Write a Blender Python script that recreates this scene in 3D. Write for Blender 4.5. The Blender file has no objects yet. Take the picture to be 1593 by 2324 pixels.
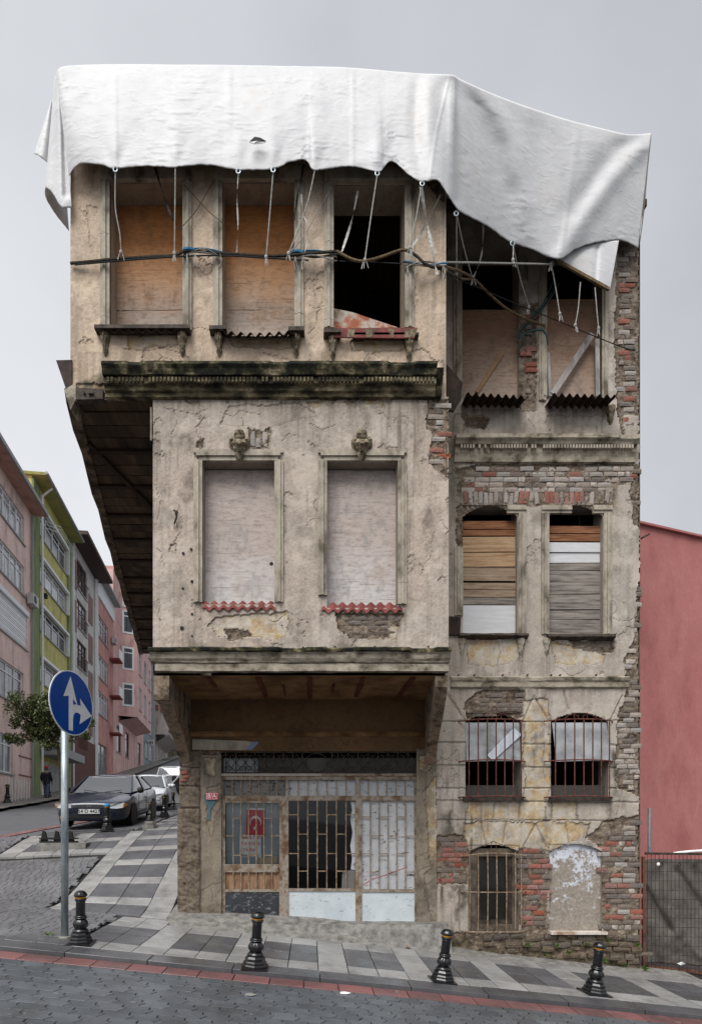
import bpy, bmesh, math, random
import numpy as np
from mathutils import Vector, Matrix, noise as mnoise
random.seed(7); RS = np.random.RandomState(11)
scene = bpy.context.scene
col = scene.collection
# ------------------------------------------------------------------ camera, sky, sun, exposure
F, CX, CY = 1310.0, 705.0, 1860.0        # focal length and optical centre on a 1593 x 2324 measuring grid
def P(x, y, Y): return Vector(((x-CX)*Y/F, Y, (CY-y)*Y/F))
cd = bpy.data.cameras.new('camera'); cam = bpy.data.objects.new('camera', cd); col.objects.link(cam)
cam.location = (0, 0, 0); cam.rotation_euler = (math.radians(90), 0, 0)
cd.sensor_fit = 'HORIZONTAL'; cd.sensor_width = 36; cd.lens = 36*F/1593
cd.shift_x = (796.5-CX)/1593; cd.shift_y = (CY-1162)/1593
cd.clip_start = .05; cd.clip_end = 4000
scene.camera = cam
scene.render.resolution_x, scene.render.resolution_y = 701, 1024
SUN_EL, SUN_AZ = math.radians(54), math.radians(205)       # azimuth clockwise from +Y: behind the camera, a little left
w = bpy.data.worlds.new('World'); scene.world = w; w.use_nodes = True
nt = w.node_tree; N = nt.nodes; L = nt.links; N.clear()
sky = N.new('ShaderNodeTexSky'); sky.sky_type = 'NISHITA'; sky.sun_disc = False
sky.sun_elevation = SUN_EL; sky.sun_rotation = SUN_AZ; sky.dust_density = 4; sky.air_density = 1.0; sky.ozone_density = 1
tc = N.new('ShaderNodeTexCoord')
hs = N.new('ShaderNodeHueSaturation'); hs.inputs['Saturation'].default_value = .12
L.new(sky.outputs[0], hs.inputs['Color'])
cl = N.new('ShaderNodeTexNoise'); cl.inputs['Scale'].default_value = 1.6; cl.inputs['Detail'].default_value = 5; cl.inputs['Roughness'].default_value = .45
L.new(tc.outputs['Generated'], cl.inputs['Vector'])
cr = N.new('ShaderNodeValToRGB'); cr.color_ramp.elements[0].position = .3; cr.color_ramp.elements[1].position = .72
cr.color_ramp.elements[0].color = (3.9, 4.06, 4.4, 1); cr.color_ramp.elements[1].color = (6.7, 6.85, 7.2, 1)
sx = N.new('ShaderNodeSeparateXYZ'); L.new(tc.outputs['Generated'], sx.inputs[0])          # the deck thins out towards the west
g1 = N.new('ShaderNodeMath'); g1.operation = 'MULTIPLY_ADD'; L.new(sx.outputs[0], g1.inputs[0]); g1.inputs[1].default_value = -.42; L.new(cl.outputs['Fac'], g1.inputs[2])
L.new(g1.outputs[0], cr.inputs[0])
mx = N.new('ShaderNodeMixRGB'); mx.inputs[0].default_value = .82            # an even cloud deck over the clear sky
L.new(hs.outputs[0], mx.inputs[1]); L.new(cr.outputs[0], mx.inputs[2])
bg = N.new('ShaderNodeBackground'); bg.inputs[1].default_value = .06
L.new(mx.outputs[0], bg.inputs[0])
wo = N.new('ShaderNodeOutputWorld'); L.new(bg.outputs[0], wo.inputs[0])
sd = bpy.data.lights.new('sun', 'SUN'); sd.energy = 1.5; sd.angle = math.radians(38); sd.color = (1, .98, .96)
sun = bpy.data.objects.new('sun', sd); col.objects.link(sun)
sdir = Vector((math.sin(SUN_AZ)*math.cos(SUN_EL), math.cos(SUN_AZ)*math.cos(SUN_EL), math.sin(SUN_EL)))
sun.rotation_euler = (-sdir).to_track_quat('-Z', 'Y').to_euler(); sun.location = (-3, -8, 20)
scene.cycles.max_bounces = 6; scene.cycles.diffuse_bounces = 3; scene.cycles.glossy_bounces = 3
vs = scene.view_settings; vs.view_transform = 'Standard'; vs.look = 'None'; vs.exposure = 1.2; vs.gamma = 1; vs.use_curve_mapping = False

# ------------------------------------------------------------------ helpers
def lin(c): return tuple(((v/255+.055)/1.055)**2.4 if v > 10 else v/255/12.92 for v in c)+(1,)
class Nodes:
    def __init__(s, name):
        s.m = bpy.data.materials.new(name); s.m.use_nodes = True; s.t = s.m.node_tree; s.t.nodes.clear()
        s.out = s.n('OutputMaterial'); s.b = s.n('BsdfPrincipled'); s.l(s.b.outputs[0], s.out.inputs[0])
    def n(s, k, **kw):
        o = s.t.nodes.new('ShaderNode'+k)
        for a, v in kw.items(): setattr(o, a, v)
        return o
    def l(s, a, b): s.t.links.new(a, b)
    def vec(s, stretch=(1, 1, 1)):
        c = s.n('TexCoord'); oi = s.n('ObjectInfo'); a = s.n('VectorMath', operation='SCALE'); a.inputs[3].default_value = 1
        cm = s.n('CombineXYZ'); mu = s.n('Math', operation='MULTIPLY'); mu.inputs[1].default_value = 37.0
        s.l(oi.outputs['Random'], mu.inputs[0])
        for i in range(3): s.l(mu.outputs[0], cm.inputs[i])
        ad = s.n('VectorMath', operation='ADD'); s.l(c.outputs['Object'], ad.inputs[0]); s.l(cm.outputs[0], ad.inputs[1])
        mp = s.n('VectorMath', operation='MULTIPLY'); s.l(ad.outputs[0], mp.inputs[0]); mp.inputs[1].default_value = stretch
        return mp.outputs[0]
    def noise(s, v, scale, detail=6, rough=.6):
        o = s.n('TexNoise'); o.inputs['Scale'].default_value = scale; o.inputs['Detail'].default_value = min(detail, 3.6); o.inputs['Roughness'].default_value = rough
        s.l(v, o.inputs['Vector']); return o.outputs['Fac']
    def ramp(s, f, stops):
        o = s.n('ValToRGB'); e = o.color_ramp.elements
        while len(e) < len(stops): e.new(.5)
        for i, (p, c) in enumerate(stops):
            e[i].position = p; e[i].color = c if len(c) == 4 else lin(c)
        s.l(f, o.inputs[0]); return o.outputs[0]
    def mix(s, f, a, b, mode='MIX'):
        o = s.n('MixRGB', blend_type=mode)
        for i, v in ((0, f), (1, a), (2, b)):
            if isinstance(v, (int, float)): o.inputs[i].default_value = v
            elif isinstance(v, tuple): o.inputs[i].default_value = v if len(v) == 4 else lin(v)
            else: s.l(v, o.inputs[i])
        return o.outputs[0]
    def math(s, op, a, b=None):
        o = s.n('Math', operation=op); o.use_clamp = op != 'MULTIPLY_ADD'
        for i, v in enumerate((a, b)):
            if v is None: continue
            if isinstance(v, (int, float)): o.inputs[i].default_value = v
            else: s.l(v, o.inputs[i])
        return o.outputs[0]
    def attr(s, nm): o = s.n('Attribute', attribute_name=nm); return o.outputs['Fac']
    def bump(s, h, strength, dist=.01):
        o = s.n('Bump'); o.inputs['Strength'].default_value = strength; o.inputs['Distance'].default_value = dist
        s.l(h, o.inputs['Height']); s.l(o.outputs[0], s.b.inputs['Normal'])
    def set(s, **kw):
        for k, v in kw.items():
            i = s.b.inputs[{'col': 'Base Color', 'rough': 'Roughness', 'metal': 'Metallic', 'trans': 'Transmission Weight', 'spec': 'Specular IOR Level', 'alpha': 'Alpha', 'coat': 'Coat Weight', 'emit': 'Emission Color', 'es': 'Emission Strength'}[k]]
            if isinstance(v, (int, float)): i.default_value = v
            elif isinstance(v, tuple): i.default_value = v if len(v) == 4 else lin(v)
            else: s.l(v, i)
def pmat(name, cols, scale=3, rough=.85, bump=.35, bscale=45, stretch=(1, 1, 1), rand=0, metal=0, lo=.33, hi=.67, spec=.3, fine=.25, hue=0):
    k = Nodes(name); v = k.vec(stretch); f = k.noise(v, scale, 8, .65); n = len(cols)
    c = k.ramp(f, [(lo+(hi-lo)*i/max(1, n-1), q) for i, q in enumerate(cols)])
    g = k.noise(v, bscale, 4, .6)
    c = k.mix(fine, c, k.ramp(g, [(.3, (90, 90, 90)), (.7, (255, 255, 255))]), 'MULTIPLY') if fine else c
    if rand:
        oi = k.n('ObjectInfo'); h = k.n('HueSaturation')
        mr = k.n('MapRange'); mr.inputs[3].default_value = 1-rand; mr.inputs[4].default_value = 1+rand
        k.l(oi.outputs['Random'], mr.inputs[0]); k.l(mr.outputs[0], h.inputs['Value']); k.l(c, h.inputs['Color'])
        if hue:
            m2 = k.n('MapRange'); m2.inputs[3].default_value = 1-hue; m2.inputs[4].default_value = 1.0
            wn = k.n('TexWhiteNoise', noise_dimensions='1D'); k.l(oi.outputs['Random'], wn.inputs['W']); k.l(wn.outputs[0], m2.inputs[0]); k.l(m2.outputs[0], h.inputs['Saturation'])
        c = h.outputs[0]
    k.set(col=c, rough=rough, metal=metal, spec=spec)
    if bump: k.bump(g, bump)
    return k.m

class MB:
    def __init__(s): s.v = []; s.f = []
    def add(s, vs, fs):
        o = len(s.v); s.v += [tuple(q) for q in vs]; s.f += [tuple(i+o for i in q) for q in fs]; return s
    def box(s, x0, x1, y0, y1, z0, z1):
        return s.add([(x0,y0,z0),(x1,y0,z0),(x1,y1,z0),(x0,y1,z0),(x0,y0,z1),(x1,y0,z1),(x1,y1,z1),(x0,y1,z1)],
                     [(3,2,1,0),(4,5,6,7),(0,1,5,4),(1,2,6,5),(2,3,7,6),(3,0,4,7)])
    def bar(s, p, q, w, h, up=(0, 0, 1)):
        p, q = Vector(p), Vector(q); d = (q-p).normalized(); a = d.cross(Vector(up))
        if a.length < 1e-4: a = d.cross(Vector((0, 1, 0)))
        a.normalize(); b = a.cross(d); a = a*w/2; b = b*h/2
        return s.add([p-a-b, p+a-b, p+a+b, p-a+b, q-a-b, q+a-b, q+a+b, q-a+b], [(3,2,1,0),(4,5,6,7),(0,1,5,4),(1,2,6,5),(2,3,7,6),(3,0,4,7)])
    def tube(s, pts, r, n=6, cap=True):
        pts = [Vector(p) for p in pts]; m = len(pts); rs = r if isinstance(r, (list, tuple)) else [r]*m
        vs = []; a0 = None
        for i, p in enumerate(pts):
            d = (pts[min(i+1, m-1)]-pts[max(i-1, 0)])
            d = d.normalized() if d.length > 1e-9 else Vector((0, 0, 1))
            if a0 is None:
                a0 = d.cross(Vector((.13, .31, .94)))
                if a0.length < .05: a0 = d.cross(Vector((1, 0, 0)))
            a0 = (a0-d*a0.dot(d)).normalized(); b = d.cross(a0)
            vs += [p+(a0*math.cos(t)+b*math.sin(t))*rs[i] for t in [2*math.pi*j/n for j in range(n)]]
        fs = [(i*n+j, i*n+(j+1) % n, (i+1)*n+(j+1) % n, (i+1)*n+j) for i in range(m-1) for j in range(n)]
        if cap: fs += [tuple(range(n-1, -1, -1)), tuple((m-1)*n+j for j in range(n))]
        return s.add(vs, fs)
    def lathe(s, prof, n=16, c=(0, 0, 0), axis='z', lobes=0, amp=0):
        vs = []; m = len(prof)
        for q in prof:
            r, z = q[0], q[1]; a = q[2] if len(q) > 2 else 0
            for j in range(n):
                t = 2*math.pi*j/n; rr = r*(1+a*math.cos(lobes*t))
                p = (rr*math.cos(t), rr*math.sin(t), z)
                if axis == 'y': p = (p[0], p[2], p[1])
                if axis == 'x': p = (p[2], p[0], p[1])
                vs.append((p[0]+c[0], p[1]+c[1], p[2]+c[2]))
        fs = [(i*n+j, i*n+(j+1) % n, (i+1)*n+(j+1) % n, (i+1)*n+j) for i in range(m-1) for j in range(n)]
        fs += [tuple(range(n-1, -1, -1)), tuple((m-1)*n+j for j in range(n))]
        return s.add(vs, fs)
    def prism(s, poly, fr, to):          # poly: list of 3D points; extruded by vector to-fr given as offsets
        n = len(poly); a = [Vector(p)+Vector(fr) for p in poly]; b = [Vector(p)+Vector(to) for p in poly]
        return s.add(a+b, [tuple(range(n)), tuple(range(2*n-1, n-1, -1))]+[(i, n+i, n+(i+1) % n, (i+1) % n) for i in range(n)])
    def quad(s, a, b, c, d): return s.add([a, b, c, d], [(0, 1, 2, 3)])
    def build(s, name, mat, parent=None, smooth=False):
        me = bpy.data.meshes.new(name); me.from_pydata(s.v, [], s.f); me.update()
        bm = bmesh.new(); bm.from_mesh(me); bmesh.ops.recalc_face_normals(bm, faces=bm.faces); bm.to_mesh(me); bm.free()
        return link(name, me, mat, parent, smooth)
def link(name, me, mat, parent=None, smooth=False):
    o = bpy.data.objects.new(name, me); col.objects.link(o)
    if mat:
        me.materials.clear(); me.materials.append(mat)
    if smooth: me.polygons.foreach_set('use_smooth', [True]*len(me.polygons))
    if parent is not None:
        o.parent = parent
        if parent.type == 'EMPTY' and parent.get('_w'): o.matrix_parent_inverse = Matrix.Translation(-parent.location)
    return o
def group_part(name, parent):            # a part that only gathers its own pieces
    o = empty(name); o.parent = parent
    if parent.get('_w'): o.matrix_parent_inverse = Matrix.Translation(-parent.location)
    return o
def empty(name, loc=(0, 0, 0), world=False):
    o = bpy.data.objects.new(name, None); col.objects.link(o); o.location = loc; o.empty_display_size = .2
    if world: o['_w'] = 1
    return o
def tag(o, label=None, cat=None, group=None, kind=None):
    if label: o['label'] = label
    if cat: o['category'] = cat
    if group: o['group'] = group
    if kind: o['kind'] = kind
    return o
KIDS = {}
def children(o): return [q for q in bpy.data.objects if q.parent == o]
def copy_tree(o, parent=None, kids=None):
    kids = kids or {}
    c = o.copy(); col.objects.link(c); c.parent = parent
    for ch in children(o): copy_tree(ch, c)
    return c
def evalmesh(o):
    dg = bpy.context.evaluated_depsgraph_get(); me = bpy.data.meshes.new_from_object(o.evaluated_get(dg)); return me
def text(s, size, M, mat, name, parent=None, align='CENTER', sx=1, bold=0, ext=.0008):
    c = bpy.data.curves.new('t', 'FONT'); c.body = s; c.size = size; c.align_x = align; c.align_y = 'CENTER'; c.extrude = ext; c.offset = bold; c.resolution_u = 3
    o = bpy.data.objects.new('t', c); col.objects.link(o); me = evalmesh(o); bpy.data.objects.remove(o)
    me.transform(M @ Matrix.Diagonal((sx, 1, 1, 1))); return link(name, me, mat, parent)
def cr_spline(pts, n=8):
    out = []; m = len(pts); pts = [Vector(p) for p in pts]
    for i in range(m-1):
        p0, p1, p2, p3 = pts[max(i-1, 0)], pts[i], pts[i+1], pts[min(i+2, m-1)]
        for k in range(n):
            t = k/n
            out.append(.5*((2*p1)+(p2-p0)*t+(2*p0-5*p1+4*p2-p3)*t*t+(3*p1-p0-3*p2+p3)*t**3))
    return out+[pts[-1]]
# value noise on arrays
LAT = RS.rand(256, 256)
def vnoise(x, y):
    xi = np.floor(x).astype(int); yi = np.floor(y).astype(int); fx = x-xi; fy = y-yi
    fx = fx*fx*(3-2*fx); fy = fy*fy*(3-2*fy)
    a = LAT[xi & 255, yi & 255]; b = LAT[(xi+1) & 255, yi & 255]; c = LAT[xi & 255, (yi+1) & 255]; d = LAT[(xi+1) & 255, (yi+1) & 255]
    return (a*(1-fx)+b*fx)*(1-fy)+(c*(1-fx)+d*fx)*fy
def fbm(x, y, o=4, g=.5):
    s = 0; a = 1; t = 0
    for i in range(o):
        s = s+a*vnoise(x*2**i+17.3*i, y*2**i+5.1*i); t += a; a *= g
    return s/t*2-1
def inpoly(px, py, poly):
    ins = np.zeros(px.shape, bool); n = len(poly)
    for i in range(n):
        x0, y0 = poly[i]; x1, y1 = poly[(i+1) % n]
        c = ((y0 > py) != (y1 > py)); ins ^= c & (px < (x1-x0)*(py-y0)/((y1-y0) if y1 != y0 else 1e-9)+x0)
    return ins
def segdist(px, py, pl):
    d = np.full(px.shape, 1e9)
    for (x0, y0), (x1, y1) in zip(pl[:-1], pl[1:]):
        dx, dy = x1-x0, y1-y0; l2 = dx*dx+dy*dy+1e-9
        t = np.clip(((px-x0)*dx+(py-y0)*dy)/l2, 0, 1)
        d = np.minimum(d, np.hypot(px-x0-t*dx, py-y0-t*dy))
    return d
# ------------------------------------------------------------------ terrain heights
KY = np.array([-40, 9.0, 10, 12.4, 15.5, 20, 25, 33, 45, 63, 90, 140.]); KZ = np.array([-1.62, -1.62, -1.5, -.89, -.2, .18, .55, 1.3, 2.9, 5.4, 9.2, 16])
def pch(x):
    h = np.diff(KY); dl = np.diff(KZ)/h; m = np.zeros_like(KY); m[0] = dl[0]; m[-1] = dl[-1]
    for i in range(1, len(KY)-1): m[i] = 0 if dl[i-1]*dl[i] <= 0 else 2*dl[i-1]*dl[i]/(dl[i-1]+dl[i])
    x = np.clip(x, KY[0], KY[-1]); i = np.clip(np.searchsorted(KY, x)-1, 0, len(KY)-2); t = (x-KY[i])/h[i]
    return (2*t**3-3*t**2+1)*KZ[i]+(t**3-2*t**2+t)*h[i]*m[i]+(-2*t**3+3*t**2)*KZ[i+1]+(t**3-t**2)*h[i]*m[i+1]
def sstep(a, b, x): t = np.clip((x-a)/(b-a), 0, 1); return t*t*(3-2*t)
def H(X, Y):
    X = np.asarray(X, float); Y = np.asarray(Y, float)
    fr = -1.96-.111*np.clip(X, -22, 40)
    sd_ = pch(Y)+.05*np.clip(X+5, -4, 2)*sstep(11, 13, Y)*(1-sstep(18, 24, Y))
    wgt = sstep(9.2, 11, Y)*(1-sstep(0, 3, X))
    return fr*(1-wgt)+sd_*wgt
def onground(x, y):                     # the spot of the ground that the measuring grid shows at x, y
    lo, hi = 3.0, 120.0; Ys = np.linspace(4, 80, 4000); z = H((x-CX)*Ys/F, Ys); yy = CY-z*F/Ys
    i = np.argmax(yy <= y); Y = Ys[i]; return Vector(((x-CX)*Y/F, Y, float(H((x-CX)*Y/F, Y))))
# ------------------------------------------------------------------ materials
def plaster(name, base, dark, warm, streak=.4):
    k = Nodes(name); v = k.vec(); vz = k.vec((2.2, 2.2, .22))
    big = k.noise(v, .9, 6, .6); mid = k.noise(v, 5, 8, .7); fin = k.noise(v, 38, 6, .7)
    c = k.mix(k.ramp(big, [(.38, (0, 0, 0)), (.62, (255, 255, 255))]), base, warm)
    c = k.mix(k.math('MULTIPLY', k.ramp(mid, [(.48, (0, 0, 0)), (.7, (255, 255, 255))]), .4), c, dark)
    st = k.noise(vz, 2.6, 5, .6)
    c = k.mix(k.math('MULTIPLY', k.ramp(st, [(.5, (0, 0, 0)), (.72, (255, 255, 255))]), streak), c, (92, 82, 72))
    c = k.mix(.38, c, k.ramp(fin, [(.3, (125, 118, 112)), (.55, (255, 255, 255)), (.75, (255, 250, 244))]), 'MULTIPLY')
    c = k.mix(k.math('MULTIPLY', k.attr('pale'), .55), c, tuple(min(255, int(v*1.12)) for v in base))
    c = k.mix(k.math('MULTIPLY', k.attr('stain'), .88), c, (72, 65, 58))
    lv = k.attr('lvl'); un = k.noise(v, 6, 6, .65)
    und = k.ramp(un, [(.36, (196, 188, 176)), (.48, (186, 172, 144)), (.57, (178, 150, 104)), (.66, (150, 130, 108))])
    c = k.mix(k.math('MULTIPLY', k.ramp(lv, [(.3, (0, 0, 0)), (.5, (255, 255, 255))]), k.ramp(k.noise(v, 4, 5, .75), [(.38, (60, 60, 60)), (.56, (235, 235, 235))])), c, und)
    sub = k.ramp(k.noise(v, 9, 8, .75), [(.33, (66, 55, 47)), (.5, (112, 99, 86)), (.68, (150, 138, 122))])
    c = k.mix(k.ramp(k.math('MULTIPLY', lv, .5), [(.6, (0, 0, 0)), (.8, (255, 255, 255))]), c, sub)
    c = k.mix(k.math('MULTIPLY', k.attr('crk'), .6), c, (62, 55, 48))
    ms = k.ramp(k.noise(v, 7, 7, .75), [(.34, (16, 17, 12)), (.5, (44, 47, 28)), (.62, (96, 92, 62)), (.75, (150, 138, 110))])
    c = k.mix(k.attr('moss'), c, ms)
    k.set(col=c, rough=.93, spec=.15)
    k.bump(k.mix(.5, fin, mid), .75, .014); return k.m
M = {}
M['plaster_up'] = plaster('plaster_upper', (196, 178, 158), (164, 145, 126), (201, 179, 156))
M['plaster'] = plaster('plaster', (180, 169, 157), (150, 138, 127), (186, 171, 157))
M['plaster_wing'] = plaster('plaster_wing', (175, 167, 157), (138, 128, 118), (181, 169, 156))
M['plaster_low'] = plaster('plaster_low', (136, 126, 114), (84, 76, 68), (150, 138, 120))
M['moulding'] = pmat('moulding', [(106, 98, 84), (156, 147, 132), (182, 173, 157), (162, 150, 132)], 3.2, .9, .5, 40, (1, 1, .5))
M['mossy'] = pmat('mossy_cornice', [(16, 16, 13), (28, 28, 20), (54, 52, 34), (98, 90, 66), (150, 140, 116)], 6, .95, .8, 30, (.8, 1, 1), lo=.36, hi=.68)
M['stained_pale'] = pmat('stained_moulding', [(70, 64, 52), (122, 113, 97), (158, 149, 132), (178, 168, 150)], 5, .95, .7, 30, (.7, 1, 1), lo=.3, hi=.6)
M['stained_dark'] = pmat('stained_frieze', [(24, 23, 18), (58, 53, 40), (106, 97, 74), (160, 148, 120)], 5, .95, .8, 30, (.6, 1, 1.2), lo=.32, hi=.68)
M['stained'] = pmat('stained_cornice', [(40, 38, 31), (74, 69, 56), (118, 110, 94), (156, 147, 130), (176, 167, 150)], 4.5, .95, .8, 30, (.8, 1, 1), lo=.3, hi=.66)
M['ornament'] = pmat('ornament', [(70, 62, 48), (122, 110, 90), (164, 152, 130)], 14, .9, .4, 60)
M['soffit'] = pmat('soffit_wood', [(44, 35, 28), (72, 58, 45), (96, 78, 60)], 3, .9, .5, 30, (1, .15, 1))
M['soffit_beam'] = pmat('soffit_beam', [(34, 27, 22), (62, 48, 38)], 3, .9, .5, 30)
M['joist_rust'] = pmat('joist_rust', [(62, 34, 24), (104, 54, 36), (78, 58, 46)], 8, .9, .6, 40)
M['baysoffit'] = pmat('bay_soffit', [(92, 66, 42), (130, 98, 64), (150, 118, 82)], 2.2, .92, .4, 25)
M['brick_red'] = pmat('brick_red', [(92, 56, 46), (148, 76, 55), (162, 88, 65), (142, 116, 102)], 14, .92, .6, 60, rand=.2, hue=.4)
M['brick_pale'] = pmat('brick_pale', [(112, 100, 90), (158, 146, 134), (184, 174, 162), (164, 138, 122)], 12, .92, .6, 60, rand=.14, hue=.5)
M['brick_grey'] = pmat('brick_grey', [(82, 72, 64), (122, 108, 96), (152, 140, 128)], 12, .92, .6, 60, rand=.18, hue=.4)
M['rubble'] = pmat('rubble_stone', [(58, 55, 40), (92, 80, 64), (118, 102, 82), (136, 124, 106)], 9, .95, .7, 50, rand=.2, hue=.4)
M['stone_pillar'] = pmat('pillar_stone', [(78, 68, 58), (104, 92, 79), (122, 110, 96), (108, 96, 84)], 11, .95, .9, 26)
def plywood(name, top, mid, low, z0, z1, fl=.75):
    k = Nodes(name); tc_ = k.n('TexCoord'); sp = k.n('SeparateXYZ'); k.l(tc_.outputs['Object'], sp.inputs[0])
    mr = k.n('MapRange'); k.l(sp.outputs[2], mr.inputs[0]); mr.inputs[1].default_value = z0; mr.inputs[2].default_value = z1
    v = k.vec((1, 1, 2.6)); f = k.noise(v, 9, 8, .75); v2 = k.vec((1, 1, 1)); b = k.noise(v2, 2.2, 6, .6)
    t = k.math('ADD', mr.outputs[0], k.math('MULTIPLY', k.math('SUBTRACT', b, .5), .9))
    c = k.ramp(t, [(.1, low), (.45, mid), (.8, top)])
    c = k.mix(.55, c, k.ramp(f, [(.3, (150, 136, 128)), (.5, (235, 230, 226)), (.7, (255, 255, 255))]), 'MULTIPLY')
    fl_ = k.noise(k.vec((1.2, 1, 7)), 5, 6, .8)
    c = k.mix(k.math('MULTIPLY', k.ramp(fl_, [(.6, (0, 0, 0)), (.66, (255, 255, 255))]), fl), c, (118, 100, 92))
    bl = k.noise(k.vec((1, 1, .5)), 4, 6, .8); c = k.mix(k.math('MULTIPLY', k.ramp(bl, [(.52, (0, 0, 0)), (.7, (255, 255, 255))]), .6), c, tuple(int(v*.62) for v in mid))
    sc_ = k.noise(k.vec((.25, 1, 14)), 5, 4, .6); c = k.mix(k.math('MULTIPLY', k.ramp(sc_, [(.6, (0, 0, 0)), (.66, (255, 255, 255))]), .55), c, tuple(int(v*.5) for v in mid))
    k.set(col=c, rough=.8, spec=.25); k.bump(k.mix(.5, f, fl_), .5, .006); return k.m
M['tarp'] = None
def tarp_mat():
    k = Nodes('white_tarpaulin'); v = k.vec(); f = k.noise(v, 1.6, 8, .7); g = k.noise(k.vec((1, 1, 1.8)), 9, 8, .75)
    c = k.ramp(f, [(.3, (198, 198, 199)), (.55, (209, 209, 209)), (.75, (202, 199, 195))])
    dirt = k.noise(k.vec((1.3, 1, 2.4)), 4.5, 9, .8)
    c = k.mix(k.math('MULTIPLY', k.ramp(dirt, [(.56, (0, 0, 0)), (.76, (255, 255, 255))]), .4), c, (158, 157, 156))
    k.set(col=c, rough=.55, spec=.35); wv = k.n('TexNoise'); wv.noise_type = 'RIDGED_MULTIFRACTAL'; wv.inputs['Scale'].default_value = 5.5; wv.inputs['Detail'].default_value = 3; wv.inputs['Distortion'].default_value = .8; k.l(k.vec((1, 1, 2.2)), wv.inputs['Vector'])
    k.bump(k.mix(.7, g, wv.outputs['Fac']), .3, .02)
    # light passes through the thin sheet a little
    return k.m
M['tarp'] = tarp_mat()
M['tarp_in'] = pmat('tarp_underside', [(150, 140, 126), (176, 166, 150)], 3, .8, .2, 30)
M['rope_white'] = pmat('rope_white', [(150, 148, 142), (196, 194, 188)], 30, .9, .4, 120)
M['rope_dark'] = pmat('rope_dark', [(40, 37, 33), (78, 70, 58)], 30, .9, .5, 120)
M['rope_brown'] = pmat('rope_brown', [(84, 70, 50), (132, 112, 82)], 30, .9, .5, 120)
M['rope_blue'] = pmat('rope_blue', [(46, 104, 140), (70, 134, 170)], 20, .8, .2, 60)
M['cable_green'] = pmat('cable_green', [(22, 62, 60), (42, 92, 88)], 12, .6, .2, 60)
M['strap'] = pmat('strap_white', [(176, 174, 168), (214, 212, 206)], 12, .8, .2, 60)
M['black'] = pmat('black_rubber', [(20, 20, 21), (36, 36, 37)], 8, .7, .2, 60)
M['corr_dark'] = pmat('corrugated_rust', [(30, 24, 21), (52, 40, 34), (74, 54, 44)], 6, .7, .3, 50, metal=.3)
M['corr_red'] = pmat('corrugated_red', [(92, 44, 40), (120, 58, 53), (138, 74, 67)], 5, .75, .3, 50)
M['rust'] = pmat('rusty_iron', [(66, 44, 36), (104, 70, 54), (128, 96, 76)], 9, .85, .5, 70, metal=.1)
M['rust_red'] = pmat('red_lead_iron', [(74, 40, 36), (104, 58, 50), (120, 78, 66)], 12, .8, .5, 70)
M['rust_dark'] = pmat('dark_iron', [(40, 36, 33), (74, 64, 56), (92, 80, 70)], 12, .75, .4, 70, metal=.2)
M['frame_steel'] = pmat('painted_steel', [(108, 84, 64), (140, 122, 102), (162, 154, 143), (132, 102, 76)], 5, .75, .4, 60, lo=.36, hi=.66)
M['bar_rust'] = pmat('bar_rust', [(112, 88, 66), (146, 124, 100), (172, 158, 138)], 14, .8, .4, 80)
def paint_plate(name, a, b, scr, thr=.6):
    k = Nodes(name); v = k.vec(); f = k.noise(v, 2.5, 7, .65); s_ = k.noise(k.vec((1.4, 1, 3)), 6, 9, .8)
    c = k.ramp(f, [(.35, a), (.65, b)]); c = k.mix(k.ramp(s_, [(thr, (0, 0, 0)), (thr+.05, (255, 255, 255))]), c, scr)
    k.set(col=c, rough=.6, spec=.35); k.bump(s_, .25, .004); return k.m
M['plate_white'] = paint_plate('white_plate', (204, 212, 215), (186, 196, 200), (158, 150, 138), .6)
M['plate_flaking'] = paint_plate('flaking_panel', (194, 196, 198), (172, 174, 176), (96, 92, 88), .585)
M['plate_black'] = paint_plate('black_plate', (38, 41, 45), (58, 61, 66), (116, 120, 124), .57)
M['wood_panel'] = pmat('brown_panel', [(112, 80, 60), (158, 124, 98), (176, 144, 116)], 4, .8, .3, 40, (3, 1, .6))
def glass(name, tint, rough=.03, alpha=.5):
    k = Nodes(name); g = k.n('BsdfGlossy'); g.inputs['Roughness'].default_value = rough
    t = k.n('BsdfTransparent'); t.inputs[0].default_value = lin(tint); fz = k.n('Fresnel'); fz.inputs[0].default_value = 1.6
    m = k.n('MixShader'); k.l(fz.outputs[0], m.inputs[0]); k.l(t.outputs[0], m.inputs[1]); k.l(g.outputs[0], m.inputs[2]); k.l(m.outputs[0], k.out.inputs[0]); return k.m
M['glass'] = glass('window_glass', (246, 248, 248)); M['glass_dark'] = glass('dark_glass', (120, 126, 130))
def solid(name, c, rough=.6, spec=.4, metal=0, coat=0):
    k = Nodes(name); v = k.vec(); f = k.noise(v, 6, 5, .6); q = lin(c)
    k.set(col=k.mix(k.ramp(f, [(.3, (0, 0, 0)), (.7, (255, 255, 255))]), tuple(x*.86 for x in q[:3])+(1,), tuple(min(1, x*1.08) for x in q[:3])+(1,)), rough=rough, spec=spec, metal=metal, coat=coat); return k.m
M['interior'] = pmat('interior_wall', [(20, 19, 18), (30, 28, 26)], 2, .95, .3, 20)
M['blind'] = solid('blind_slat', (188, 204, 212), .6)
M['flag_red'] = solid('flag_red', (206, 28, 56), .7); M['white'] = solid('white_print', (246, 246, 246), .7); M['print_red'] = solid('print_red', (190, 30, 50), .7); M['print_navy'] = solid('print_dark', (60, 20, 60), .7)
M['tape'] = solid('pale_sheet', (138, 138, 134), .8)
M['plastic_sheet'] = pmat('grey_plastic_sheet', [(132, 134, 136), (164, 166, 168), (184, 186, 188)], 3, .5, .3, 60, (1, 1, 1))
M['tin'] = solid('bright_tin', (225, 230, 236), .3, .5, .6)
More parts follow.
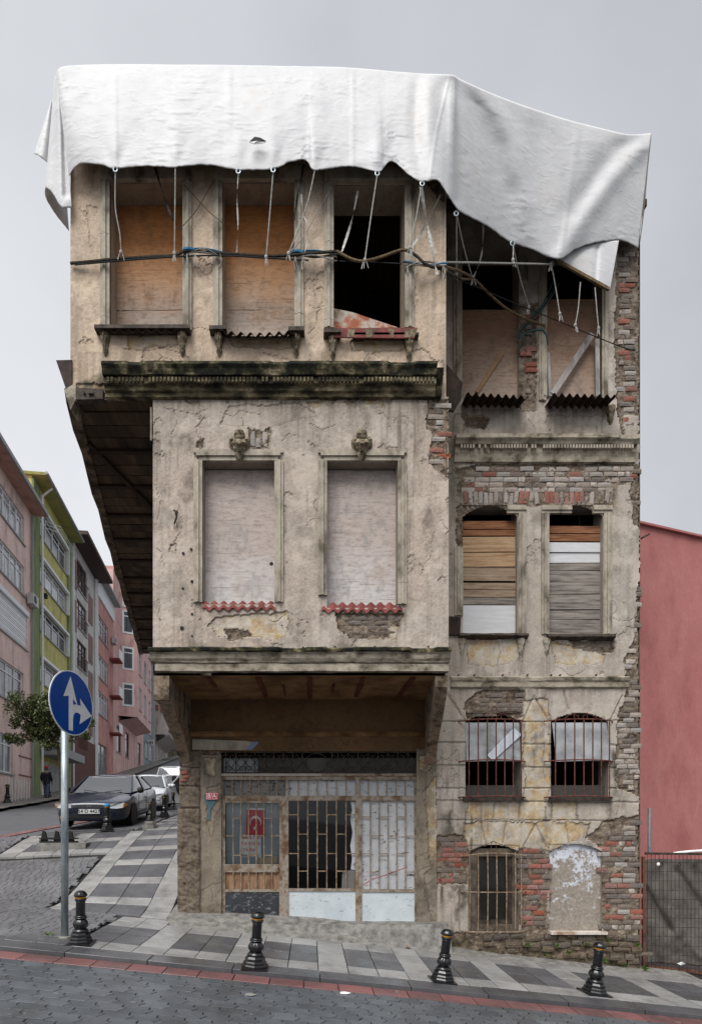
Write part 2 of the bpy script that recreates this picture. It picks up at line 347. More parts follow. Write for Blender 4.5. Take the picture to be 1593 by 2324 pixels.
# street
def granite(name, a, b, sp=.5):
    k = Nodes(name); v = k.vec(); f = k.noise(v, 2.0, 6, .6); g = k.noise(v, 130, 3, .7); vo = k.noise(v, 60, 4, .7)
    c = k.ramp(f, [(.35, a), (.65, b)]); c = k.mix(sp, c, k.ramp(g, [(.35, (96, 96, 100)), (.5, (230, 230, 230)), (.62, (255, 255, 255))]), 'MULTIPLY')
    oi = k.n('ObjectInfo'); h = k.n('HueSaturation'); mr = k.n('MapRange'); mr.inputs[3].default_value = .86; mr.inputs[4].default_value = 1.12
    k.l(oi.outputs['Random'], mr.inputs[0]); k.l(mr.outputs[0], h.inputs['Value']); k.l(c, h.inputs['Color'])
    wet = k.ramp(k.noise(v, 1.3, 4, .6), [(.4, (110, 110, 110)), (.65, (190, 190, 190))])
    ge = k.n('NewGeometry'); w1 = k.noise(ge.outputs['Position'], 1.7, 4, .7); w2 = k.noise(ge.outputs['Position'], 4.5, 4, .75)
    cc_ = k.mix(k.math('MULTIPLY', k.ramp(w1, [(.5, (0, 0, 0)), (.68, (255, 255, 255))]), .45), h.outputs[0], (58, 56, 54))       # old grime
    cc_ = k.mix(k.math('MULTIPLY', k.ramp(w2, [(.66, (0, 0, 0)), (.74, (255, 255, 255))]), .4), cc_, (168, 164, 158))            # cement splashes
    k.set(col=cc_, rough=wet, spec=.35); k.bump(vo, .35, .006); return k.m
M['tile_light'] = granite('light_granite', (164, 162, 159), (144, 143, 142)); M['tile_dark'] = granite('dark_granite', (100, 100, 103), (84, 84, 88))
M['kerb'] = granite('kerb_stone', (94, 94, 96), (80, 80, 83)); M['slab_red'] = granite('red_slab', (134, 90, 88), (110, 82, 81), .35)
M['slab_pink'] = granite('faded_red_slab', (150, 108, 106), (132, 98, 98), .3)
M['paver'] = granite('road_paver', (98, 102, 106), (80, 84, 89), .35)
M['sett'] = granite('plaza_sett', (122, 122, 124), (104, 104, 107), .4)
M['asphalt'] = pmat('asphalt', [(84, 86, 90), (100, 101, 104), (92, 93, 97)], 1.6, .85, .4, 90)
M['joint'] = pmat('joint_sand', [(34, 34, 34), (52, 50, 48)], 6, .95, .5, 60)
M['concrete'] = pmat('concrete', [(98, 95, 90), (130, 127, 122), (150, 147, 141)], 7, .92, .6, 35)
M['iron_black'] = solid('black_gloss_paint', (16, 17, 19), .3, .5, 0, .3); M['gold'] = solid('yellow_band', (196, 140, 30), .5)
M['blue_cap'] = solid('blue_paint', (40, 120, 170), .5)
M['galv'] = pmat('galvanised_steel', [(128, 140, 146), (168, 178, 182), (190, 198, 200)], 8, .42, .15, 60, (1, 1, .3), metal=.55)
M['sign_blue'] = solid('sign_blue', (0, 66, 148), .35); M['sign_white'] = solid('sign_white', (214, 218, 222), .4); M['sign_back'] = solid('sign_back', (140, 142, 145), .5, .4, .4)
M['weed'] = pmat('weed_green', [(52, 78, 30), (84, 112, 46), (110, 130, 60)], 9, .8, .2, 40)
M['moss_stuff'] = pmat('moss', [(44, 52, 26), (72, 82, 38)], 9, .95, .6, 60)
# ------------------------------------------------------------------ ground, road, pavement
def struct(o): o['kind'] = 'structure'; return o
gx = np.unique(np.concatenate([np.linspace(-1500, -40, 8), np.linspace(-40, -10, 31), np.linspace(-10, 10, 81), np.linspace(10, 40, 16), np.linspace(40, 1500, 8)]))
gy = np.unique(np.concatenate([np.linspace(-600, -10, 8), np.linspace(-10, 30, 121), np.linspace(30, 140, 60), np.linspace(140, 1500, 8)]))
def sheet(name, gx, gy, dz, mat, mask=None, parent=None):
    X, Y = np.meshgrid(gx, gy); Z = H(X, Y)+dz; nx = len(gx)
    v = np.stack([X, Y, Z], -1).reshape(-1, 3); f = []
    for j in range(len(gy)-1):
        for i in range(nx-1):
            if mask is None or mask((gx[i]+gx[i+1])/2, (gy[j]+gy[j+1])/2): f.append((j*nx+i, j*nx+i+1, (j+1)*nx+i+1, (j+1)*nx+i))
    me = bpy.data.meshes.new(name); me.from_pydata(v.tolist(), [], f); me.update(); return link(name, me, mat, parent, True)
struct(sheet('ground', gx, gy, -.16, M['asphalt']))
def kerbY(X): return 7.15+.045*X if X > -5 else 6.925          # outer edge of the front pavement
def sidekerbX(Y): return -4.55-.055*(Y-16)
FX = lambda Y: -11.14-.137*Y                                    # building line across the side street
def hex_tile(mb, cs, dz, th=.05, g=.005):
    c = sum((Vector((a, b, 0)) for a, b in cs), Vector())/len(cs); n = len(cs); pts = []
    ar = sum(cs[i][0]*cs[(i+1) % n][1]-cs[(i+1) % n][0]*cs[i][1] for i in range(n)); sg_ = 1 if ar > 0 else -1
    for i in range(n):                                          # inset along the edge normals: an even joint all round
        p0, p1, p2 = cs[i-1], cs[i], cs[(i+1) % n]
        a1 = Vector((p1[0]-p0[0], p1[1]-p0[1])).normalized(); a2 = Vector((p2[0]-p1[0], p2[1]-p1[1])).normalized()
        n1, n2 = Vector((-a1.y, a1.x)), Vector((-a2.y, a2.x)); b_ = n1+n2; k_ = g*sg_/max(.4, (1+n1.dot(n2))/1)
        pts.append((p1[0]+b_.x*k_, p1[1]+b_.y*k_))
    top = [(a, b, float(H(a, b))+dz) for a, b in pts]
    bev = [(a+(c.x-a)*.02, b+(c.y-b)*.02, float(H(a, b))+dz+.004) for a, b in pts]
    bot = [(a, b, z-th) for a, b, z in top]
    mb.add(bev+top+bot, [tuple(range(n))]+[(i, n+i, n+(i+1) % n, (i+1) % n) for i in range(n)]+[(n+i, 2*n+i, 2*n+(i+1) % n, n+(i+1) % n) for i in range(n)])
def tiles(name, lst, mat, parent, dz, limit=300, jit=.003, th=.05, g=.005):
    lst = sorted(lst, key=lambda c: sum(q[1] for q in c)+(0 if -40 < CX+F*c[0][0]/c[0][1] < 1640 and CY-F*float(H(*c[0]))/c[0][1] < 2345 else 1e3))
    rest = MB()
    for k, cs in enumerate(lst):
        d = dz+random.uniform(-jit, jit)
        if k < limit:
            mb = MB(); hex_tile(mb, cs, d, th, g); me = bpy.data.meshes.new(name); c0 = Vector(mb.v[0])
            me.from_pydata([tuple(Vector(q)-c0) for q in mb.v], [], mb.f); o = link(name, me, mat, parent); o.location = c0
        else: hex_tile(rest, cs, d, th, g)
    if rest.v: rest.build(name, mat, parent)['kind'] = 'stuff'
rect = lambda x0, x1, y0, y1: [(x0, y0), (x1, y0), (x1, y1), (x0, y1)]
# road of interlocking pavers, front
xs = np.linspace(-16, 14, 151); ys = np.linspace(-4, 8, 61)
road = struct(sheet('road', xs, ys, -.085, M['joint'], lambda a, b: b < kerbY(a)+.1))
pav = []; pw, pl = .255, .19; zz = .05
for j in range(0, 40):
    y0 = 6.842-j*pl
    if y0 < 4.0: break
    for i in range(-40, 60):
        x0 = i*pw+(pw/2 if j % 2 else 0)-.1*((6.8-y0)*.25); yk = .045*x0
        if x0 < -8.5 or x0 > 10: continue
        sh = .2*(y0-7)                                          # courses lean a little against the kerb
        def q(u, v, x0=x0, y0=y0, yk=yk): return (x0+u, y0+v+max(.045*(x0+u), -.225))
        pav.append([q(0, 0), q(pw-.0, 0), q(pw-.0, -pl*.38), q(pw+zz, -pl*.55), q(pw, -pl), q(0, -pl), q(zz, -pl*.55), q(0, -pl*.38)])
def seen(c):
    x, y = c[0]; z = float(H(x, y)); px = CX+F*x/y; py = CY-F*(z-.05)/y
    return -480 < px < 2050 and py < 2520
pav = [c for c in pav if seen(c)]
tiles('paver', pav, M['paver'], road, -.052, 300, .003, .05, .0055)
band = []; x = -12.2
while x < 10.5:
    l = .42*random.uniform(.97, 1.03); band.append([(x, kerbY(x)-.3), (x+l, kerbY(x+l)-.3), (x+l, kerbY(x+l)-.006), (x, kerbY(x)-.006)]); x += l
gut = struct(sheet('gutter', np.linspace(-12.3, 10.6, 90), np.linspace(6.4, 7.7, 14), -.084, M['joint'], lambda a, b: kerbY(a)-.3 < b < kerbY(a)+.05))
tiles('gutter_slab', band, M['slab_red'], gut, -.05, 300, .002)
kerb = struct(sheet('kerb', np.linspace(-12.3, 10.6, 90), np.linspace(6.8, 8.2, 20), -.06, M['joint'], lambda a, b: kerbY(a)+.02 < b < kerbY(a)+.33))
kl = []; x = -12.4
while x < 10.6:
    l = random.uniform(.95, 1.15); n = 4
    kl.append([(x+l*i/n, kerbY(x+l*i/n)) for i in range(n+1)]+[(x+l*i/n, kerbY(x+l*i/n)+.34) for i in range(n, -1, -1)]); x += l
tiles('kerb_stone', kl, M['kerb'], kerb, 0, 300, .002, .14, .006)
# front pavement
pave = struct(sheet('pavement', np.linspace(-4.6, 11, 79), np.linspace(7, 10.6, 37), -.055, M['joint'], lambda a, b: b > kerbY(a)+.3))
lt, dk = [], []
off = lambda x: .045*x
R0, R1, R2, R3 = 7.5, 7.88, 8.95, 9.36
def q4(x0, x1, y0, y1): return [(x0, y0+off(x0)), (x1, y0+off(x1)), (x1, y1+off(x1)), (x0, y1+off(x0))]
lt += [q4(-3.1+.4*i, -2.7+.4*i, R3, R3+.32) for i in range(2)]
x = -4.3; k = 0; wd, wl = .40, .40
while x < 10.8:
    wdt = wd if k % 3 != 2 else wl
    if x > -3.15:
        lt.append(q4(x, x+wdt, R0, R1)); lt.append(q4(x, x+wdt, R2, R3))
        tgt = dk if k % 3 != 2 else lt
        tgt.append(q4(x, x+wdt, R1, (R1+R2)/2)); tgt.append(q4(x, x+wdt, (R1+R2)/2, R2))
    else:
        dk.append(q4(x, x+wdt, R0, R1))
    x += wdt; k += 1
# side pavement: ladders of dark blocks between light bands, following the side street
vl, sl = [], -.04
def s4(x0, x1, y0, y1): return [(x0+sl*(y0-10), y0), (x1+sl*(y0-10), y0), (x1+sl*(y1-10), y1), (x0+sl*(y1-10), y1)]
y = 9.62; rows = []
while y < 30:
    rows.append((y, y+.6, 'd')); rows.append((y+.6, y+.9, 'l')); y += .9
for y0, y1, t in rows:
    kx = sidekerbX((y0+y1)/2)
    for xa, xb, kind in ((-4.4, -4.02, 'band'), (-4.02, -3.44, 'blk'), (-3.44, -2.86, 'blk'), (-2.86, -2.42, 'band'), (-5.68, -5.26, 'band'), (-5.26, -4.83, 'blk'), (-4.83, -4.4, 'blk'), (-6.5, -6.09, 'blk'), (-6.09, -5.68, 'blk'), (-6.95, -6.5, 'band')):
        xm = xa+sl*(y0-10)
        if xa < -4.45 and (y0 < 12.55 or y1 > 14.75): continue
        if y0 > 14.6 and xm < kx: continue
        if kind == 'band':
            m = (y0+y1)/2 if t == 'd' else None
            if m: lt.append(s4(xa, xb, y0, m)); lt.append(s4(xa, xb, m, y1))
            else: lt.append(s4(xa, xb, y0, y1))
        else: (dk if t == 'd' else lt).append(s4(xa, xb, y0, y1))
side_pave = struct(sheet('side_pavement', np.linspace(-14, -1.9, 82), np.linspace(9, 32, 116), -.055, M['joint'], lambda a, b: (a > sidekerbX(b)-.05 if b > 15 else a > -14)))
front = [c for c in lt if c[0][1] < 9.6]; back = [c for c in lt if c[0][1] >= 9.6]
tiles('light_tile', front, M['tile_light'], pave, 0); tiles('dark_tile', [c for c in dk if c[0][1] < 9.6], M['tile_dark'], pave, 0)
tiles('light_tile', back, M['tile_light'], side_pave, 0); tiles('dark_tile', [c for c in dk if c[0][1] >= 9.6], M['tile_dark'], side_pave, 0)
# plaza of small dark setts at the corner
mb = MB(); y = 7.26
while y < 12.5:
    x = -12.5+random.random()*.1
    while x < -2.9:
        wv = random.uniform(.11, .16)
        lim = -4.42+sl*(y-10) if y > 9.6 else -3.1
        if x+wv < lim and y > kerbY(x)+.36 and CX+F*x/y > -420:
            hex_tile(mb, rect(x, x+wv, y, y+.115), random.uniform(-.004, .001), .03, .003)
        x += wv+.004
    y += .119
y = 12.55
while y < 14.75:
    x = -13.5
    while x < -6.98+sl*(y-10):
        wv = random.uniform(.11, .16)
        if CX+F*x/y > -420 and x+wv < -6.98+sl*(y-10): hex_tile(mb, rect(x, x+wv, y, y+.115), random.uniform(-.008, .002), .03, .004)
        x += wv+.004
    y += .119
tag(mb.build('plaza_setts', M['sett']), 'dark grey small setts paving the corner beside the pavement', 'setts', kind='stuff')
mb = MB(); x = -2.4                                             # cement strip along the foot of the walls
while x < 6.4:
    l = .3; y0, y1 = 9.36+off(x), 10.3
    mb.add([(x, y0, float(H(x, y0))-.03), (x+l, 9.36+off(x+l), float(H(x+l, y0))-.03), (x+l, y1, float(H(x+l, y1))+.0), (x, y1, float(H(x, y1))+.0)], [(0, 1, 2, 3)]); x += l
struct(mb.build('footing_strip', M['concrete']))
# side street asphalt, red edge band, far pavement
struct(sheet('side_street', np.linspace(-32, -4, 113), np.linspace(14.5, 130, 232), -.07, M['asphalt'], lambda a, b: FX(b)+2 < a < sidekerbX(b)+.02))
fb = []; rp = [(-10.5, 13.2), (-9.2, 13.9), (-8.3, 14.8), (-7.75, 16), (-7.45, 17.5), (-7.3, 19.5), (-7.4, 22), (-7.6, 26), (-8, 32)]
rp = cr_spline([(a, b, 0) for a, b in rp], 6)
for a, b in zip(rp[:-1], rp[1:]):
    d = (b-a).normalized(); nn = Vector((-d.y, d.x, 0))*.2
    fb.append([((a-nn).x, (a-nn).y), ((b-nn).x, (b-nn).y), ((b+nn).x, (b+nn).y), ((a+nn).x, (a+nn).y)])
eb = struct(MB().quad((-9, 14, -.9), (-8.9, 14, -.9), (-8.9, 14.1, -.9), (-9, 14.1, -.9)).build('edge_band', M['joint']))
tiles('edge_slab', fb, M['slab_pink'], eb, -.045, 300, .002)
fk = []; y = 15.2
while y < 40:
    fk.append([(sidekerbX(y), y), (sidekerbX(y)+.22, y), (sidekerbX(y+1)+.22, y+1), (sidekerbX(y+1), y+1)]); y += 1
fk += [[(x, 14.85+.1*math.sin(x)), (x+.8, 14.85+.1*math.sin(x+.8)), (x+.8, 15.1), (x, 15.1)] for x in np.arange(-7.0, -4.7, .8)]
skb = struct(MB().quad((-5, 16, -.9), (-4.9, 16, -.9), (-4.9, 16.1, -.9), (-5, 16.1, -.9)).build('side_kerb', M['joint']))
tiles('kerb_stone', fk, M['kerb'], skb, 0, 300, .002, .14)
struct(sheet('far_pavement', np.linspace(-40, -8, 129), np.linspace(14.5, 130, 232), .06, M['concrete'], lambda a, b: FX(b)-.6 < a < FX(b)+2))
# ------------------------------------------------------------------ the derelict house
YB, YW = 8.3, 10.0                       # front plane of the jettied floors, front plane of the ground floor and the wing
house = tag(empty('derelict_house', (0, 10, -1.96), True), 'derelict plastered corner house with boarded windows, jettied upper floors and exposed brick', 'house')
def panel(name, parent, Y, x0, x1, y0, y1, mat, op=(), patches=(), cracks=(), grooves=(), cell=.018, amp=.006, moss=None, depth=.28, edge=0, ncr=0, seed=0, runs=(), dirt=1.0):
    X0, X1, Z0, Z1 = (x0-CX)*Y/F, (x1-CX)*Y/F, (CY-y1)*Y/F, (CY-y0)*Y/F
    def lines(a, b, extra):
        base = np.arange(a, b+cell*.5, cell); base[-1] = b
        for e in extra:
            if a < e < b: base[np.argmin(abs(base-e))] = e
        return np.unique(base)
    ex = [(o[i]-CX)*Y/F for o in op for i in (0, 1)]; ez = [(CY-o[i])*Y/F for o in op for i in (2, 3)]
    gx, gz = lines(X0, X1, ex), lines(Z0, Z1, ez); nx, nz = len(gx), len(gz)
    XX, ZZ = np.meshgrid(gx, gz); px = XX*F/Y+CX; py = CY-ZZ*F/Y
    s = seed*13.7
    wx = px+7*fbm(px/26+s, py/26, 4, .6)+2.5*fbm(px/6+s, py/6, 2); wy = py+7*fbm(px/26+50+s, py/26, 4, .6)+2.5*fbm(px/6+9, py/6+s, 2)
    lvl = np.zeros_like(px); crk = np.zeros_like(px)
    for poly, lv in patches:
        m = inpoly(wx, wy, poly); lvl[m] = lv
    blot = fbm(px/60+s, py/60+3, 5, .6)
    lvl = np.where((lvl == 0) & (blot > .43), .22, lvl)                     # shallow flakes of the top coat
    hgt = amp*fbm(px/70+s, py/70, 5, .62)+.0035*fbm(px/9, py/9+s, 3)-np.where(lvl > .1, .006+.012*np.minimum(lvl, 2), 0)
    hgt += np.where(lvl >= 1.5, .006*fbm(px/7+s, py/5, 3)+.03*np.clip(fbm(px/17+s, py/13, 4, .6)-.02, 0, .8), 0)
    ed = np.zeros_like(lvl); ed[:, 1:] = np.maximum(ed[:, 1:], abs(np.diff(lvl, axis=1))); ed[1:] = np.maximum(ed[1:], abs(np.diff(lvl, axis=0))); crk = np.maximum(crk, np.clip(ed*2.2, 0, .75))
    dirt = dirt(px, py) if callable(dirt) else dirt
    big = fbm(px/120+s, py/150, 4, .6); st = .75*np.clip((fbm(px/50+s, py/62, 5, .65)-.08)*2.6, 0, 1)*np.clip(.55+big*1.5, .1, 1)
    st = np.maximum(st, .8*np.clip((fbm(px/7+s, py/170, 3)-.12)*2.4, 0, 1)*np.clip(.3+big*1.8, 0, 1)*dirt)
    st = st*dirt; st = np.maximum(st, .6*np.clip((fbm(px/9+s+40, py/9, 4, .7)-.42)*5, 0, 1)*np.clip(.4+big*1.5, 0, 1))
    for (ra, rb_, ry, rl, rs_) in runs:
        fd = np.clip((px-ra)/6, 0, 1)*np.clip((rb_-px)/6, 0, 1)*(py > ry-2)*np.exp(-np.clip(py-ry, 0, 1e4)/rl)
        st = np.maximum(st, rs_*fd*np.clip(.62+.9*fbm(px/5+s, py/110, 3), 0, 1))
    pal = np.clip((fbm(px/44+80+s, py/44, 5, .68)-.1)*7, 0, 1)
    rnd = random.Random(seed+5); cracks = list(cracks)
    for _ in range(ncr):
        a = [rnd.uniform(x0, x1), rnd.uniform(y0, y1)]; an = rnd.uniform(0, 6.28); pl = [tuple(a)]
        for _ in range(rnd.randint(4, 12)):
            an += rnd.uniform(-.8, .8); a = [a[0]+9*math.cos(an), a[1]+9*math.sin(an)]; pl.append(tuple(a))
        cracks.append(pl)
    def near(pl, wd, pad=6):
        q = np.array(pl); m = (px > q[:, 0].min()-pad) & (px < q[:, 0].max()+pad) & (py > q[:, 1].min()-pad) & (py < q[:, 1].max()+pad)
        if not m.any(): return m, None
        return m, segdist(px[m]+1.5*fbm(px[m]/8, py[m]/8, 2), py[m]+1.5*fbm(px[m]/8+30, py[m]/8, 2), pl)
    for pl in cracks:
        m, d = near(pl, 2)
        if d is not None:
            a = np.clip(1-d/1.5, 0, 1); crk[m] = np.maximum(crk[m], a*.8); hgt[m] -= .009*a
    for pl in grooves:
        m, d = near(pl, 3)
        if d is not None:
            a = np.clip(1.6-d/1.8, 0, 1); crk[m] = np.maximum(crk[m], a*.55); hgt[m] -= .016*a
    hole = np.zeros_like(px, bool)
    cxx = (XX[:-1, :-1]+XX[1:, 1:])/2*F/Y+CX; cyy = CY-(ZZ[:-1, :-1]+ZZ[1:, 1:])/2*F/Y
    keep = np.ones(cxx.shape, bool)
    for o in op:
        ar = o[4] if len(o) > 4 else 0; xm, hw = (o[0]+o[1])/2, (o[1]-o[0])/2
        top = o[2]+ar*np.clip(((cxx-xm)/hw)**2, 0, 1)
        keep &= ~((cxx > o[0]) & (cxx < o[1]) & (cyy > top) & (cyy < o[3]))
    if edge:                                                                # ragged right edge
        lim = x1-edge*(.5+.5*fbm(cyy/14+s, cyy/9, 3)); keep &= cxx < lim
    yy = Y-hgt
    vid = np.arange(nx*nz).reshape(nz, nx)
    fc = np.stack([vid[:-1, :-1], vid[:-1, 1:], vid[1:, 1:], vid[1:, :-1]], -1)[keep]
    verts = np.stack([XX, yy, ZZ], -1).reshape(-1, 3).tolist(); faces = fc.tolist()
    la, ca = lvl.ravel().tolist(), crk.ravel().tolist()
    mo = (np.clip(moss(px, py), 0, 1).ravel().tolist() if moss else [0]*len(la))
    sa_, pa_ = np.clip(st, 0, 1).ravel().tolist(), pal.ravel().tolist()
    for o in op:
        a, b, c, d = (o[0]-CX)*Y/F, (o[1]-CX)*Y/F, (CY-o[3])*Y/F, (CY-o[2])*Y/F; n = len(verts); D = Y+depth
        verts += [(a, Y+.004, c), (b, Y+.004, c), (b, Y+.004, d), (a, Y+.004, d), (a, D, c), (b, D, c), (b, D, d), (a, D, d)]
        faces += [(n, n+1, n+5, n+4), (n+1, n+2, n+6, n+5), (n+2, n+3, n+7, n+6), (n+3, n, n+4, n+7)]
        la += [.22]*8; ca += [0]*8; mo += [0]*8; sa_ += [.4]*8; pa_ += [0]*8
    me = bpy.data.meshes.new(name); me.from_pydata(verts, [], faces); me.update()
    for nm, arr in (('lvl', la), ('crk', ca), ('moss', mo), ('stain', sa_), ('pale', pa_)):
        at = me.attributes.new(nm, 'FLOAT', 'POINT'); at.data.foreach_set('value', arr)
    return link(name, me, mat, parent)
# --- bricks
BRK = []                                  # (x px, y px, Y, length, height, angle, material, proud, parent)
def brick_field(poly, Y, parent, mats, rp=11.8, ln=29, proud=.018, warp=5, skip=.06, seed=0):
    q = np.array(poly); r = random.Random(seed); y = q[:, 1].min(); k = 0
    while y < q[:, 1].max():
        x = q[:, 0].min()-ln+(ln/2 if k % 2 else 0)+r.uniform(-3, 3)
        while x < q[:, 0].max():
            l = ln*r.choice((1, 1, .96, .5, 1.04)); cx, cy = x+l/2, y+rp/2
            wx, wy = cx+warp*r.uniform(-1, 1), cy+warp*.5*r.uniform(-1, 1)
            if inpoly(np.array([wx]), np.array([wy]), poly)[0] and r.random() > skip:
                BRK.append((cx, cy, Y, l-1.3, rp-1.5, r.uniform(-.02, .02), r.choices(list(mats), list(mats.values()))[0], proud+r.uniform(-.008, .01), parent))
            x += l
        y += rp*r.uniform(.97, 1.03); k += 1
bmesh_var = []
for kvar in range(10):                    # ten worn brick shapes, unit size, front at y = -1
    r = random.Random(kvar); vs = []; nx_, nz_ = 5, 3
    for j in range(nz_):
        for i in range(nx_):
            u, t = i/(nx_-1)*2-1, j/(nz_-1)*2-1
            ed = (abs(u) > .99)+(abs(t) > .99)
            vs.append((u*(1-r.uniform(0, .05))*.5, -1+(.28*r.uniform(.4, 1) if ed else r.uniform(-.12, .12))+(.3*r.random() if ed == 2 else 0), t*(1-r.uniform(0, .12))*.5))
    n0 = len(vs); vs += [(v[0]*1.0, .6, v[2]) for v in vs]
    fs = [(j*nx_+i, j*nx_+i+1, (j+1)*nx_+i+1, (j+1)*nx_+i) for j in range(nz_-1) for i in range(nx_-1)]
    rim = [i for i in range(nx_)]+[j*nx_+nx_-1 for j in range(1, nz_)]+[(nz_-1)*nx_+i for i in range(nx_-2, -1, -1)]+[j*nx_ for j in range(nz_-2, 0, -1)]
    fs += [(rim[i], rim[(i+1) % len(rim)], n0+rim[(i+1) % len(rim)], n0+rim[i]) for i in range(len(rim))]
    bmesh_var.append((vs, fs))
# ---------------- top floor of the main block
W1, W2, W3 = (250, 415, 415, 756), (505, 668, 415, 762), (757, 918, 420, 746)
up_patch = [([(285, 764), (405, 764), (410, 782), (350, 786), (290, 792)], 1), ([(525, 770), (664, 772), (662, 792), (600, 786), (530, 786)], 1), ([(790, 772), (925, 774), (920, 800), (800, 795)], 1),
            ([(330, 790), (400, 785), (425, 815), (400, 835), (320, 828)], .3), ([(960, 400), (1012, 400), (1012, 460), (995, 455), (985, 440)], 2), ([(172, 868), (238, 868), (240, 905), (172, 905)], 1.2),
            ([(840, 800), (960, 790), (1000, 830), (900, 842)], .3)]
def up_moss(px, py): return np.clip((py-800)/45, 0, 1)*np.clip(fbm(px/40, py/30, 4)*2.2+.05, 0, 1)*.7
wall_up = panel('upper_wall', house, YB, 160, 1012, 330, 905, M['plaster_up'], (W1, W2, W3), up_patch,
    [[(433, 748), (455, 742), (475, 749), (485, 738)], [(590, 765), (592, 790), (598, 800), (640, 815), (670, 812)], [(275, 790), (330, 795), (370, 788), (410, 800)], [(600, 800), (630, 806), (660, 818)], [(940, 650), (948, 690), (935, 700)], [(700, 690), (715, 700), (735, 696)],
     [(180, 470), (200, 500), (205, 560)], [(360, 800), (372, 815), (365, 830)]], moss=up_moss, ncr=12, seed=1, dirt=.55, depth=.42, runs=[(160, 1012, 370, 26, .7), (228, 254, 800, 60, .75), (402, 426, 805, 50, .8), (486, 510, 808, 40, .7), (660, 684, 812, 40, .6), (742, 768, 815, 40, .7), (915, 940, 815, 40, .7), (172, 242, 800, -200, .35), (400, 440, 480, 120, .35), (928, 960, 470, 160, .3), (1000, 1012, 430, 500, .6)])
# ---------------- first floor bay
B1, B2 = (460, 623, 1047, 1372), (742, 902, 1047, 1380)
bay_patch = [([(970, 912), (1018, 905), (1018, 1085), (1005, 1072), (985, 1062), (973, 1045), (978, 990), (968, 950)], 2), ([(560, 972), (614, 972), (612, 1016), (562, 1016)], 2), ([(448, 1000), (464, 1000), (464, 1014), (448, 1012)], 1.6),
             ([(488, 1398), (650, 1388), (655, 1415), (640, 1452), (500, 1444), (470, 1420)], 1), ([(505, 1430), (560, 1428), (570, 1445), (520, 1450)], 2), ([(762, 1392), (916, 1392), (905, 1425), (890, 1448), (800, 1448), (765, 1425)], 2), ([(880, 1425), (905, 1422), (900, 1450), (882, 1448)], 1),
             ([(695, 910), (760, 910), (750, 922), (700, 925)], 1), ([(775, 908), (870, 908), (868, 924), (800, 922)], 1), ([(420, 908), (450, 908), (446, 920)], 1), ([(520, 920), (680, 915), (720, 945), (600, 975), (500, 960)], .3),
             ([(382, 1235), (400, 1235), (400, 1250), (384, 1250)], .4)]
def bay_moss(px, py): return np.clip((py-1440)/40, 0, 1)*np.clip(fbm(px/35, py/25, 4)*1.6, 0, 1)*.6
wall_bay = panel('bay_wall', house, YB, 347, 1018, 900, 1482, M['plaster'], (B1, B2), bay_patch,
    [[(372, 925), (395, 930), (402, 960), (390, 985)], [(395, 930), (440, 940), (470, 928)], [(500, 935), (530, 945), (545, 930), (590, 940)], [(860, 930), (880, 950), (920, 945), (940, 965)], [(985, 1062), (1000, 1075), (1012, 1092)], [(640, 1000), (655, 985), (680, 990)],
     [(700, 960), (730, 975), (760, 965)], [(352, 1100), (365, 1140), (358, 1180)]], moss=bay_moss, ncr=14, seed=2, dirt=.9, depth=.36, runs=[(347, 1018, 906, 36, .75), (347, 360, 905, 600, .45), (436, 462, 1374, 60, .6), (620, 650, 1374, 70, .6), (720, 745, 1385, 50, .6), (900, 925, 1385, 60, .7), (640, 722, 925, 90, .45), (525, 560, 915, 70, .5), (935, 970, 915, 160, .5), (500, 600, 1450, 30, .4), (760, 900, 1445, 40, .45)])
brick_field([(972, 915), (1008, 912), (1010, 1060), (985, 1055), (976, 990)], YB, wall_bay, {'brick_pale': 3, 'brick_red': 2, 'brick_grey': 2}, 12.6, 36, .004, 2, 0, seed=1)
for cx, cy, l, h in ((573, 993, 11, 36), (586, 1002, 11, 22), (601, 994, 12, 34)): BRK.append((cx, cy, YB, l, h, .05*(cx-586)/15, 'brick_pale_r', .008, wall_bay))
brick_field([(775, 1396), (905, 1396), (895, 1442), (800, 1442)], YB, wall_bay, {'brick_grey': 1}, 11, 30, .0, 3, .15, seed=3)
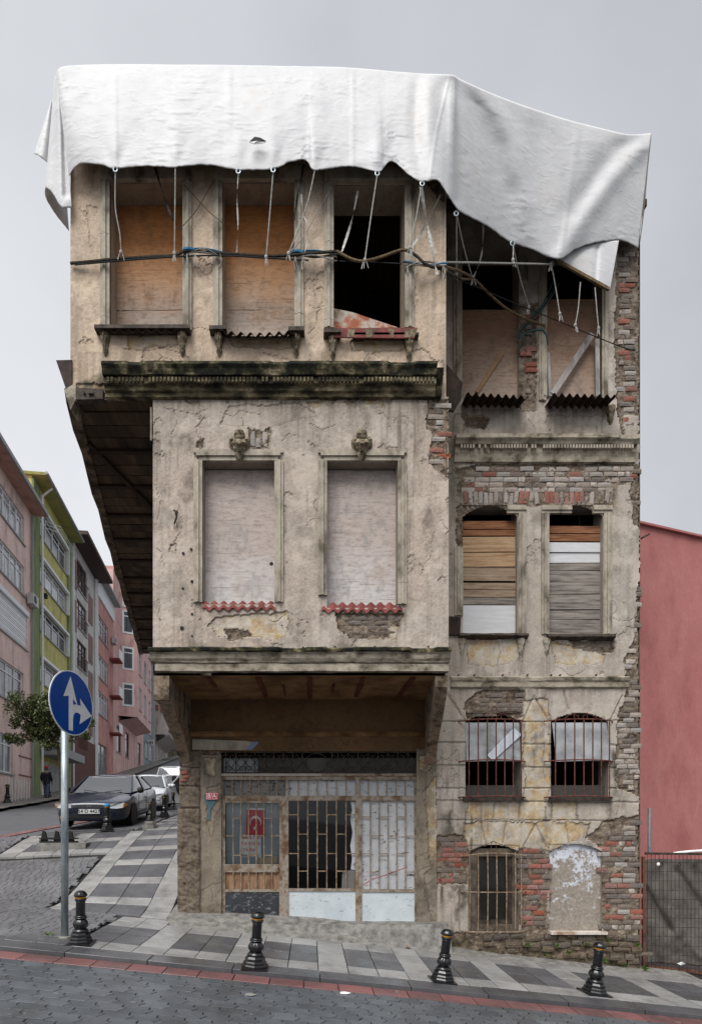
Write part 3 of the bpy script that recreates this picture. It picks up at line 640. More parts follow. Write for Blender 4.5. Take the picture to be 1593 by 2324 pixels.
# ---------------- wing
U1, U2 = (1048, 1178, 560, 905), (1240, 1365, 560, 905)
V1, V2 = (1050, 1174, 1146, 1442, 26), (1245, 1368, 1146, 1442, 26)
G1, G2 = (1056, 1182, 1618, 1812, 20), (1250, 1380, 1618, 1812, 20)
C1, C2 = (1063, 1178, 1918, 2118, 18), (1246, 1366, 1916, 2118, 18)
wing_patch = [
    ([(1036, 1066), (1100, 1052), (1445, 1050), (1445, 1085), (1400, 1100), (1396, 1150), (1360, 1165), (1250, 1150), (1180, 1150), (1170, 1165), (1045, 1168), (1038, 1110)], 2),
    ([(1402, 540), (1460, 540), (1460, 1010), (1420, 1010), (1402, 940), (1396, 760)], 2), ([(1428, 1055), (1460, 1055), (1460, 1210), (1440, 1190), (1432, 1120)], 2),
    ([(1446, 1320), (1460, 1320), (1460, 1620), (1425, 1620), (1418, 1500), (1440, 1440)], 2), ([(1398, 1640), (1425, 1570), (1462, 1560), (1462, 1810), (1398, 1790)], 2),
    ([(1330, 1900), (1380, 1862), (1462, 1850), (1462, 2150), (1366, 2140), (1366, 1930)], 2), ([(1178, 1918), (1246, 1918), (1246, 2125), (1178, 2125)], 2), ([(985, 1900), (1063, 1895), (1063, 2010), (985, 2012)], 2),
    ([(1034, 1150), (1052, 1150), (1052, 1240), (1036, 1240)], 2), ([(1172, 690), (1218, 690), (1216, 930), (1180, 935), (1172, 860)], 2), ([(1290, 1452), (1392, 1450), (1390, 1482), (1330, 1486), (1300, 1470)], 2),
    ([(1085, 1568), (1130, 1560), (1190, 1566), (1194, 1630), (1060, 1632), (1055, 1600)], 2), ([(980, 2120), (1462, 2120), (1462, 2230), (980, 2230)], 2),
    ([(1056, 1450), (1180, 1450), (1176, 1500), (1120, 1512), (1064, 1506)], 1), ([(1250, 1450), (1300, 1470), (1370, 1488), (1366, 1508), (1260, 1506)], 1), ([(1050, 1868), (1180, 1866), (1340, 1868), (1320, 1900), (1260, 1930), (1185, 1925), (1060, 1930)], 1),
    ([(1186, 1590), (1246, 1585), (1246, 1800), (1230, 1830), (1190, 1810)], 1), ([(1060, 1818), (1240, 1818), (1238, 1862), (1060, 1862)], 1), ([(1255, 1818), (1310, 1818), (1308, 1862), (1255, 1862)], 1), ([(1030, 940), (1060, 935), (1050, 985), (1030, 980)], .3), ([(1050, 940), (1110, 950), (1100, 975), (1060, 970)], 2),
    ([(985, 2010), (1063, 2010), (1063, 2120), (985, 2120)], .3), ([(1240, 945), (1370, 945), (1360, 985), (1250, 980)], .3), ([(1415, 940), (1450, 940), (1450, 1060), (1420, 1050)], .3)]
gro = [[(990, y), (1056, y)] for y in (1638, 1686, 1738, 1790)]+[[(1184, y), (1250, y)] for y in (1638, 1690, 1742, 1790)]+[[(1380, y), (1440, y)] for y in (1636, 1692, 1744, 1790)]+[[(990, 1818), (1450, 1822)], [(990, 1862), (1400, 1864)],
      [(1122, 1822), (1122, 1862)], [(1180, 1822), (1180, 1862)], [(1252, 1822), (1252, 1862)], [(1310, 1822), (1310, 1862)], [(1386, 1822), (1386, 1862)],
      [(1010, 1570), (1056, 1636)], [(1190, 1632), (1212, 1580), (1246, 1636)], [(1280, 1570), (1290, 1610)], [(1412, 1580), (1386, 1636)], [(1018, 1866), (1045, 1918)], [(1092, 1866), (1104, 1918)], [(1150, 1866), (1142, 1914)], [(1184, 1932), (1216, 1872), (1244, 1926)], [(1284, 1866), (1294, 1914)], [(1340, 1868), (1330, 1905)]]
wcr = [[(1130, 1456), (1136, 1480), (1128, 1512)], [(1175, 1500), (1190, 1460), (1180, 1540)], [(1210, 1640), (1205, 1680), (1215, 1720), (1208, 1760)], [(1240, 1680), (1232, 1730), (1238, 1770)], [(1020, 1770), (1015, 1800), (1025, 1830)], [(1405, 1760), (1412, 1800), (1400, 1850)], [(1050, 960), (1090, 950), (1110, 975)], [(1200, 950), (1215, 975)], [(1010, 1560), (1035, 1600), (1050, 1640)], [(1300, 1470), (1310, 1500)]]
def wing_moss(px, py):
    a = np.clip((py-2110)/40, 0, 1)*np.clip(fbm(px/50+4, py/30, 4)*2+.25, 0, 1)*.85
    b = np.clip(1-abs(py-1015)/55, 0, 1)*np.clip(fbm(px/40+9, py/25, 4)*2-.1, 0, 1)*.6
    c = np.clip(1-abs(px-1025)/25, 0, 1)*np.clip((py-930)/40, 0, 1)*np.clip((1200-py)/100, 0, 1)*.5
    return a+b+c
wall_wing = panel('wing_wall', house, YW, 985, 1455, 470, 2225, M['plaster_wing'], (U1, U2, V1, V2, G1, G2, C1, C2), wing_patch, wcr, gro, moss=wing_moss, ncr=24, seed=3, edge=9, depth=.34, dirt=lambda px, py: .7+.8*np.clip((py-1440)/120, 0, 1), runs=[(1018, 1045, 600, 900, .6), (1018, 1440, 1055, 30, .6), (1040, 1060, 1450, 90, .75), (1170, 1200, 1450, 110, .7), (1235, 1262, 1450, 100, .7), (1365, 1400, 1450, 110, .65), (1018, 1425, 1566, 26, .6), (1040, 1060, 1815, 60, .7), (1178, 1200, 1815, 60, .8), (1240, 1260, 1815, 60, .7), (1372, 1395, 1815, 50, .6), (985, 1000, 1560, 500, .6), (1195, 1240, 1640, 130, .65), (1044, 1184, 930, 25, .8), (1236, 1380, 930, 25, .8), (985, 1460, 2118, 60, .7)])
bw = lambda **k: k
brick_field([(1046, 1068), (1100, 1056), (1432, 1056), (1432, 1085), (1392, 1098), (1390, 1112), (1046, 1112)], YW, wall_wing, {'brick_pale': 6, 'brick_red': 1, 'brick_grey': 2}, 12, 33, .006, 2, .03, seed=5)
for i, x in enumerate(np.arange(1046, 1392, 11.5)):             # soldier course over the arched windows
    if random.random() < .9:
        xa = 1112 if x < 1212 else 1306; BRK.append((x, 1128+random.uniform(-3, 3), YW, 9, 29, (x-xa)*.0016, random.choice(['brick_pale', 'brick_pale', 'brick_grey', 'brick_red'])+'_r', .006, wall_wing))
for i, x in enumerate(np.arange(1052, 1372, 10.5)):
    a = 1112 if x < 1212 else 1306
    if abs(x-a) < 62 and not (1178 < x < 1240): BRK.append((x, 1141+16*((x-a)/62)**2, YW, 8.5, 13, (x-a)*.004, 'brick_grey_r', .004, wall_wing))
brick_field([(1404, 556), (1440, 556), (1442, 1005), (1424, 1000), (1406, 930)], YW, wall_wing, {'brick_grey': 4.5, 'brick_red': 2.8, 'brick_pale': 2}, 11.8, 27, .008, 3, .05, seed=6)
brick_field([(1434, 1062), (1446, 1062), (1447, 1195), (1440, 1185)], YW, wall_wing, {'brick_grey': 3, 'brick_red': 2}, 11.8, 24, .008, 2, .05, seed=7)
brick_field([(1436, 1330), (1447, 1330), (1447, 1610), (1428, 1610), (1424, 1500)], YW, wall_wing, {'brick_grey': 3, 'brick_pale': 2}, 11.8, 24, .008, 2, .08, seed=8)
brick_field([(1402, 1645), (1425, 1580), (1449, 1570), (1449, 1800), (1402, 1785)], YW, wall_wing, {'brick_pale': 3, 'brick_grey': 3, 'brick_red': .4}, 11.8, 26, .008, 2, .05, seed=9)
brick_field([(1372, 1880), (1448, 1862), (1448, 2112), (1372, 2108)], YW, wall_wing, {'brick_grey': 3.4, 'brick_red': 2.4, 'brick_pale': 2}, 11.8, 29, .008, 3, .08, seed=10)
brick_field([(1184, 1926), (1244, 1926), (1244, 2100), (1184, 2100)], YW, wall_wing, {'brick_grey': 3, 'brick_red': 2.6}, 11.8, 27, .009, 3, .15, seed=11)
brick_field([(988, 1905), (1058, 1900), (1058, 2006), (988, 2006)], YW, wall_wing, {'brick_red': 2, 'brick_grey': 3}, 11.8, 29, .006, 3, .06, seed=12)
brick_field([(1180, 700), (1214, 700), (1212, 920), (1182, 920)], YW, wall_wing, {'brick_red': 5, 'brick_grey': 1}, 12, 28, .02, 2, .25, seed=13)
brick_field([(1100, 1574), (1186, 1572), (1186, 1618), (1075, 1622)], YW, wall_wing, {'brick_grey': 1}, 11, 28, .004, 3, .25, seed=14)
brick_field([(1300, 1458), (1384, 1458), (1382, 1478), (1330, 1480)], YW, wall_wing, {'brick_grey': 1}, 11, 28, .002, 2, .1, seed=15)
r = random.Random(21)
y = 2122                                                       # rubble foot of the wing
while y < 2200:
    x = 1095
    while x < 1452:
        l = r.uniform(18, 44); hh = r.uniform(10, 17)
        if y < 2134+(x-985)*.112 and r.random() > .12: BRK.append((x+l/2, y+hh/2+r.uniform(-3, 3), YW, l-3, hh-2, r.uniform(-.12, .12), 'rubble', .02+r.uniform(-.01, .02), wall_wing))
        x += l
    y += 14
BRK.sort(key=lambda b: -b[3]*b[4]*(1 if b[6] != 'brick_grey_r' else .3))
shared = {}; rest = {}
for i, (cx, cy, Y, l, h, an, mt, pr, par) in enumerate(BRK):
    rot = mt.endswith('_r'); mt = mt[:-2] if rot else mt; L_, H_ = l*Y/F, h*Y/F
    c = P(cx, cy, Y); var = i % 10
    if i < 300:
        key = (var, mt)
        if key not in shared:
            me = bpy.data.meshes.new('brick'); me.from_pydata(bmesh_var[var][0], [], bmesh_var[var][1]); me.materials.append(M[mt]); shared[key] = me
        o = bpy.data.objects.new('stone' if mt == 'rubble' else 'brick', shared[key]); col.objects.link(o); o.parent = par
        o.location = (c.x, Y+.046-pr, c.z); o.scale = (L_, .026 if mt != 'rubble' else .045, H_); o.rotation_euler = (random.uniform(-.03, .03), an, random.uniform(-.03, .03))
        me = shared[key]
    else:
        mb = rest.setdefault((mt, par.name), (MB(), par))[0]; ca, sa = math.cos(an), math.sin(an)
        mb.add([(c.x+v[0]*L_*ca+v[2]*H_*sa, Y+.046-pr+v[1]*.026, c.z-v[0]*L_*sa+v[2]*H_*ca) for v in bmesh_var[var][0]], bmesh_var[var][1])
for (mt, pn), (mb, par) in rest.items(): mb.build('brick', M[mt], par)['kind'] = 'stuff'
# ---------------- body behind the fronts: closed so that the rooms are dark
def zz(y, Y): return (CY-y)*Y/F
def xx(x, Y): return (x-CX)*Y/F
zs = zz(905, YB); zt = zz(330, YB); BACK = 21.0
oe = lambda Y: -3.45-.214*(Y-YB)                                # outer edge of the jettied top floor along the side street
ie = lambda Y: -2.26-.15*(Y-YB)                                 # side wall below
def vwall(name, pts, z0, z1, mat):
    mb = MB()
    for a, b in zip(pts[:-1], pts[1:]): mb.quad((a[0], a[1], z0), (b[0], b[1], z0), (b[0], b[1], z1), (a[0], a[1], z1))
    return mb.build(name, mat, house)
XR = xx(1454, YW)
vwall('upper_side_wall', [(-3.449, YB), (oe(BACK), BACK)], zs, zt, M['plaster_up'])
vwall('side_wall', [(-2.267, YB+.002), (-2.267, YW), (ie(BACK), BACK)], zz(1588, YW), zs-.01, M['plaster'])
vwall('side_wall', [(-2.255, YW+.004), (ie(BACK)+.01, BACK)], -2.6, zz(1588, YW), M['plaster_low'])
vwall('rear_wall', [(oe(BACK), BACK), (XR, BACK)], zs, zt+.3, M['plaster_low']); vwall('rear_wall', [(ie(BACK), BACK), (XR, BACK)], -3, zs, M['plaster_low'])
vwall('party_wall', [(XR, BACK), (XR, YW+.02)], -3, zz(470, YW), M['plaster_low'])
vwall('return_wall', [(1.944, YB+.002), (2.15, YW+.3)], zz(1588, YW)+.02, zt, M['plaster_up'])
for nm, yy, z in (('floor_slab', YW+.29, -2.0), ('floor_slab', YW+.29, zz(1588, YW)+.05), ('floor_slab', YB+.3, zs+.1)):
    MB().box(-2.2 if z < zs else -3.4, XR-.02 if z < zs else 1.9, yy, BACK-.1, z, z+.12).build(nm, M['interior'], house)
# dark partition walls inside, behind the openings
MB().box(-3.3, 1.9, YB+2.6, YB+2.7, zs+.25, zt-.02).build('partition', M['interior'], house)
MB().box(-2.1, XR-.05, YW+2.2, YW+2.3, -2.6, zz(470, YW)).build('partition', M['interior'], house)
mb = MB().box(-3.6, 1.98, YB-.05, BACK, zt-.01, zt+.12); roof = mb.build('roof', M['soffit'], house)
MB().box(1.99, XR+.05, YW-.1, BACK, zz(480, YW), zz(480, YW)+.12).build('roof', M['soffit'], house)
# soffit of the jettied top floor: boards, beams, edge board
sof = MB().add([(-3.44, YB+.03, zs), (-2.2, YB+.03, zs), (-2.2, YW, zs), (ie(BACK)+.1, BACK, zs), (oe(BACK), BACK, zs)], [(0, 1, 2, 3, 4)]).build('soffit', M['soffit'], house)
y = YB+.25; k = 0
while y < BACK-.2:
    if k % 4 == 3: MB().bar((oe(y)+.05, y, zs-.03), (ie(y)+.1, y+.02, zs-.03), .09, .07).build('soffit_beam', M['soffit_beam'], sof)
    else: MB().box(oe(y)+.05, ie(y)+.1, y, y+.27, zs-.018-random.uniform(0, .008), zs-.004).build('soffit_board', M['soffit'], sof)
    y += .29 if k % 4 != 3 else .12; k += 1
MB().bar((oe(YB+.9)+.1, YB+.9, zs-.05), (ie(12)+.05, 12.2, zs-.05), .07, .06).build('brace', M['soffit_beam'], sof)
mb = MB(); n = 22
for i in range(n+1):
    y = YB-.02+(BACK-YB)*i/n; e = oe(y); w_ = .09+.025*math.sin(i*2.1); d = .05+.03*random.random()
    mb.v += [(e-w_, y, zs+.14), (e-w_*.7, y, zs-d), (e+.09, y, zs-.06), (e+.09, y, zs+.14)]
    if i: o = (i-1)*4; mb.f += [(o+j, o+(j+1) % 4, o+4+(j+1) % 4, o+4+j) for j in range(4)]
mb.f += [(0, 1, 2, 3)]; mb.build('edge_board', pmat('edge_board', [(40, 34, 28), (82, 70, 56), (124, 108, 88)], 5, .9, .6, 30), house)
# ragged end of the edge and the tin flashing at the front corner
MB().prism([P(127, 817, YB-.02), P(163, 816, YB-.02), P(163, 872, YB-.02), P(150, 884, YB-.02)], (0, 0, 0), (0, 1.2, 0)).build('flashing', M['corr_dark'], house)
MB().prism([P(146, 884, YB-.03), P(172, 868, YB-.03), P(172, 905, YB-.03), P(160, 930, YB-.03)], (0, 0, 0), (0, .3, 0)).build('corner_block', M['stained'], house)
bm_ = MB().prism([P(173, 880, YB-.06), P(233, 882, YB-.06), P(233, 905, YB-.06), P(173, 906, YB-.06)], (0, 0, 0), (0, .1, 0)).build('iron_beam', M['rust_dark'], house)
for x in (192, 210, 204): MB().lathe([(.02, 0), (.02, .02), (.012, .03)], 8, P(x, 893, YB-.06)-Vector((0, .03, 0)), 'y').build('bolt', M['rust_dark'], bm_)
MB().bar(P(343, 925, YB-.0), P(343, 1000, YB), .02, .02).build('batten', M['moulding'], house)
# ---------------- cornices
def cornice(name, Y, x0, x1, prof, mat, jig=3.0, step=.05, gaps=(), parent=house):
    X0, X1 = xx(x0, Y), xx(x1, Y); n = max(2, int((X1-X0)/step)); mb = MB(); m = len(prof)
    for i in range(n+1):
        X = X0+(X1-X0)*i/n; pxx = X*F/Y+CX
        wob = [jig*.42*(mnoise.noise((X*2.2, j*.9, 3.1))+.6*mnoise.noise((X*9, j*1.3, 7))) for j in range(m)]
        worn = 1
        for g0, g1, a in gaps:
            if g0 < pxx < g1: worn = a
        for j, (d, y) in enumerate(prof):
            mb.v.append((X, Y-d*worn*(1 if 0 < j < m-1 else 1)+.004*wob[j], zz(y, Y)+.006*wob[j]))
        if i: o = (i-1)*m; mb.f += [(o+j, o+m+j, o+m+j+1, o+j+1) for j in range(m-1)]
    mb.f += [tuple(range(m)), tuple(n*m+j for j in range(m))]
    return mb.build(name, mat, parent)
fz = cornice('frieze', YB, 242, 985, [(-.02, 873), (.14, 873.5), (.14, 886), (.10, 888), (.09, 896), (.06, 899), (.05, 906), (-.02, 908)], M['stained_dark'], 3.5)
cu = cornice('cornice', YB, 242, 985, [(-.02, 842), (.10, 843), (.22, 846), (.23, 853), (.2, 860), (.18, 871), (-.02, 872.5)], M['mossy'], 4.2, gaps=((300, 330, .9), (620, 660, .92), (880, 930, .88)))
cornice('cornice_end', YB, 986, 1000, [(-.02, 846), (.12, 850), (.2, 858), (.16, 870), (.1, 885), (.05, 905), (-.02, 908)], M['mossy'], 3)
mb = MB(); x = 252
while x < 975:
    if random.random() < .9: a, b = P(x, 875, YB), P(x+5, 885, YB); mb.box(a.x, b.x, YB-.168, YB-.12, b.z, a.z)
    x += 8.4
mb.build('dentil', M['stained_dark'], cu)['kind'] = 'stuff'
cornice('cornice_lip', YB, 341, 1021, [(-.02, 1472), (.10, 1473), (.13, 1477), (.13, 1482.5), (-.02, 1483)], M['mossy'], 3.2, gaps=((640, 690, .5), (740, 800, .6), (930, 985, .4)))
cb = cornice('cornice', YB, 343, 1019, [(-.02, 1483.5), (.105, 1484), (.08, 1488), (.065, 1497), (.04, 1502), (.03, 1505), (-.02, 1506)], M['stained_pale'], 3.6, gaps=((560, 640, .75), (760, 800, .8), (920, 965, .7)))
cornice('fascia', YB, 352, 1018, [(-.02, 1507), (.015, 1507), (.02, 1524), (-.05, 1526)], M['stained_pale'], 4)
cw = cornice('cornice', YW, 1030, 1440, [(-.02, 994), (.1, 995), (.17, 998), (.17, 1007), (.13, 1011), (.11, 1016), (.06, 1017), (.06, 1030), (.04, 1040), (.03, 1050), (-.02, 1052)], M['stained_pale'], 3, gaps=((1396, 1440, .8),))
mb = MB(); x = 1042
while x < 1425:
    if random.random() < .85: a, b = P(x, 1018, YW), P(x+4, 1026, YW); mb.box(a.x, b.x, YW-.12, YW-.05, b.z, a.z)
    x += 6.6
mb.build('dentil', M['moulding'], cw)['kind'] = 'stuff'
cornice('string_course', YW, 1022, 1425, [(-.02, 1535), (.05, 1537), (.08, 1540), (.07, 1546), (.045, 1550), (.04, 1560), (-.02, 1566)], M['stained_pale'], 4.5, gaps=((1180, 1235, .55), (1090, 1110, .6)))
# ---------------- window surrounds
def jamb(mb, Y, xo, xi, y0, y1, bands=((0, .3, .03), (.3, .62, .05), (.62, 1, .028))):
    y = y0
    while y < y1-1:
        ye = min(y1, y+random.uniform(34, 62)); j = random.uniform(-.002, .002)
        for a, b, pr in bands:
            p, q = P(xo+(xi-xo)*a, ye, Y), P(xo+(xi-xo)*b, y, Y); mb.box(min(p.x, q.x), max(p.x, q.x), Y-pr+j, Y+.03, p.z, q.z)
        y = ye
def surround(Y, op, wpx, lb, rb, top=True, parent=house, tpx=None, name='window'):
    x0, x1, y0 = op[0], op[1], op[2]; tp = tpx or wpx; w_ = group_part(name, parent)
    for xo, xi, ye in ((x0-wpx, x0, lb), (x1+wpx, x1, rb)): mb = MB(); jamb(mb, Y, xo, xi, y0, ye); mb.build('jamb', M['moulding'], w_)
    if top:
        mb = MB()
        for a, b, pr in ((0, .3, .0305), (.3, .62, .0505), (.62, 1, .0285)):
            p, q = P(x0-wpx*(1-a), y0-tp*(1-b), Y), P(x1+wpx*(1-a), y0-tp*(1-a), Y); mb.box(p.x, q.x, Y-pr, Y+.03, p.z-.001, q.z)
        mb.build('head', M['moulding'], w_)
    return w_
def board(op, Y, y0, y1, mat, parent, dx=0, tilt=0, name='board', rec=.1):
    a, b = P(op[0]-1+dx, y1, Y), P(op[1]+1+dx, y0, Y); n = 10; mb = MB()
    for j in range(n+1):
        for i in range(n+1):
            u, t = i/n, j/n; mb.v.append((a.x+(b.x-a.x)*u, Y+rec+.012*mnoise.noise((u*2, t*3, a.x*3))+tilt*(1-t), a.z+(b.z-a.z)*t))
    mb.f += [(j*(n+1)+i, j*(n+1)+i+1, (j+1)*(n+1)+i+1, (j+1)*(n+1)+i) for j in range(n) for i in range(n)]
    o = mb.build(name, mat, parent); s = o.modifiers.new('s', 'SOLIDIFY'); s.thickness = .012; return o
def ornament(name, cx, y0, y1, Y, prof, dep, mat, parent, lobes=5):
    n, m = 14, 22; mb = MB()
    for j in range(m+1):
        t = j/m; hw = np.interp(t, [p[0] for p in prof], [p[1] for p in prof])*(1+.07*math.sin(t*28)); d = np.interp(t, [p[0] for p in dep], [p[1] for p in dep])
        for i in range(n+1):
            u = i/n*2-1; pp = P(cx+hw*u, y0+(y1-y0)*t, Y)
            rl = max(0, 1-u*u)**.5; fl = .78+.22*abs(math.cos(u*lobes+t*3))+.15*math.sin(t*22+u*u*5)*abs(u)
            mb.v.append((pp.x, Y+.005-d*rl*fl, pp.z))
    mb.f += [(j*(n+1)+i, j*(n+1)+i+1, (j+1)*(n+1)+i+1, (j+1)*(n+1)+i) for j in range(m) for i in range(n)]
    return mb.build(name, mat, parent, True)
CONS = [(0, 11), (.12, 12), (.25, 10), (.4, 8.5), (.55, 5.5), (.7, 7), (.85, 4.5), (1, 1)]; COND = [(0, .1), (.2, .11), (.5, .08), (.7, .07), (1, .01)]
ply1 = plywood('plywood_orange', (186, 126, 76), (184, 144, 108), (174, 160, 148), 7.3, 9.0)
ws = []
for op, bt in ((W1, 752), (W2, 750), (W3, 745)):
    w_ = surround(YB, op, 21, bt, bt, False); ws.append(w_)
    lb = MB(); a, b = P(op[0]-20, 408, YB), P(op[1]+20, 385, YB); lb.box(a.x, b.x, YB-.05, YB+.02, a.z-.03, b.z); lb.build('lintel', M['moulding'], w_)
for op, w_ in ((W1, ws[0]), (W2, ws[1])):
    for ya, yb, rc in ((417, 560, .31), (560.5, 662, .3), (662.5, 756, .308)): board(op, YB, ya, yb, ply1, w_, rec=rc+random.uniform(-.003, .003))
def sill(x0, x1, y0, y1, Y, pr, parent, mat=M['rust_dark']):
    a, b = P(x0, y1, Y), P(x1, y0, Y); return MB().box(a.x, b.x, Y-pr, Y+.05, a.z, b.z).build('sill', mat, parent)
sill(221, 434, 753, 761, YB, .13, ws[0]); sill(478, 516, 755, 763, YB, .13, ws[1]); sill(655, 691, 757, 766, YB, .13, ws[1]); sill(734, 772, 762, 770, YB, .13, ws[2]); sill(800, 948, 767, 772, YB, .1, ws[2])
for x, y, w_ in ((240, 762, 0), (414, 762, 0), (498, 764, 1), (672, 767, 1), (755, 771, 2), (928, 773, 2)):
    ornament('bracket', x, y, y+48, YB, CONS, COND, M['ornament'], ws[w_])
def corrugated(name, x0, x1, Y, yb, yf, dep, wl, amp, mat, parent, sag=0, drop=0):
    n = int((x1-x0)*1.0); mb = MB(); m = 3
    for s_ in (0, 1):
        for i in range(n+1):
            x = x0+(x1-x0)*i/n
            for j in range(m+1):
                t = j/m; YY = Y+.03-dep*t; y = yb+(yf-yb)*t+sag*t*4*(i/n)*(1-i/n)+drop*t*i/n
                p = P(x, y, YY); z = p.z+amp*Y/F*math.sin(2*math.pi*(x-x0)/wl)+s_*.004; mb.v.append((xx(x, Y), YY, z))
    k = (n+1)*(m+1)
    for s_ in (0, 1): mb.f += [(s_*k+i*(m+1)+j, s_*k+(i+1)*(m+1)+j, s_*k+(i+1)*(m+1)+j+1, s_*k+i*(m+1)+j+1) for i in range(n) for j in range(m)]
    mb.f += [(i*(m+1)+m, (i+1)*(m+1)+m, k+(i+1)*(m+1)+m, k+i*(m+1)+m) for i in range(n)]
    return mb.build(name, mat, parent)
corrugated('corrugated_sheet', 249, 414, YB, 752, 750, .14, 21, 4.5, M['corr_dark'], ws[0])
corrugated('corrugated_sheet', 503, 670, YB, 764, 752, .2, 21, 4.5, M['corr_dark'], ws[1], sag=7)
sh = MB().prism([P(757, 765, YB-.1), P(940, 767, YB-.1), P(948, 743, YB-.1), P(765, 744, YB-.1)], (0, 0, 0), (0, .015, 0)).build('striped_sheet', M['corr_red'], ws[2])
for xa, xb, xc, xd in ((790, 806, 802, 788), (828, 856, 842, 832), (880, 896, 892, 888), (920, 947, 940, 916)):
    MB().prism([P(xa, 746, YB-.102), P(xb, 746, YB-.102), P(xc, 764, YB-.102), P(xd, 764, YB-.102)], (0, 0, 0), (0, .001, 0)).build('pale_stripe', M['ornament'], sh)
mb = MB().prism([P(757, 746, YB+.15), P(902, 742, YB+.15), P(850, 725, YB+.15), P(800, 708, YB+.15), P(757, 699, YB+.15)], (0, 0, 0), (0, .1, 0)); mb.build('low_wall', pmat('flaking_wall', [(150, 84, 62), (176, 110, 84), (196, 188, 176), (150, 132, 110)], 3, .9, .5, 30), ws[2])
# bay windows
ply2 = plywood('plywood_grey', (186, 174, 167), (208, 206, 206), (210, 210, 212), 1.2, 4.95, .5)
for k, (op, lb, rb, bb) in enumerate(((B1, 1368, 1368, 1372), (B2, 1352, 1372, 1378))):
    w_ = surround(YB, op, 20, lb, rb, True, tpx=25); ws.append(w_)
    board(op, YB, op[2]+2, bb, ply2, w_, rec=.2)
    cx = (op[0]+op[1])/2+(2 if k == 0 else -1)
    kn = ornament('keystone', cx, 1000, 1046, YB-.03, [(0, 16), (.15, 21), (.3, 20), (.5, 13), (.7, 10), (.88, 9), (1, 4)], [(0, .06), (.3, .13), (.6, .1), (1, .04)], M['ornament'], w_)
    ornament('crest', cx, 976, 1002, YB-.02, [(0, 5), (.2, 11), (.6, 12), (1, 10)], [(0, .04), (.4, .12), (1, .09)], M['ornament'], w_, 9)
    for sgn in (-1, 1): ornament('volute', cx+sgn*17, 992, 1022, YB-.02, [(0, 2), (.3, 7), (.7, 6), (1, 2)], [(0, .03), (.4, .09), (1, .02)], M['ornament'], w_, 7)
    ornament('mask', cx, 1000, 1024, YB-.12, [(0, 5), (.3, 8), (.6, 7), (1, 3)], [(0, .03), (.4, .07), (.55, .1), (.7, .06), (1, .02)], M['ornament'], w_, 3)
corrugated('corrugated_sheet', 459, 626, YB, 1368, 1383, .055, 21.5, 3.6, M['corr_red'], ws[3]); corrugated('corrugated_sheet', 729, 913, YB, 1371, 1388, .055, 21.5, 3.6, M['corr_red'], ws[4])
# wing windows, top floor
ply3 = plywood('plywood_pink', (134, 104, 84), (164, 142, 124), (176, 160, 148), 7.0, 9.0, .6)
for k, (op, lb, rb) in enumerate(((U1, 900, 640), (U2, 900, 905))):
    w_ = surround(YW, (op[0], op[1], 590 if k == 0 else 600), 19 if k == 0 else 13, lb, rb, False); ws.append(w_)
    board(op, YW, 692 if k == 0 else 668, 900, ply3, w_, rec=.1)
corrugated('corrugated_sheet', 1046, 1183, YW, 924, 894, .38, 16.5, 4.2, M['corr_dark'], ws[5], drop=8); corrugated('corrugated_sheet', 1236, 1376, YW, 926, 896, .36, 16.5, 4.2, M['corr_dark'], ws[6], drop=4)
jm = MB(); jamb(jm, YW, 1222, 1238, 640, 910); jm.build('pilaster', M['moulding'], house)
jm = MB(); jamb(jm, YW, 1030, 1046, 600, 905); jm.build('pilaster', M['moulding'], house)
grw = pmat('grey_wood', [(112, 106, 102), (158, 152, 148), (182, 176, 170)], 5, .85, .4, 50, (1, 1, .3))
MB().bar(P(1254, 894, YW-.02), P(1344, 758, YW-.02), .1, .03, (0, 1, 0)).build('diagonal_plank', grw, ws[6]); MB().bar(P(1248, 900, YW-.01), P(1244, 800, YW-.01), .05, .03, (0, 1, 0)).build('batten', grw, ws[6]); MB().bar(P(1356, 900, YW-.01), P(1355, 770, YW-.01), .07, .03, (0, 1, 0)).build('batten', grw, ws[6])
MB().bar(P(1082, 890, YW+.07), P(1140, 800, YW+.07), .07, .02, (0, 1, 0)).build('diagonal_plank', pmat('raw_wood', [(146, 112, 80), (166, 134, 104)], 5, .8, .3, 40, (1, 1, .3)), ws[5])
ornament('bracket', 1384, 925, 965, YW, CONS, COND, M['ornament'], ws[6])
MB().prism([P(1014, 826, 9.2), P(1050, 868, 9.2), P(1046, 905, 9.2), P(1030, 932, 9.2), P(1014, 930, 9.2)], (0, 0, 0), (0, .04, 0)).build('tin_sheet', M['corr_dark'], house)
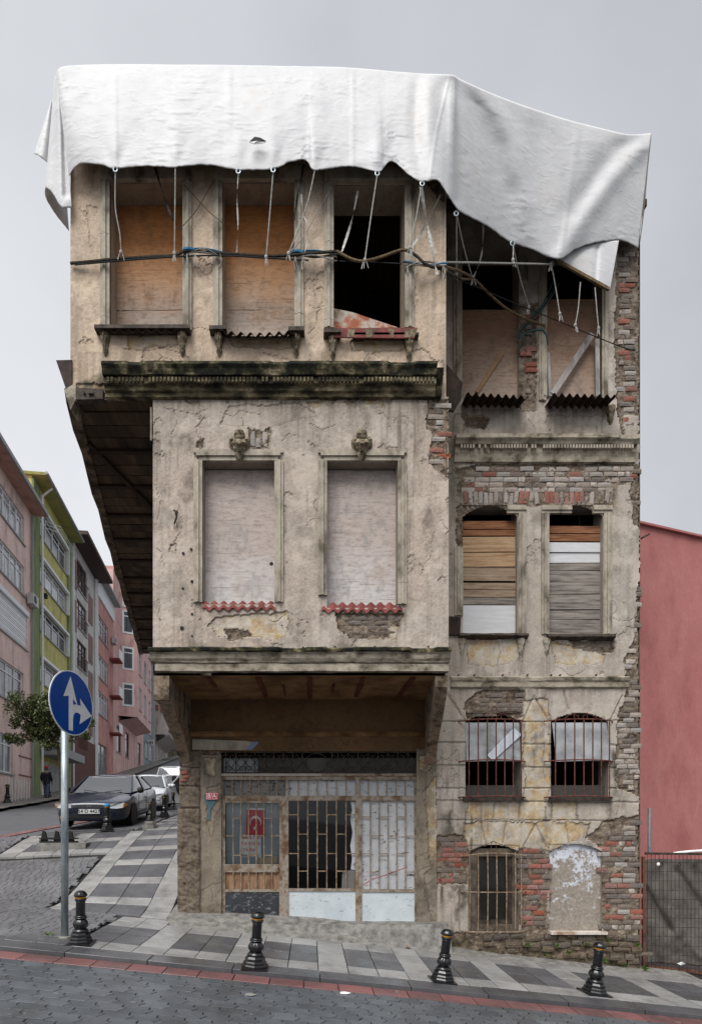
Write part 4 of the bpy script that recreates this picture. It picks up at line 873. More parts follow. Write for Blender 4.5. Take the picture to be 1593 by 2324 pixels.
# wing windows, first floor: boarded with planks
for k, op in enumerate((V1, V2)):
    o2 = (op[0], op[1], 1166)
    w_ = group_part('window', house); ws.append(w_)
    for ja in (((1031, 1050, 1243, 1398), (1193, 1176, 1166, 1442)) if k == 0 else ((1228, 1245, 1166, 1440), (1387, 1369, 1166, 1440))): mb = MB(); jamb(mb, YW, *ja); mb.build('jamb', M['moulding'], w_)
    for (xa, xb) in (((1150, 1193),) if k == 0 else ((1228, 1296), (1345, 1388))):
        mb = MB()
        for a, b, pr in ((0, .3, .0305), (.3, .65, .0505), (.65, 1, .0285)):
            p, q = P(xa, 1148+18*b, YW), P(xb, 1148+18*a, YW); mb.box(p.x, q.x, YW-pr, YW+.02, p.z, q.z)
        mb.build('head', M['moulding'], w_)
    orange, tan, greyw, osb, wht = [pmat('plank_'+n, c, 4, .85, .5, 60, (.5, 1, 6)) for n, c in (('orange', [(92, 60, 42), (138, 92, 62), (158, 114, 82)]), ('tan', [(122, 100, 80), (156, 134, 112), (172, 154, 134)]), ('grey', [(92, 86, 80), (138, 130, 122), (162, 152, 142)]), ('chip', [(148, 116, 84), (180, 148, 114), (192, 164, 132)]), ('white', [(206, 206, 206), (222, 222, 224)]))] if k == 0 else WPL
    WPL = (orange, tan, greyw, osb, wht)
    lst = [(1174, 1194, orange), (1195, 1210, orange), (1211, 1247, osb), (1247, 1281, osb), (1282, 1314, tan), (1317, 1334, tan), (1333, 1351, tan), (1350, 1368, greyw), (1368, 1440, wht)] if k == 0 else [(1186, 1204, orange), (1204, 1222, orange), (1224, 1248, wht), (1248, 1272, wht), (1273, 1290, greyw), (1289, 1316, greyw), (1315, 1344, greyw), (1344, 1380, greyw), (1380, 1402, greyw), (1401, 1424, greyw), (1424, 1442, greyw)]
    for j, (ya, yb, mt) in enumerate(lst):
        a, b = P(op[0]-2, yb-1, YW), P(op[1]+2, ya+1, YW); rc = .1+random.uniform(-.012, .012); sk = random.uniform(-.008, .008)
        MB().add([(a.x, YW+rc, a.z), (b.x, YW+rc, a.z+sk), (b.x, YW+rc, b.z+sk), (a.x, YW+rc, b.z), (a.x, YW+rc+.025, a.z), (b.x, YW+rc+.025, a.z+sk), (b.x, YW+rc+.025, b.z+sk), (a.x, YW+rc+.025, b.z)], [(0,1,2,3),(7,6,5,4),(0,4,5,1),(1,5,6,2),(2,6,7,3),(3,7,4,0)]).build('plank', mt, w_)
cornice('sill', YW, 1040, 1196, [(-.02, 1440), (.09, 1441), (.1, 1446), (-.02, 1452)], M['rust_dark'], 3.5, parent=ws[7]); cornice('sill', YW, 1240, 1392, [(-.02, 1441), (.09, 1443), (.1, 1449), (-.02, 1455)], M['rust_dark'], 3.5, parent=ws[8])
MB().prism([P(1018, 1398, YW-.05), P(1046, 1402, YW-.05), P(1044, 1440, YW-.05), P(1018, 1442, YW-.05)], (0, 0, 0), (0, .04, 0)).build('tin_sheet', M['corr_dark'], house)
for x, w_ in ((1182, 7), (1240, 8), (1048, 7)): ornament('bracket', x, 1450, 1490, YW, [(a, b*.8) for a, b in CONS], [(a, b*.7) for a, b in COND], M['moulding'], ws[w_])
# ---------------- bay underside
zb = zz(1588, YW)
so = MB().add([(-2.25, YB+.03, zb), (1.97, YB+.03, zb), (2.15, YW+.02, zb), (-2.25, YW+.02, zb)], [(0, 1, 2, 3)]).build('bay_soffit', M['baysoffit'], house)
for px_, y0, y1 in ((472, 8.4, 9.0), (586, 8.4, 9.75), (702, 8.4, 9.9), (640, 8.9, 9.6), (824, 8.4, 9.7), (937, 8.4, 9.9), (760, 8.8, 9.3)):
    X = xx(px_, 8.4); k = .02 if px_ in (640, 760) else .07
    y = y0
    while y < y1-.01:
        ye = min(y1, y+random.uniform(.25, .5)); MB().box(X-k/2+random.uniform(-.01, .01), X+k/2+random.uniform(-.01, .01), y, ye, zb-.02-random.uniform(0, .02), zb-.002).build('joist', M['joist_rust'], so); y = ye
def console(name, xa, xb, xc, xd):       # curved bracket under the bay, front edge xa..xb, wall edge xc..xd
    pr = [(8.34, zb-.004), (YW, zb-.004), (YW, .92), (9.93, .98), (9.82, 1.12), (9.55, 1.3), (9.25, 1.44), (8.9, 1.58), (8.6, 1.74), (8.45, 1.78), (8.34, 1.9)]
    pr = [(y, z+.012*math.sin(7*i)) for i, (y, z) in enumerate(pr)]; n = len(pr); mb = MB(); f = lambda y: (y-8.34)/(YW-8.34)
    mb.v = [(xa+(xc-xa)*f(y), y, z) for y, z in pr]+[(xb+(xd-xb)*f(y), y, z) for y, z in pr]
    mb.f = [tuple(range(n)), tuple(range(2*n-1, n-1, -1))]+[(i, n+i, n+(i+1) % n, (i+1) % n) for i in range(n)]
    return mb.build(name, M['plaster_br'], house)
M['plaster_br'] = pmat('worn_bracket', [(70, 58, 48), (122, 106, 90), (150, 134, 114), (138, 92, 70)], 5, .95, .8, 30)
console('bracket', -2.262, -2.05, -2.262, -2.08); console('bracket', 1.80, 1.975, 1.98, 2.16)
MB().box(-2.26, -2.04, 8.32, 8.6, 1.72, zb-.006).build('bracket_block', M['plaster_br'], house)
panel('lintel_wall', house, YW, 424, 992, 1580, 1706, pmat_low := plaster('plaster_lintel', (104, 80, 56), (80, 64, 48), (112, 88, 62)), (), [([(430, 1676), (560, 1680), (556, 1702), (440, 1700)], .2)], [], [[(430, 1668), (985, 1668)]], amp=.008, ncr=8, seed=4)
cornice('shop_cornice', YW, 430, 975, [(-.02, 1660), (.05, 1662), (.07, 1668), (.03, 1672), (-.02, 1673)], M['baysoffit'], 3)
MB().prism([P(436, 1678, YW-.02), P(556, 1682, YW-.02), P(572, 1684, YW-.02), P(556, 1703, YW-.02), P(436, 1702, YW-.02)], (0, 0, 0), (0, .018, 0)).build('plaster_scab', M['moulding'], house)
MB().prism([P(565, 1685, YW-.012), P(588, 1684, YW-.012), P(573, 1702, YW-.012), P(556, 1703, YW-.012)], (0, 0, 0), (0, .01, 0)).build('blue_scrap', solid('blue_scrap', (126, 138, 166), .8), house)
def pm(px, py): return np.clip((py-2030)/60, 0, 1)*np.clip(fbm(px/20, py/30, 4)*2+.2, 0, 1)*.5+np.clip((1780-py)/60, 0, 1)*np.clip(fbm(px/18, py/18+5, 4)*2, 0, 1)*.6
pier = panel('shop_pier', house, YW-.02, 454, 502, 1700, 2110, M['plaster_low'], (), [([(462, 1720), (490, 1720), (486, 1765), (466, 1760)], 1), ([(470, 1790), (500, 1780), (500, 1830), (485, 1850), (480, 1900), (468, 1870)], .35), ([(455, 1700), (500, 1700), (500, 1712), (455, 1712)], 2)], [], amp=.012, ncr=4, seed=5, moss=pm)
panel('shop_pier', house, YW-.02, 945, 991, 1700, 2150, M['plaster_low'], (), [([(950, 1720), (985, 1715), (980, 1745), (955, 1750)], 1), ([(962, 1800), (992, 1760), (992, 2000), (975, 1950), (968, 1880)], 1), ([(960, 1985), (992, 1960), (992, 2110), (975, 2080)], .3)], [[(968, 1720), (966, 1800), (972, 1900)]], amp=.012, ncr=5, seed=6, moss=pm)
mb = MB().prism([P(462, 1806, YW-.03), P(486, 1800, YW-.03), P(490, 1820, YW-.03), P(478, 1838, YW-.03), P(476, 1864, YW-.03), P(468, 1858, YW-.03), P(472, 1834, YW-.03)], (0, 0, 0), (0, .006, 0)); mb.build('blue_paint_patch', solid('old_blue_paint', (84, 112, 118), .9), pier)
def stone_block(x0, x1, y0, y1, Y, pr, parent, mat, rough=.02, name='stone_block', sd=0):
    n, m = max(3, int((x1-x0)/3.5)), max(3, int((y1-y0)/3.5)); mb = MB()
    for j in range(m+1):
        for i in range(n+1):
            p = P(x0+(x1-x0)*i/n, y0+(y1-y0)*j/m, Y); e = (i in (0, n))+(j in (0, m))
            d = pr+rough*(mnoise.noise((p.x*5, p.z*5, sd))+.5*mnoise.noise((p.x*17, p.z*17, sd)))-(.015 if e else 0)
            mb.v.append((p.x, Y-d, p.z))
    mb.f = [(j*(n+1)+i, j*(n+1)+i+1, (j+1)*(n+1)+i+1, (j+1)*(n+1)+i) for j in range(m) for i in range(n)]
    rim = [i for i in range(n+1)]+[j*(n+1)+n for j in range(1, m+1)]+[m*(n+1)+i for i in range(n-1, -1, -1)]+[j*(n+1) for j in range(m-1, 0, -1)]
    k = len(mb.v); mb.v += [(mb.v[i][0], Y+.25, mb.v[i][2]) for i in rim]; q = len(rim)
    mb.f += [(rim[i], rim[(i+1) % q], k+(i+1) % q, k+i) for i in range(q)]
    return mb.build(name, mat, parent)
sp = stone_block(404, 455, 1836, 2100, YW, .06, house, M['stone_pillar'], .035, 'stone_pillar', 1)
for k, (a, b) in enumerate(((1706, 1742), (1743, 1784), (1786, 1834))): stone_block(408 if k else 414, 455, a, b, YW, .05, sp, M['stone_pillar'], .02, 'stone_block', k+3)
for cx, cy, l, h in ((420, 1755, 14, 7), (424, 1764, 12, 6), (418, 1772, 15, 6)):
    o = bpy.data.objects.new('brick', shared.get((0, 'brick_red')) or list(shared.values())[0]); col.objects.link(o); o.parent = sp; c = P(cx, cy, YW); o.location = (c.x, YW-.045, c.z); o.scale = (l*YW/F, .03, h*YW/F)
# threshold and broken cement foot
mb = MB(); n = 40
for i in range(n+1):
    x = 494+(1012-494)*i/n; X = xx(x, YW); g = float(H(X, 9.5)); ft = -1.775-.0*(x-500)/500; w1 = .03*mnoise.noise((X*3, 1, 2)); w2 = .04*mnoise.noise((X*4, 5, 2))
    yf = 9.72 if x > 720 else 9.8; yf += .05*mnoise.noise((X*2, 8, 1))
    mb.v += [(X, 10.4, ft), (X, yf+.04, ft-.01+w1*.4), (X, yf+w2, max(g, ft-.05)-.03), (X, yf-.08+w2, min(ft-.05, g+.05)-.01), (X, yf-.14, g-.06)]
    if i: o = (i-1)*5; mb.f += [(o+j, o+j+1, o+5+j+1, o+5+j) for j in range(4)]
mb.build('threshold', M['concrete'], house)
# ---------------- shop front
YS = YW+.08
def pbox(mb, x0, x1, y0, y1, Y, d): a, b = P(x0, y1, Y), P(x1, y0, Y); return mb.box(a.x, b.x, Y-d, Y, a.z, b.z)
def pquad(x0, x1, y0, y1, Y): return MB().quad(P(x0, y1, Y), P(x1, y1, Y), P(x1, y0, Y), P(x0, y0, Y))
fr = MB()
for r4 in ((500, 507, 1764, 2090), (940, 948, 1764, 2094), (641, 655, 1818, 2090), (806.5, 820.5, 1818, 2092), (507, 940, 1763, 1771), (507, 940, 1807, 1818), (648, 655, 1771, 1807), (807, 815, 1771, 1807)): pbox(fr, *r4, YS, .05)
front_ = fr.build('shop_front', M['frame_steel'], house)
for r4 in ((655, 806.5, 2017, 2023), (820.5, 940, 2019, 2025)): pbox(MB(), *r4, YS, .045).build('rail', M['frame_steel'], front_)
pbox(MB(), 498, 730, 1757, 1762.5, YS, .075).build('drip_strip', solid('pale_strip', (170, 162, 150), .7), front_); pbox(MB(), 730, 950, 1757, 1762.5, YS, .07).build('drip_strip', M['frame_steel'], front_)
def bars(x0, x1, y0, y1, n, parent, mat, rungs=(), Y=YS-.03, w=2.4):
    st = (x1-x0)/n
    for i in range(1, n): x = x0+i*st; pbox(MB(), x-w/2, x+w/2, y0, y1, Y, .012).build('bar', mat, parent)
    for i in range(n):
        for yy_ in rungs[i % 2] if rungs else (): pbox(MB(), x0+i*st+w/2, x0+(i+1)*st-w/2, yy_-1.1, yy_+1.1, Y-.002, .01).build('rung', mat, parent)
bars(507, 648, 1771, 1807, 7, front_, M['bar_rust']); bars(655, 807, 1771, 1807, 7, front_, M['bar_rust']); bars(815, 940, 1771, 1807, 6, front_, M['bar_rust'])
pbox(MB(), 507, 648, 1771, 1807, YS+.03, .01).build('transom_panel', M['plate_flaking_d'] if 'plate_flaking_d' in M else paint_plate('dirty_panel', (128, 124, 120), (104, 102, 100), (30, 30, 30), .55), front_)
pbox(MB(), 655, 807, 1771, 1807, YS+.03, .01).build('transom_panel', M['plate_flaking'], front_); pbox(MB(), 815, 940, 1771, 1807, YS+.03, .01).build('transom_panel', M['plate_flaking'], front_)
# left leaf
dr = MB()
for r4 in ((507, 512, 1818, 2088), (634, 641, 1818, 2088), (512, 634, 1818, 1823), (512, 634, 1962, 1980), (512, 634, 2019, 2025)): pbox(dr, *r4, YS-.004, .04)
door = dr.build('door', M['frame_steel'], front_)
def bars2(*a, **k): bars(*a, **k)
rg = ((1859, 1940), (1898,))
bars(512, 634, 1823, 1962, 7, front_, M['bar_rust'], ((1898,), (1858, 1942))); bars(512, 634, 1980, 2019, 7, front_, M['bar_rust'])
pbox(MB(), 512, 634, 1980, 2019, YS+.02, .01).build('brown_panel', M['wood_panel'], front_); pbox(MB(), 511, 636, 2025, 2086, YS-.01, .02).build('kick_plate', M['plate_black'], front_)
pquad(512, 634, 1823, 1962, YS+.012).build('pane', M['glass'], front_)
lk = MB().lathe([(.0, -.05), (.018, -.045), (.02, -.02), (.012, -.01), (.012, 0)], 10, P(632, 1972, YS-.045), 'y'); lk.build('door_knob', M['rust_dark'], front_)
mb = MB()
for y in np.arange(1826, 1962, 2.6):
    a, b = P(513, y, YS+.1), P(633, y, YS+.1)
    if not (1930 < y < 1936): mb.add([(a.x, a.y, a.z), (b.x, b.y, b.z), (b.x, b.y+.004, b.z-.0165), (a.x, a.y+.004, a.z-.0165)], [(0, 1, 2, 3)])
o = mb.build('blind', M['blind'], front_); o['kind'] = 'stuff'
MB().box(xx(511, YS), xx(636, YS), YS+.14, YS+.15, zz(1964, YS), zz(1820, YS)).build('curtain', solid('curtain', (190, 200, 206), .9), front_)
MB().prism([P(588, 1946, YS+.06), P(630, 1945, YS+.06), P(628, 1961, YS+.06), P(589, 1961, YS+.06)], (0, 0, 0), (0, .02, 0)).build('cardboard', solid('cardboard', (206, 186, 156), .9), front_)
# middle leaf
bars(655, 806.5, 1818, 2017, 7, front_, M['bar_rust'], ((1850, 1938), (1894, 1978)))
pquad(655, 806.5, 1818, 2017, YS+.012).build('pane', M['glass_dark'], front_); pbox(MB(), 655, 806.5, 2023, 2091, YS-.002, .02).build('lower_panel', M['plate_white'], front_)
MB().prism([P(655, 1820, YS+.2), P(676, 1820, YS+.2), P(700, 1850, YS+.2), P(727, 1890, YS+.2), P(706, 1900, YS+.2), P(700, 1932, YS+.2), P(655, 1930, YS+.2)], (0, 0, 0), (0, .02, 0)).build('painted_reflection', solid('mauve_reflection', (140, 126, 128), .8), front_)  # added mauve shape behind the pane, imitating a reflection of the opposite building
MB().prism([P(796, 1820, YS+.006), P(806, 1820, YS+.006), P(806, 1975, YS+.006), P(796, 1974, YS+.006), P(799, 1950, YS+.006), P(795, 1920, YS+.006), P(800, 1890, YS+.006), P(795, 1860, YS+.006), P(799, 1840, YS+.006)], (0, 0, 0), (0, .003, 0)).build('flaked_paint', M['plate_flaking'], front_)
MB().prism([P(775, 2017, YS+.006), P(777, 1978, YS+.006), P(806, 1975, YS+.006), P(806, 2017, YS+.006)], (0, 0, 0), (0, .003, 0)).build('grimy_panel', solid('grimy_panel', (110, 106, 102), .8), front_)
# right leaf
bars(820.5, 940, 1818, 2019, 6, front_, M['bar_rust'], ((1855, 1938), (1898, 1980)))
pbox(MB(), 820.5, 940, 1818, 2019, YS+.012, .006).build('sheet_panel', M['plate_flaking'], front_); pbox(MB(), 820.5, 940, 2025, 2093, YS-.002, .02).build('lower_panel', M['plate_white'], front_)
gr_ = MB().tube([P(x, y, YS+.0) for x, y in ((823, 2010), (845, 1996), (880, 1985), (925, 1968))], .004, 4).build('red_scrawl', M['print_red'], front_)
# scrolled fanlight grille
ig = MB()
for a, b in ((1707, 1709.5), (1753.5, 1756)): pbox(ig, 500, 948, a, b, YS-.03, .02)
for x in (500, 685, 752, 946): pbox(ig, x, x+2.4, 1709.5, 1753.5, YS-.03, .02)
fan = ig.build('fanlight_grille', M['rust_dark'], front_)
def scroll(cx, cy, r, a0, turns, sg, n=14): return [(cx+sg*r*(1-.75*i/n)*math.cos(a0+turns*6.283*i/n), cy+r*(1-.75*i/n)*math.sin(a0+turns*6.283*i/n)) for i in range(n+1)]
def motif(x, up):
    mb = MB(); p = lambda q: P(q[0], q[1], YS-.04); s = 1 if up else -1; ym = 1731.5
    pbox(mb, x-1.1, x+1.1, 1709.5, 1753.5, YS-.032, .014)
    for sg in (-1, 1):
        yt = ym-s*13
        mb.tube([p((x+sg*21, ym+s*0)), p((x+sg*14, ym-s*9)), p((x+sg*6, ym-s*15)), p((x+sg*2, ym-s*19))], .007, 5)
        mb.tube([p(q) for q in scroll(x+sg*8, ym+s*14, 7.5, s*math.pi*.9 if s > 0 else -math.pi*.9, 1.1*s, sg)], .007, 5)
        mb.tube([p((x+sg*14, ym+s*10)), p((x+sg*19, ym+s*2)), p((x+sg*21, ym))], .007, 5)
    return mb.build('scroll', M['rust_dark'], fan)
for k in range(8): motif(513+k*21.5+(1 if k else 0), k % 2 == 0)
for k in range(8): motif(767+k*22.6, k % 2 == 1)
cc = P(718, 1732, YS-.04); mb = MB().tube([(cc.x+.19*math.cos(t), cc.y, cc.z+.165*math.sin(t)) for t in np.linspace(0, 2*math.pi, 33)], .009, 6)
mb.bar((cc.x-.25, cc.y, cc.z), (cc.x-.19, cc.y, cc.z), .02, .02); mb.bar((cc.x+.19, cc.y, cc.z), (cc.x+.25, cc.y, cc.z), .02, .02); mb.bar((cc.x, cc.y, cc.z+.165), (cc.x, cc.y, cc.z+.185), .02, .02); mb.bar((cc.x, cc.y, cc.z-.165), (cc.x, cc.y, cc.z-.185), .02, .02); mb.build('ring', M['rust_dark'], fan)
pbox(MB(), 500, 948, 1721, 1755, YS+.05, .01).build('fanlight_panel', solid('grimy_fanlight', (84, 80, 74), .8), front_)
pbox(MB(), 508, 585, 1722, 1754, YS+.035, .006).build('pale_curtain', solid('pale_curtain', (150, 156, 160), .8), front_)
# ---------------- things in the shop window
fl = tag(empty('flag_poster', P(576, 1897, YS+.05), True), 'red flag with white crescent and star hung behind the barred door', 'flag')
pY = YS+.06
MB().prism([P(560, 1837, pY), P(601, 1837, pY), P(602, 1898, pY), P(558, 1898, pY)], (0, 0, 0), (0, .002, 0)).build('cloth', M['flag_red'], fl)
MB().prism([P(561, 1835, pY-.004), P(601, 1835, pY-.004), P(601, 1839, pY-.004), P(561, 1839, pY-.004)], (0, 0, 0), (0, .003, 0)).build('hem', M['white'], fl)
n = 30; cxp, cyp = 580, 1866; o_ = [(cxp+13.5*math.cos(t), cyp-13.5*math.sin(t)) for t in np.linspace(-.62, math.pi+.62, n)]; i_ = [(cxp+11*math.cos(t), cyp+3.2-11*math.sin(t)) for t in np.linspace(math.pi+.5, -.5, n)]
mb = MB(); mb.v = [tuple(P(a, b, pY-.003)) for a, b in o_+i_[::-1]]; mb.f = [(i, i+1, n+i+1, n+i) for i in range(n-1)]
mb.build('crescent', M['white'], fl)
st = [(579+(6 if i % 2 == 0 else 2.4)*math.sin(i*math.pi/5), 1881-(6 if i % 2 == 0 else 2.4)*math.cos(i*math.pi/5)) for i in range(10)]
MB().prism([P(a, b, pY-.003) for a, b in st], (0, 0, 0), (0, .001, 0)).build('star', M['white'], fl)
sg = tag(empty('removals_notice', P(566, 1947, YS+.04), True), 'white paper notice with red capital lettering behind the door bars', 'notice')
MB().prism([P(544, 1896, YS+.04), P(592, 1896, YS+.04), P(592, 1947, YS+.04), P(544, 1947, YS+.04)], (0, 0, 0), (0, .002, 0)).build('paper', M['white'], sg)
def wtext(s, size, x, y, Y, mat, name, par, sx=1, bold=0):
    c = P(x, y, Y); return text(s, size, Matrix.Translation(c) @ Matrix.Rotation(math.pi/2, 4, 'X'), mat, name, par, 'CENTER', sx, bold)
k_ = YS/F
wtext('NAKLİYE', 10.5*k_, 568, 1902, YS+.037, M['print_red'], 'lettering', sg, 1.0, .001); wtext('YÜK & EŞYA', 10.5*k_, 568, 1916, YS+.037, M['print_red'], 'lettering', sg, .78); wtext('TAŞINIR', 10.5*k_, 568, 1930, YS+.037, M['print_red'], 'lettering', sg, .85); wtext('0536 434 06 02', 7.5*k_, 568, 1942.5, YS+.037, M['print_navy'], 'lettering', sg, .85, .0006)
nb = tag(empty('house_number_sign', P(481, 1815, YW-.06), True), 'small red enamel plate numbered 8/A on the shop pier', 'number plate')
pbox(MB(), 467.5, 494.5, 1800, 1815.5, YW-.05, .012).build('plate', M['print_red'], nb)
for r4 in ((468.5, 493.5, 1801, 1801.8), (468.5, 493.5, 1813.7, 1814.5), (468.5, 469.3, 1801.8, 1813.7), (492.7, 493.5, 1801.8, 1813.7)): pbox(MB(), *r4, YW-.0622, .001).build('border', M['white'], nb)
wtext('8/A', 12.5*YW/F, 481, 1807.6, YW-.064, M['white'], 'lettering', nb, 1.1, .0)
# ---------------- wing: barred windows
def grille(op, parent, k):
    mb = MB(); bul = -.16
    def rail(y, x0, x1, r=.012, b=bul): return [(xx(x, YW), YW+b*math.sin(math.pi*min(1, max(0, (x-x0)/(x1-x0))))**.35, zz(y+((x-(x0+x1)/2)/(x1-x0))**2*10, YW)) for x in np.linspace(x0, x1, 13)]
    x0, x1 = op[0]-16, op[1]+10
    for y in (1636, 1727, 1808): mb.tube(rail(y, x0, x1), .011, 6)
    g = mb.build('window_grille', M['rust_red'], parent)
    for i in range(7):
        x = op[0]+4+i*(op[1]-op[0]-8)/6; t = (x-x0)/(x1-x0); yb_ = YW+bul*math.sin(math.pi*t)**.35
        MB().tube([(xx(x, YW), yb_, zz(1808, YW)), (xx(x, YW), yb_, zz(1637+((x-(x0+x1)/2)/(x1-x0))**2*10, YW))], .0105, 6).build('bar', M['rust_red'], g)
    cxx_ = (op[0]+op[1])/2+3; Yc = YW+bul; p = lambda q: P(q[0], q[1], Yc+.0)
    for s in (-1, 1):
        sc = MB().tube([p(q) for q in scroll(cxx_+s*9, 1627, 8, -math.pi*.5, 1.15, s)], .006, 5)
        sc.tube([p(q) for q in ((cxx_+s*10, 1619), (cxx_+s*24, 1622), (cxx_+s*38, 1632), (cxx_+s*52, 1635))], .006, 5); sc.tube([p(q) for q in scroll(cxx_+s*52, 1630, 5, math.pi*.5, 1., s)], .005, 5)
        sc.build('scroll', M['rust_red'], g)
    if k == 0: MB().tube([p((cxx_+5.5*math.cos(t), 1612+9*math.sin(t))) for t in np.linspace(0, 6.28, 17)], .006, 5).build('loop', M['rust_red'], g)
    return g
gw = []
for k, op in enumerate((G1, G2)):
    mb = MB(); a, b = P(op[0]-6, 1818, YW), P(op[1]+4, 1811, YW); mb.box(a.x, b.x, YW-.06, YW+.2, a.z, b.z); w_ = mb.build('window', M['rust_dark'], house); gw.append(w_)
    grille(op, w_, k)
    n, m = 16, 10; mb = MB()                                     # bellied plastic sheet in the upper half
    xl, xr = (op[0]+1, op[1]-3) if k == 0 else (op[0]+4, op[1]-2)
    for j in range(m+1):
        for i in range(n+1):
            u, t = i/n, j/n; t = j/m; x = xl+(xr-xl)*u+(t*(7 if u > .5 else 8) if k else 0); y = 1640+t*88-(4 if k == 0 else 0)*math.sin(math.pi*u)*0
            q = P(x, y+(6*(u-.5)**2 if t > .9 else 0), YW); mb.v.append((q.x, YW+.03-.06*t+.03*math.sin(u*5+k)*t+.01*mnoise.noise((u*4, t*4, k)), q.z))
    mb.f = [(j*(n+1)+i, j*(n+1)+i+1, (j+1)*(n+1)+i+1, (j+1)*(n+1)+i) for j in range(m) for i in range(n)]
    o = mb.build('plastic_sheet', M['plastic_sheet'], w_); o.modifiers.new('s', 'SOLIDIFY').thickness = .004
    a, b = P(op[0], 1812, YW), P(op[1], 1782, YW); MB().box(a.x, b.x, YW+.12, YW+.2, a.z, b.z).build('inner_sill', solid('grey_inner', (70, 68, 64), .9), w_)
mb = MB(); pts = [(1106, 1714), (1118, 1728), (1184, 1668), (1166, 1652)]
tag(mb.prism([P(a, b, YW-.05) for a, b in pts], (0, 0, 0), (0, .003, 0)).build('tin_strip', M['tin']), 'shiny tin strip stuck slantwise behind the bars of the left grille window', 'metal strip')
# wing: low window behind bent bars, and the bricked-up one
gf = MB()
for r4 in ((1066, 1080, 1926, 2114), (1160, 1176, 1926, 2114), (1080, 1160, 1926, 1944), (1080, 1160, 2098, 2114)): pbox(gf, *r4, YW+.1, .05)
cwn = gf.build('window', pmat('old_window_frame', [(62, 54, 46), (96, 86, 74), (116, 104, 90)], 6, .9, .5, 40), house)
gf = MB()
for r4 in ((1080, 1088, 1944, 2098), (1152, 1160, 1944, 2098), (1088, 1152, 1944, 1952), (1088, 1152, 2088, 2098)): pbox(gf, *r4, YW+.13, .03)
gf.build('sash', M['rust_dark'], cwn); pquad(1088, 1152, 1952, 2088, YW+.135).build('pane', M['glass'], cwn); pbox(MB(), 1080, 1160, 1944, 2098, YW+.2, .01).build('blackout', solid('blackout', (92, 88, 80), .8), cwn)
lg = MB()
for y in (1936, 2024, 2113): lg.tube([(xx(x, YW), YW-.14*math.sin(math.pi*(x-1046)/148)**.4 if 1046 < x < 1194 else YW, zz(y+(0 if y > 1950 else ((x-1120)/74)**2*8), YW)) for x in np.linspace(1046, 1194, 13)], .009, 6)
lg = lg.build('window_grille', M['bar_rust'], cwn)
for x, dy in ((1062, 0), (1080, 0), (1101, -2), (1121, 0), (1143, -1), (1164, 0), (1178, 0)):
    t = math.sin(math.pi*(x-1046)/148)**.4; MB().tube([(xx(x, YW), YW-.14*t, zz(2113, YW)), (xx(x+.6, YW), YW-.15*t, zz(2020, YW)), (xx(x, YW), YW-.14*t, zz(1934+dy, YW))], .0095, 6).build('bar', M['bar_rust'], lg)
for s in (-1, 1): MB().tube([P(1120+s*3, 1912, YW-.14), P(1120+s*30, 1922, YW-.12), P(1120+s*70, 1938, YW-.05)], .006, 5).build('crest', M['rust'], lg)
MB().tube([P(1120+6*math.cos(t), 1922+12*math.sin(t), YW-.15) for t in np.linspace(0, 6.28, 17)], .006, 5).build('loop', M['rust'], lg); MB().tube([P(*q, YW-.15) for q in scroll(1130, 1938, 6, 0, 1.2, 1)], .005, 5).build('scroll', M['rust'], lg)
def whitewash():
    k = Nodes('whitewashed_cement'); v = k.vec(); f = k.noise(v, 3.5, 8, .7); g = k.noise(v, 25, 6, .7); tc_ = k.n('TexCoord'); sp_ = k.n('SeparateXYZ'); k.l(tc_.outputs['Object'], sp_.inputs[0])
    mr = k.n('MapRange'); k.l(sp_.outputs[2], mr.inputs[0]); mr.inputs[1].default_value = -1.5; mr.inputs[2].default_value = -.5
    t = k.math('ADD', k.math('MULTIPLY', mr.outputs[0], .3), f)
    c = k.mix(k.ramp(k.mix(.35, t, g), [(.6, (0, 0, 0)), (.66, (255, 255, 255))]), k.ramp(g, [(.3, (120, 112, 102)), (.7, (160, 150, 138))]), (196, 200, 208))
    k.set(col=c, rough=.9); k.bump(k.mix(.5, g, f), .8, .012); return k.m
n, m = 24, 40; mb = MB()
for j in range(m+1):
    for i in range(n+1):
        q = P(1244+124*i/n, 1916+198*j/m, YW); mb.v.append((q.x, YW+.06+.012*mnoise.noise((q.x*9, q.z*9, 2))+.008*mnoise.noise((q.x*24, q.z*24, 5)), q.z))
mb.f = [(j*(n+1)+i, j*(n+1)+i+1, (j+1)*(n+1)+i+1, (j+1)*(n+1)+i) for j in range(m) for i in range(n)]
bl = mb.build('blocked_window', whitewash(), house, True)
pbox(MB(), 1243, 1370, 2113, 2119, YW+.06, .14).build('sill', pmat('pale_sill', [(150, 120, 96), (206, 194, 182), (216, 208, 198)], 4, .9, .4, 40), bl)
# small fittings on the bay wall
hk = MB().tube([P(395, 1158, YB-.03), P(402, 1162, YB-.09), P(400, 1176, YB-.07), P(396, 1188, YB-.03)], .014, 7); hk.tube([P(396, 1186, YB-.03), P(395, 1200, YB-.03)], .006, 5); hk.tube([P(402, 1186, YB-.03), P(401, 1196, YB-.03)], .006, 5); hk.lathe([(.02, -.03), (.024, 0), (.01, .02)], 8, P(400, 1162, YB-.08)); hk.build('iron_hook', M['rust_dark'], house)
for x, y, rr in ((416, 1256, .022), (415, 1336, .02), (413, 1426, .03), (434, 1247, .02), (436, 1320, .025), (436, 1394, .02), (436, 1444, .015), (616, 1280, .03), (640, 1420, .012), (780, 1436, .012), (760, 1468, .014), (688, 1470, .016), (850, 1468, .014), (972, 1468, .014)):
    MB().lathe([(rr, -.004), (rr*.8, 0.0), (rr*.5, .01)], 7, P(x, y, YB-.004), 'y').build('bolt_hole', M['black'], wall_bay)
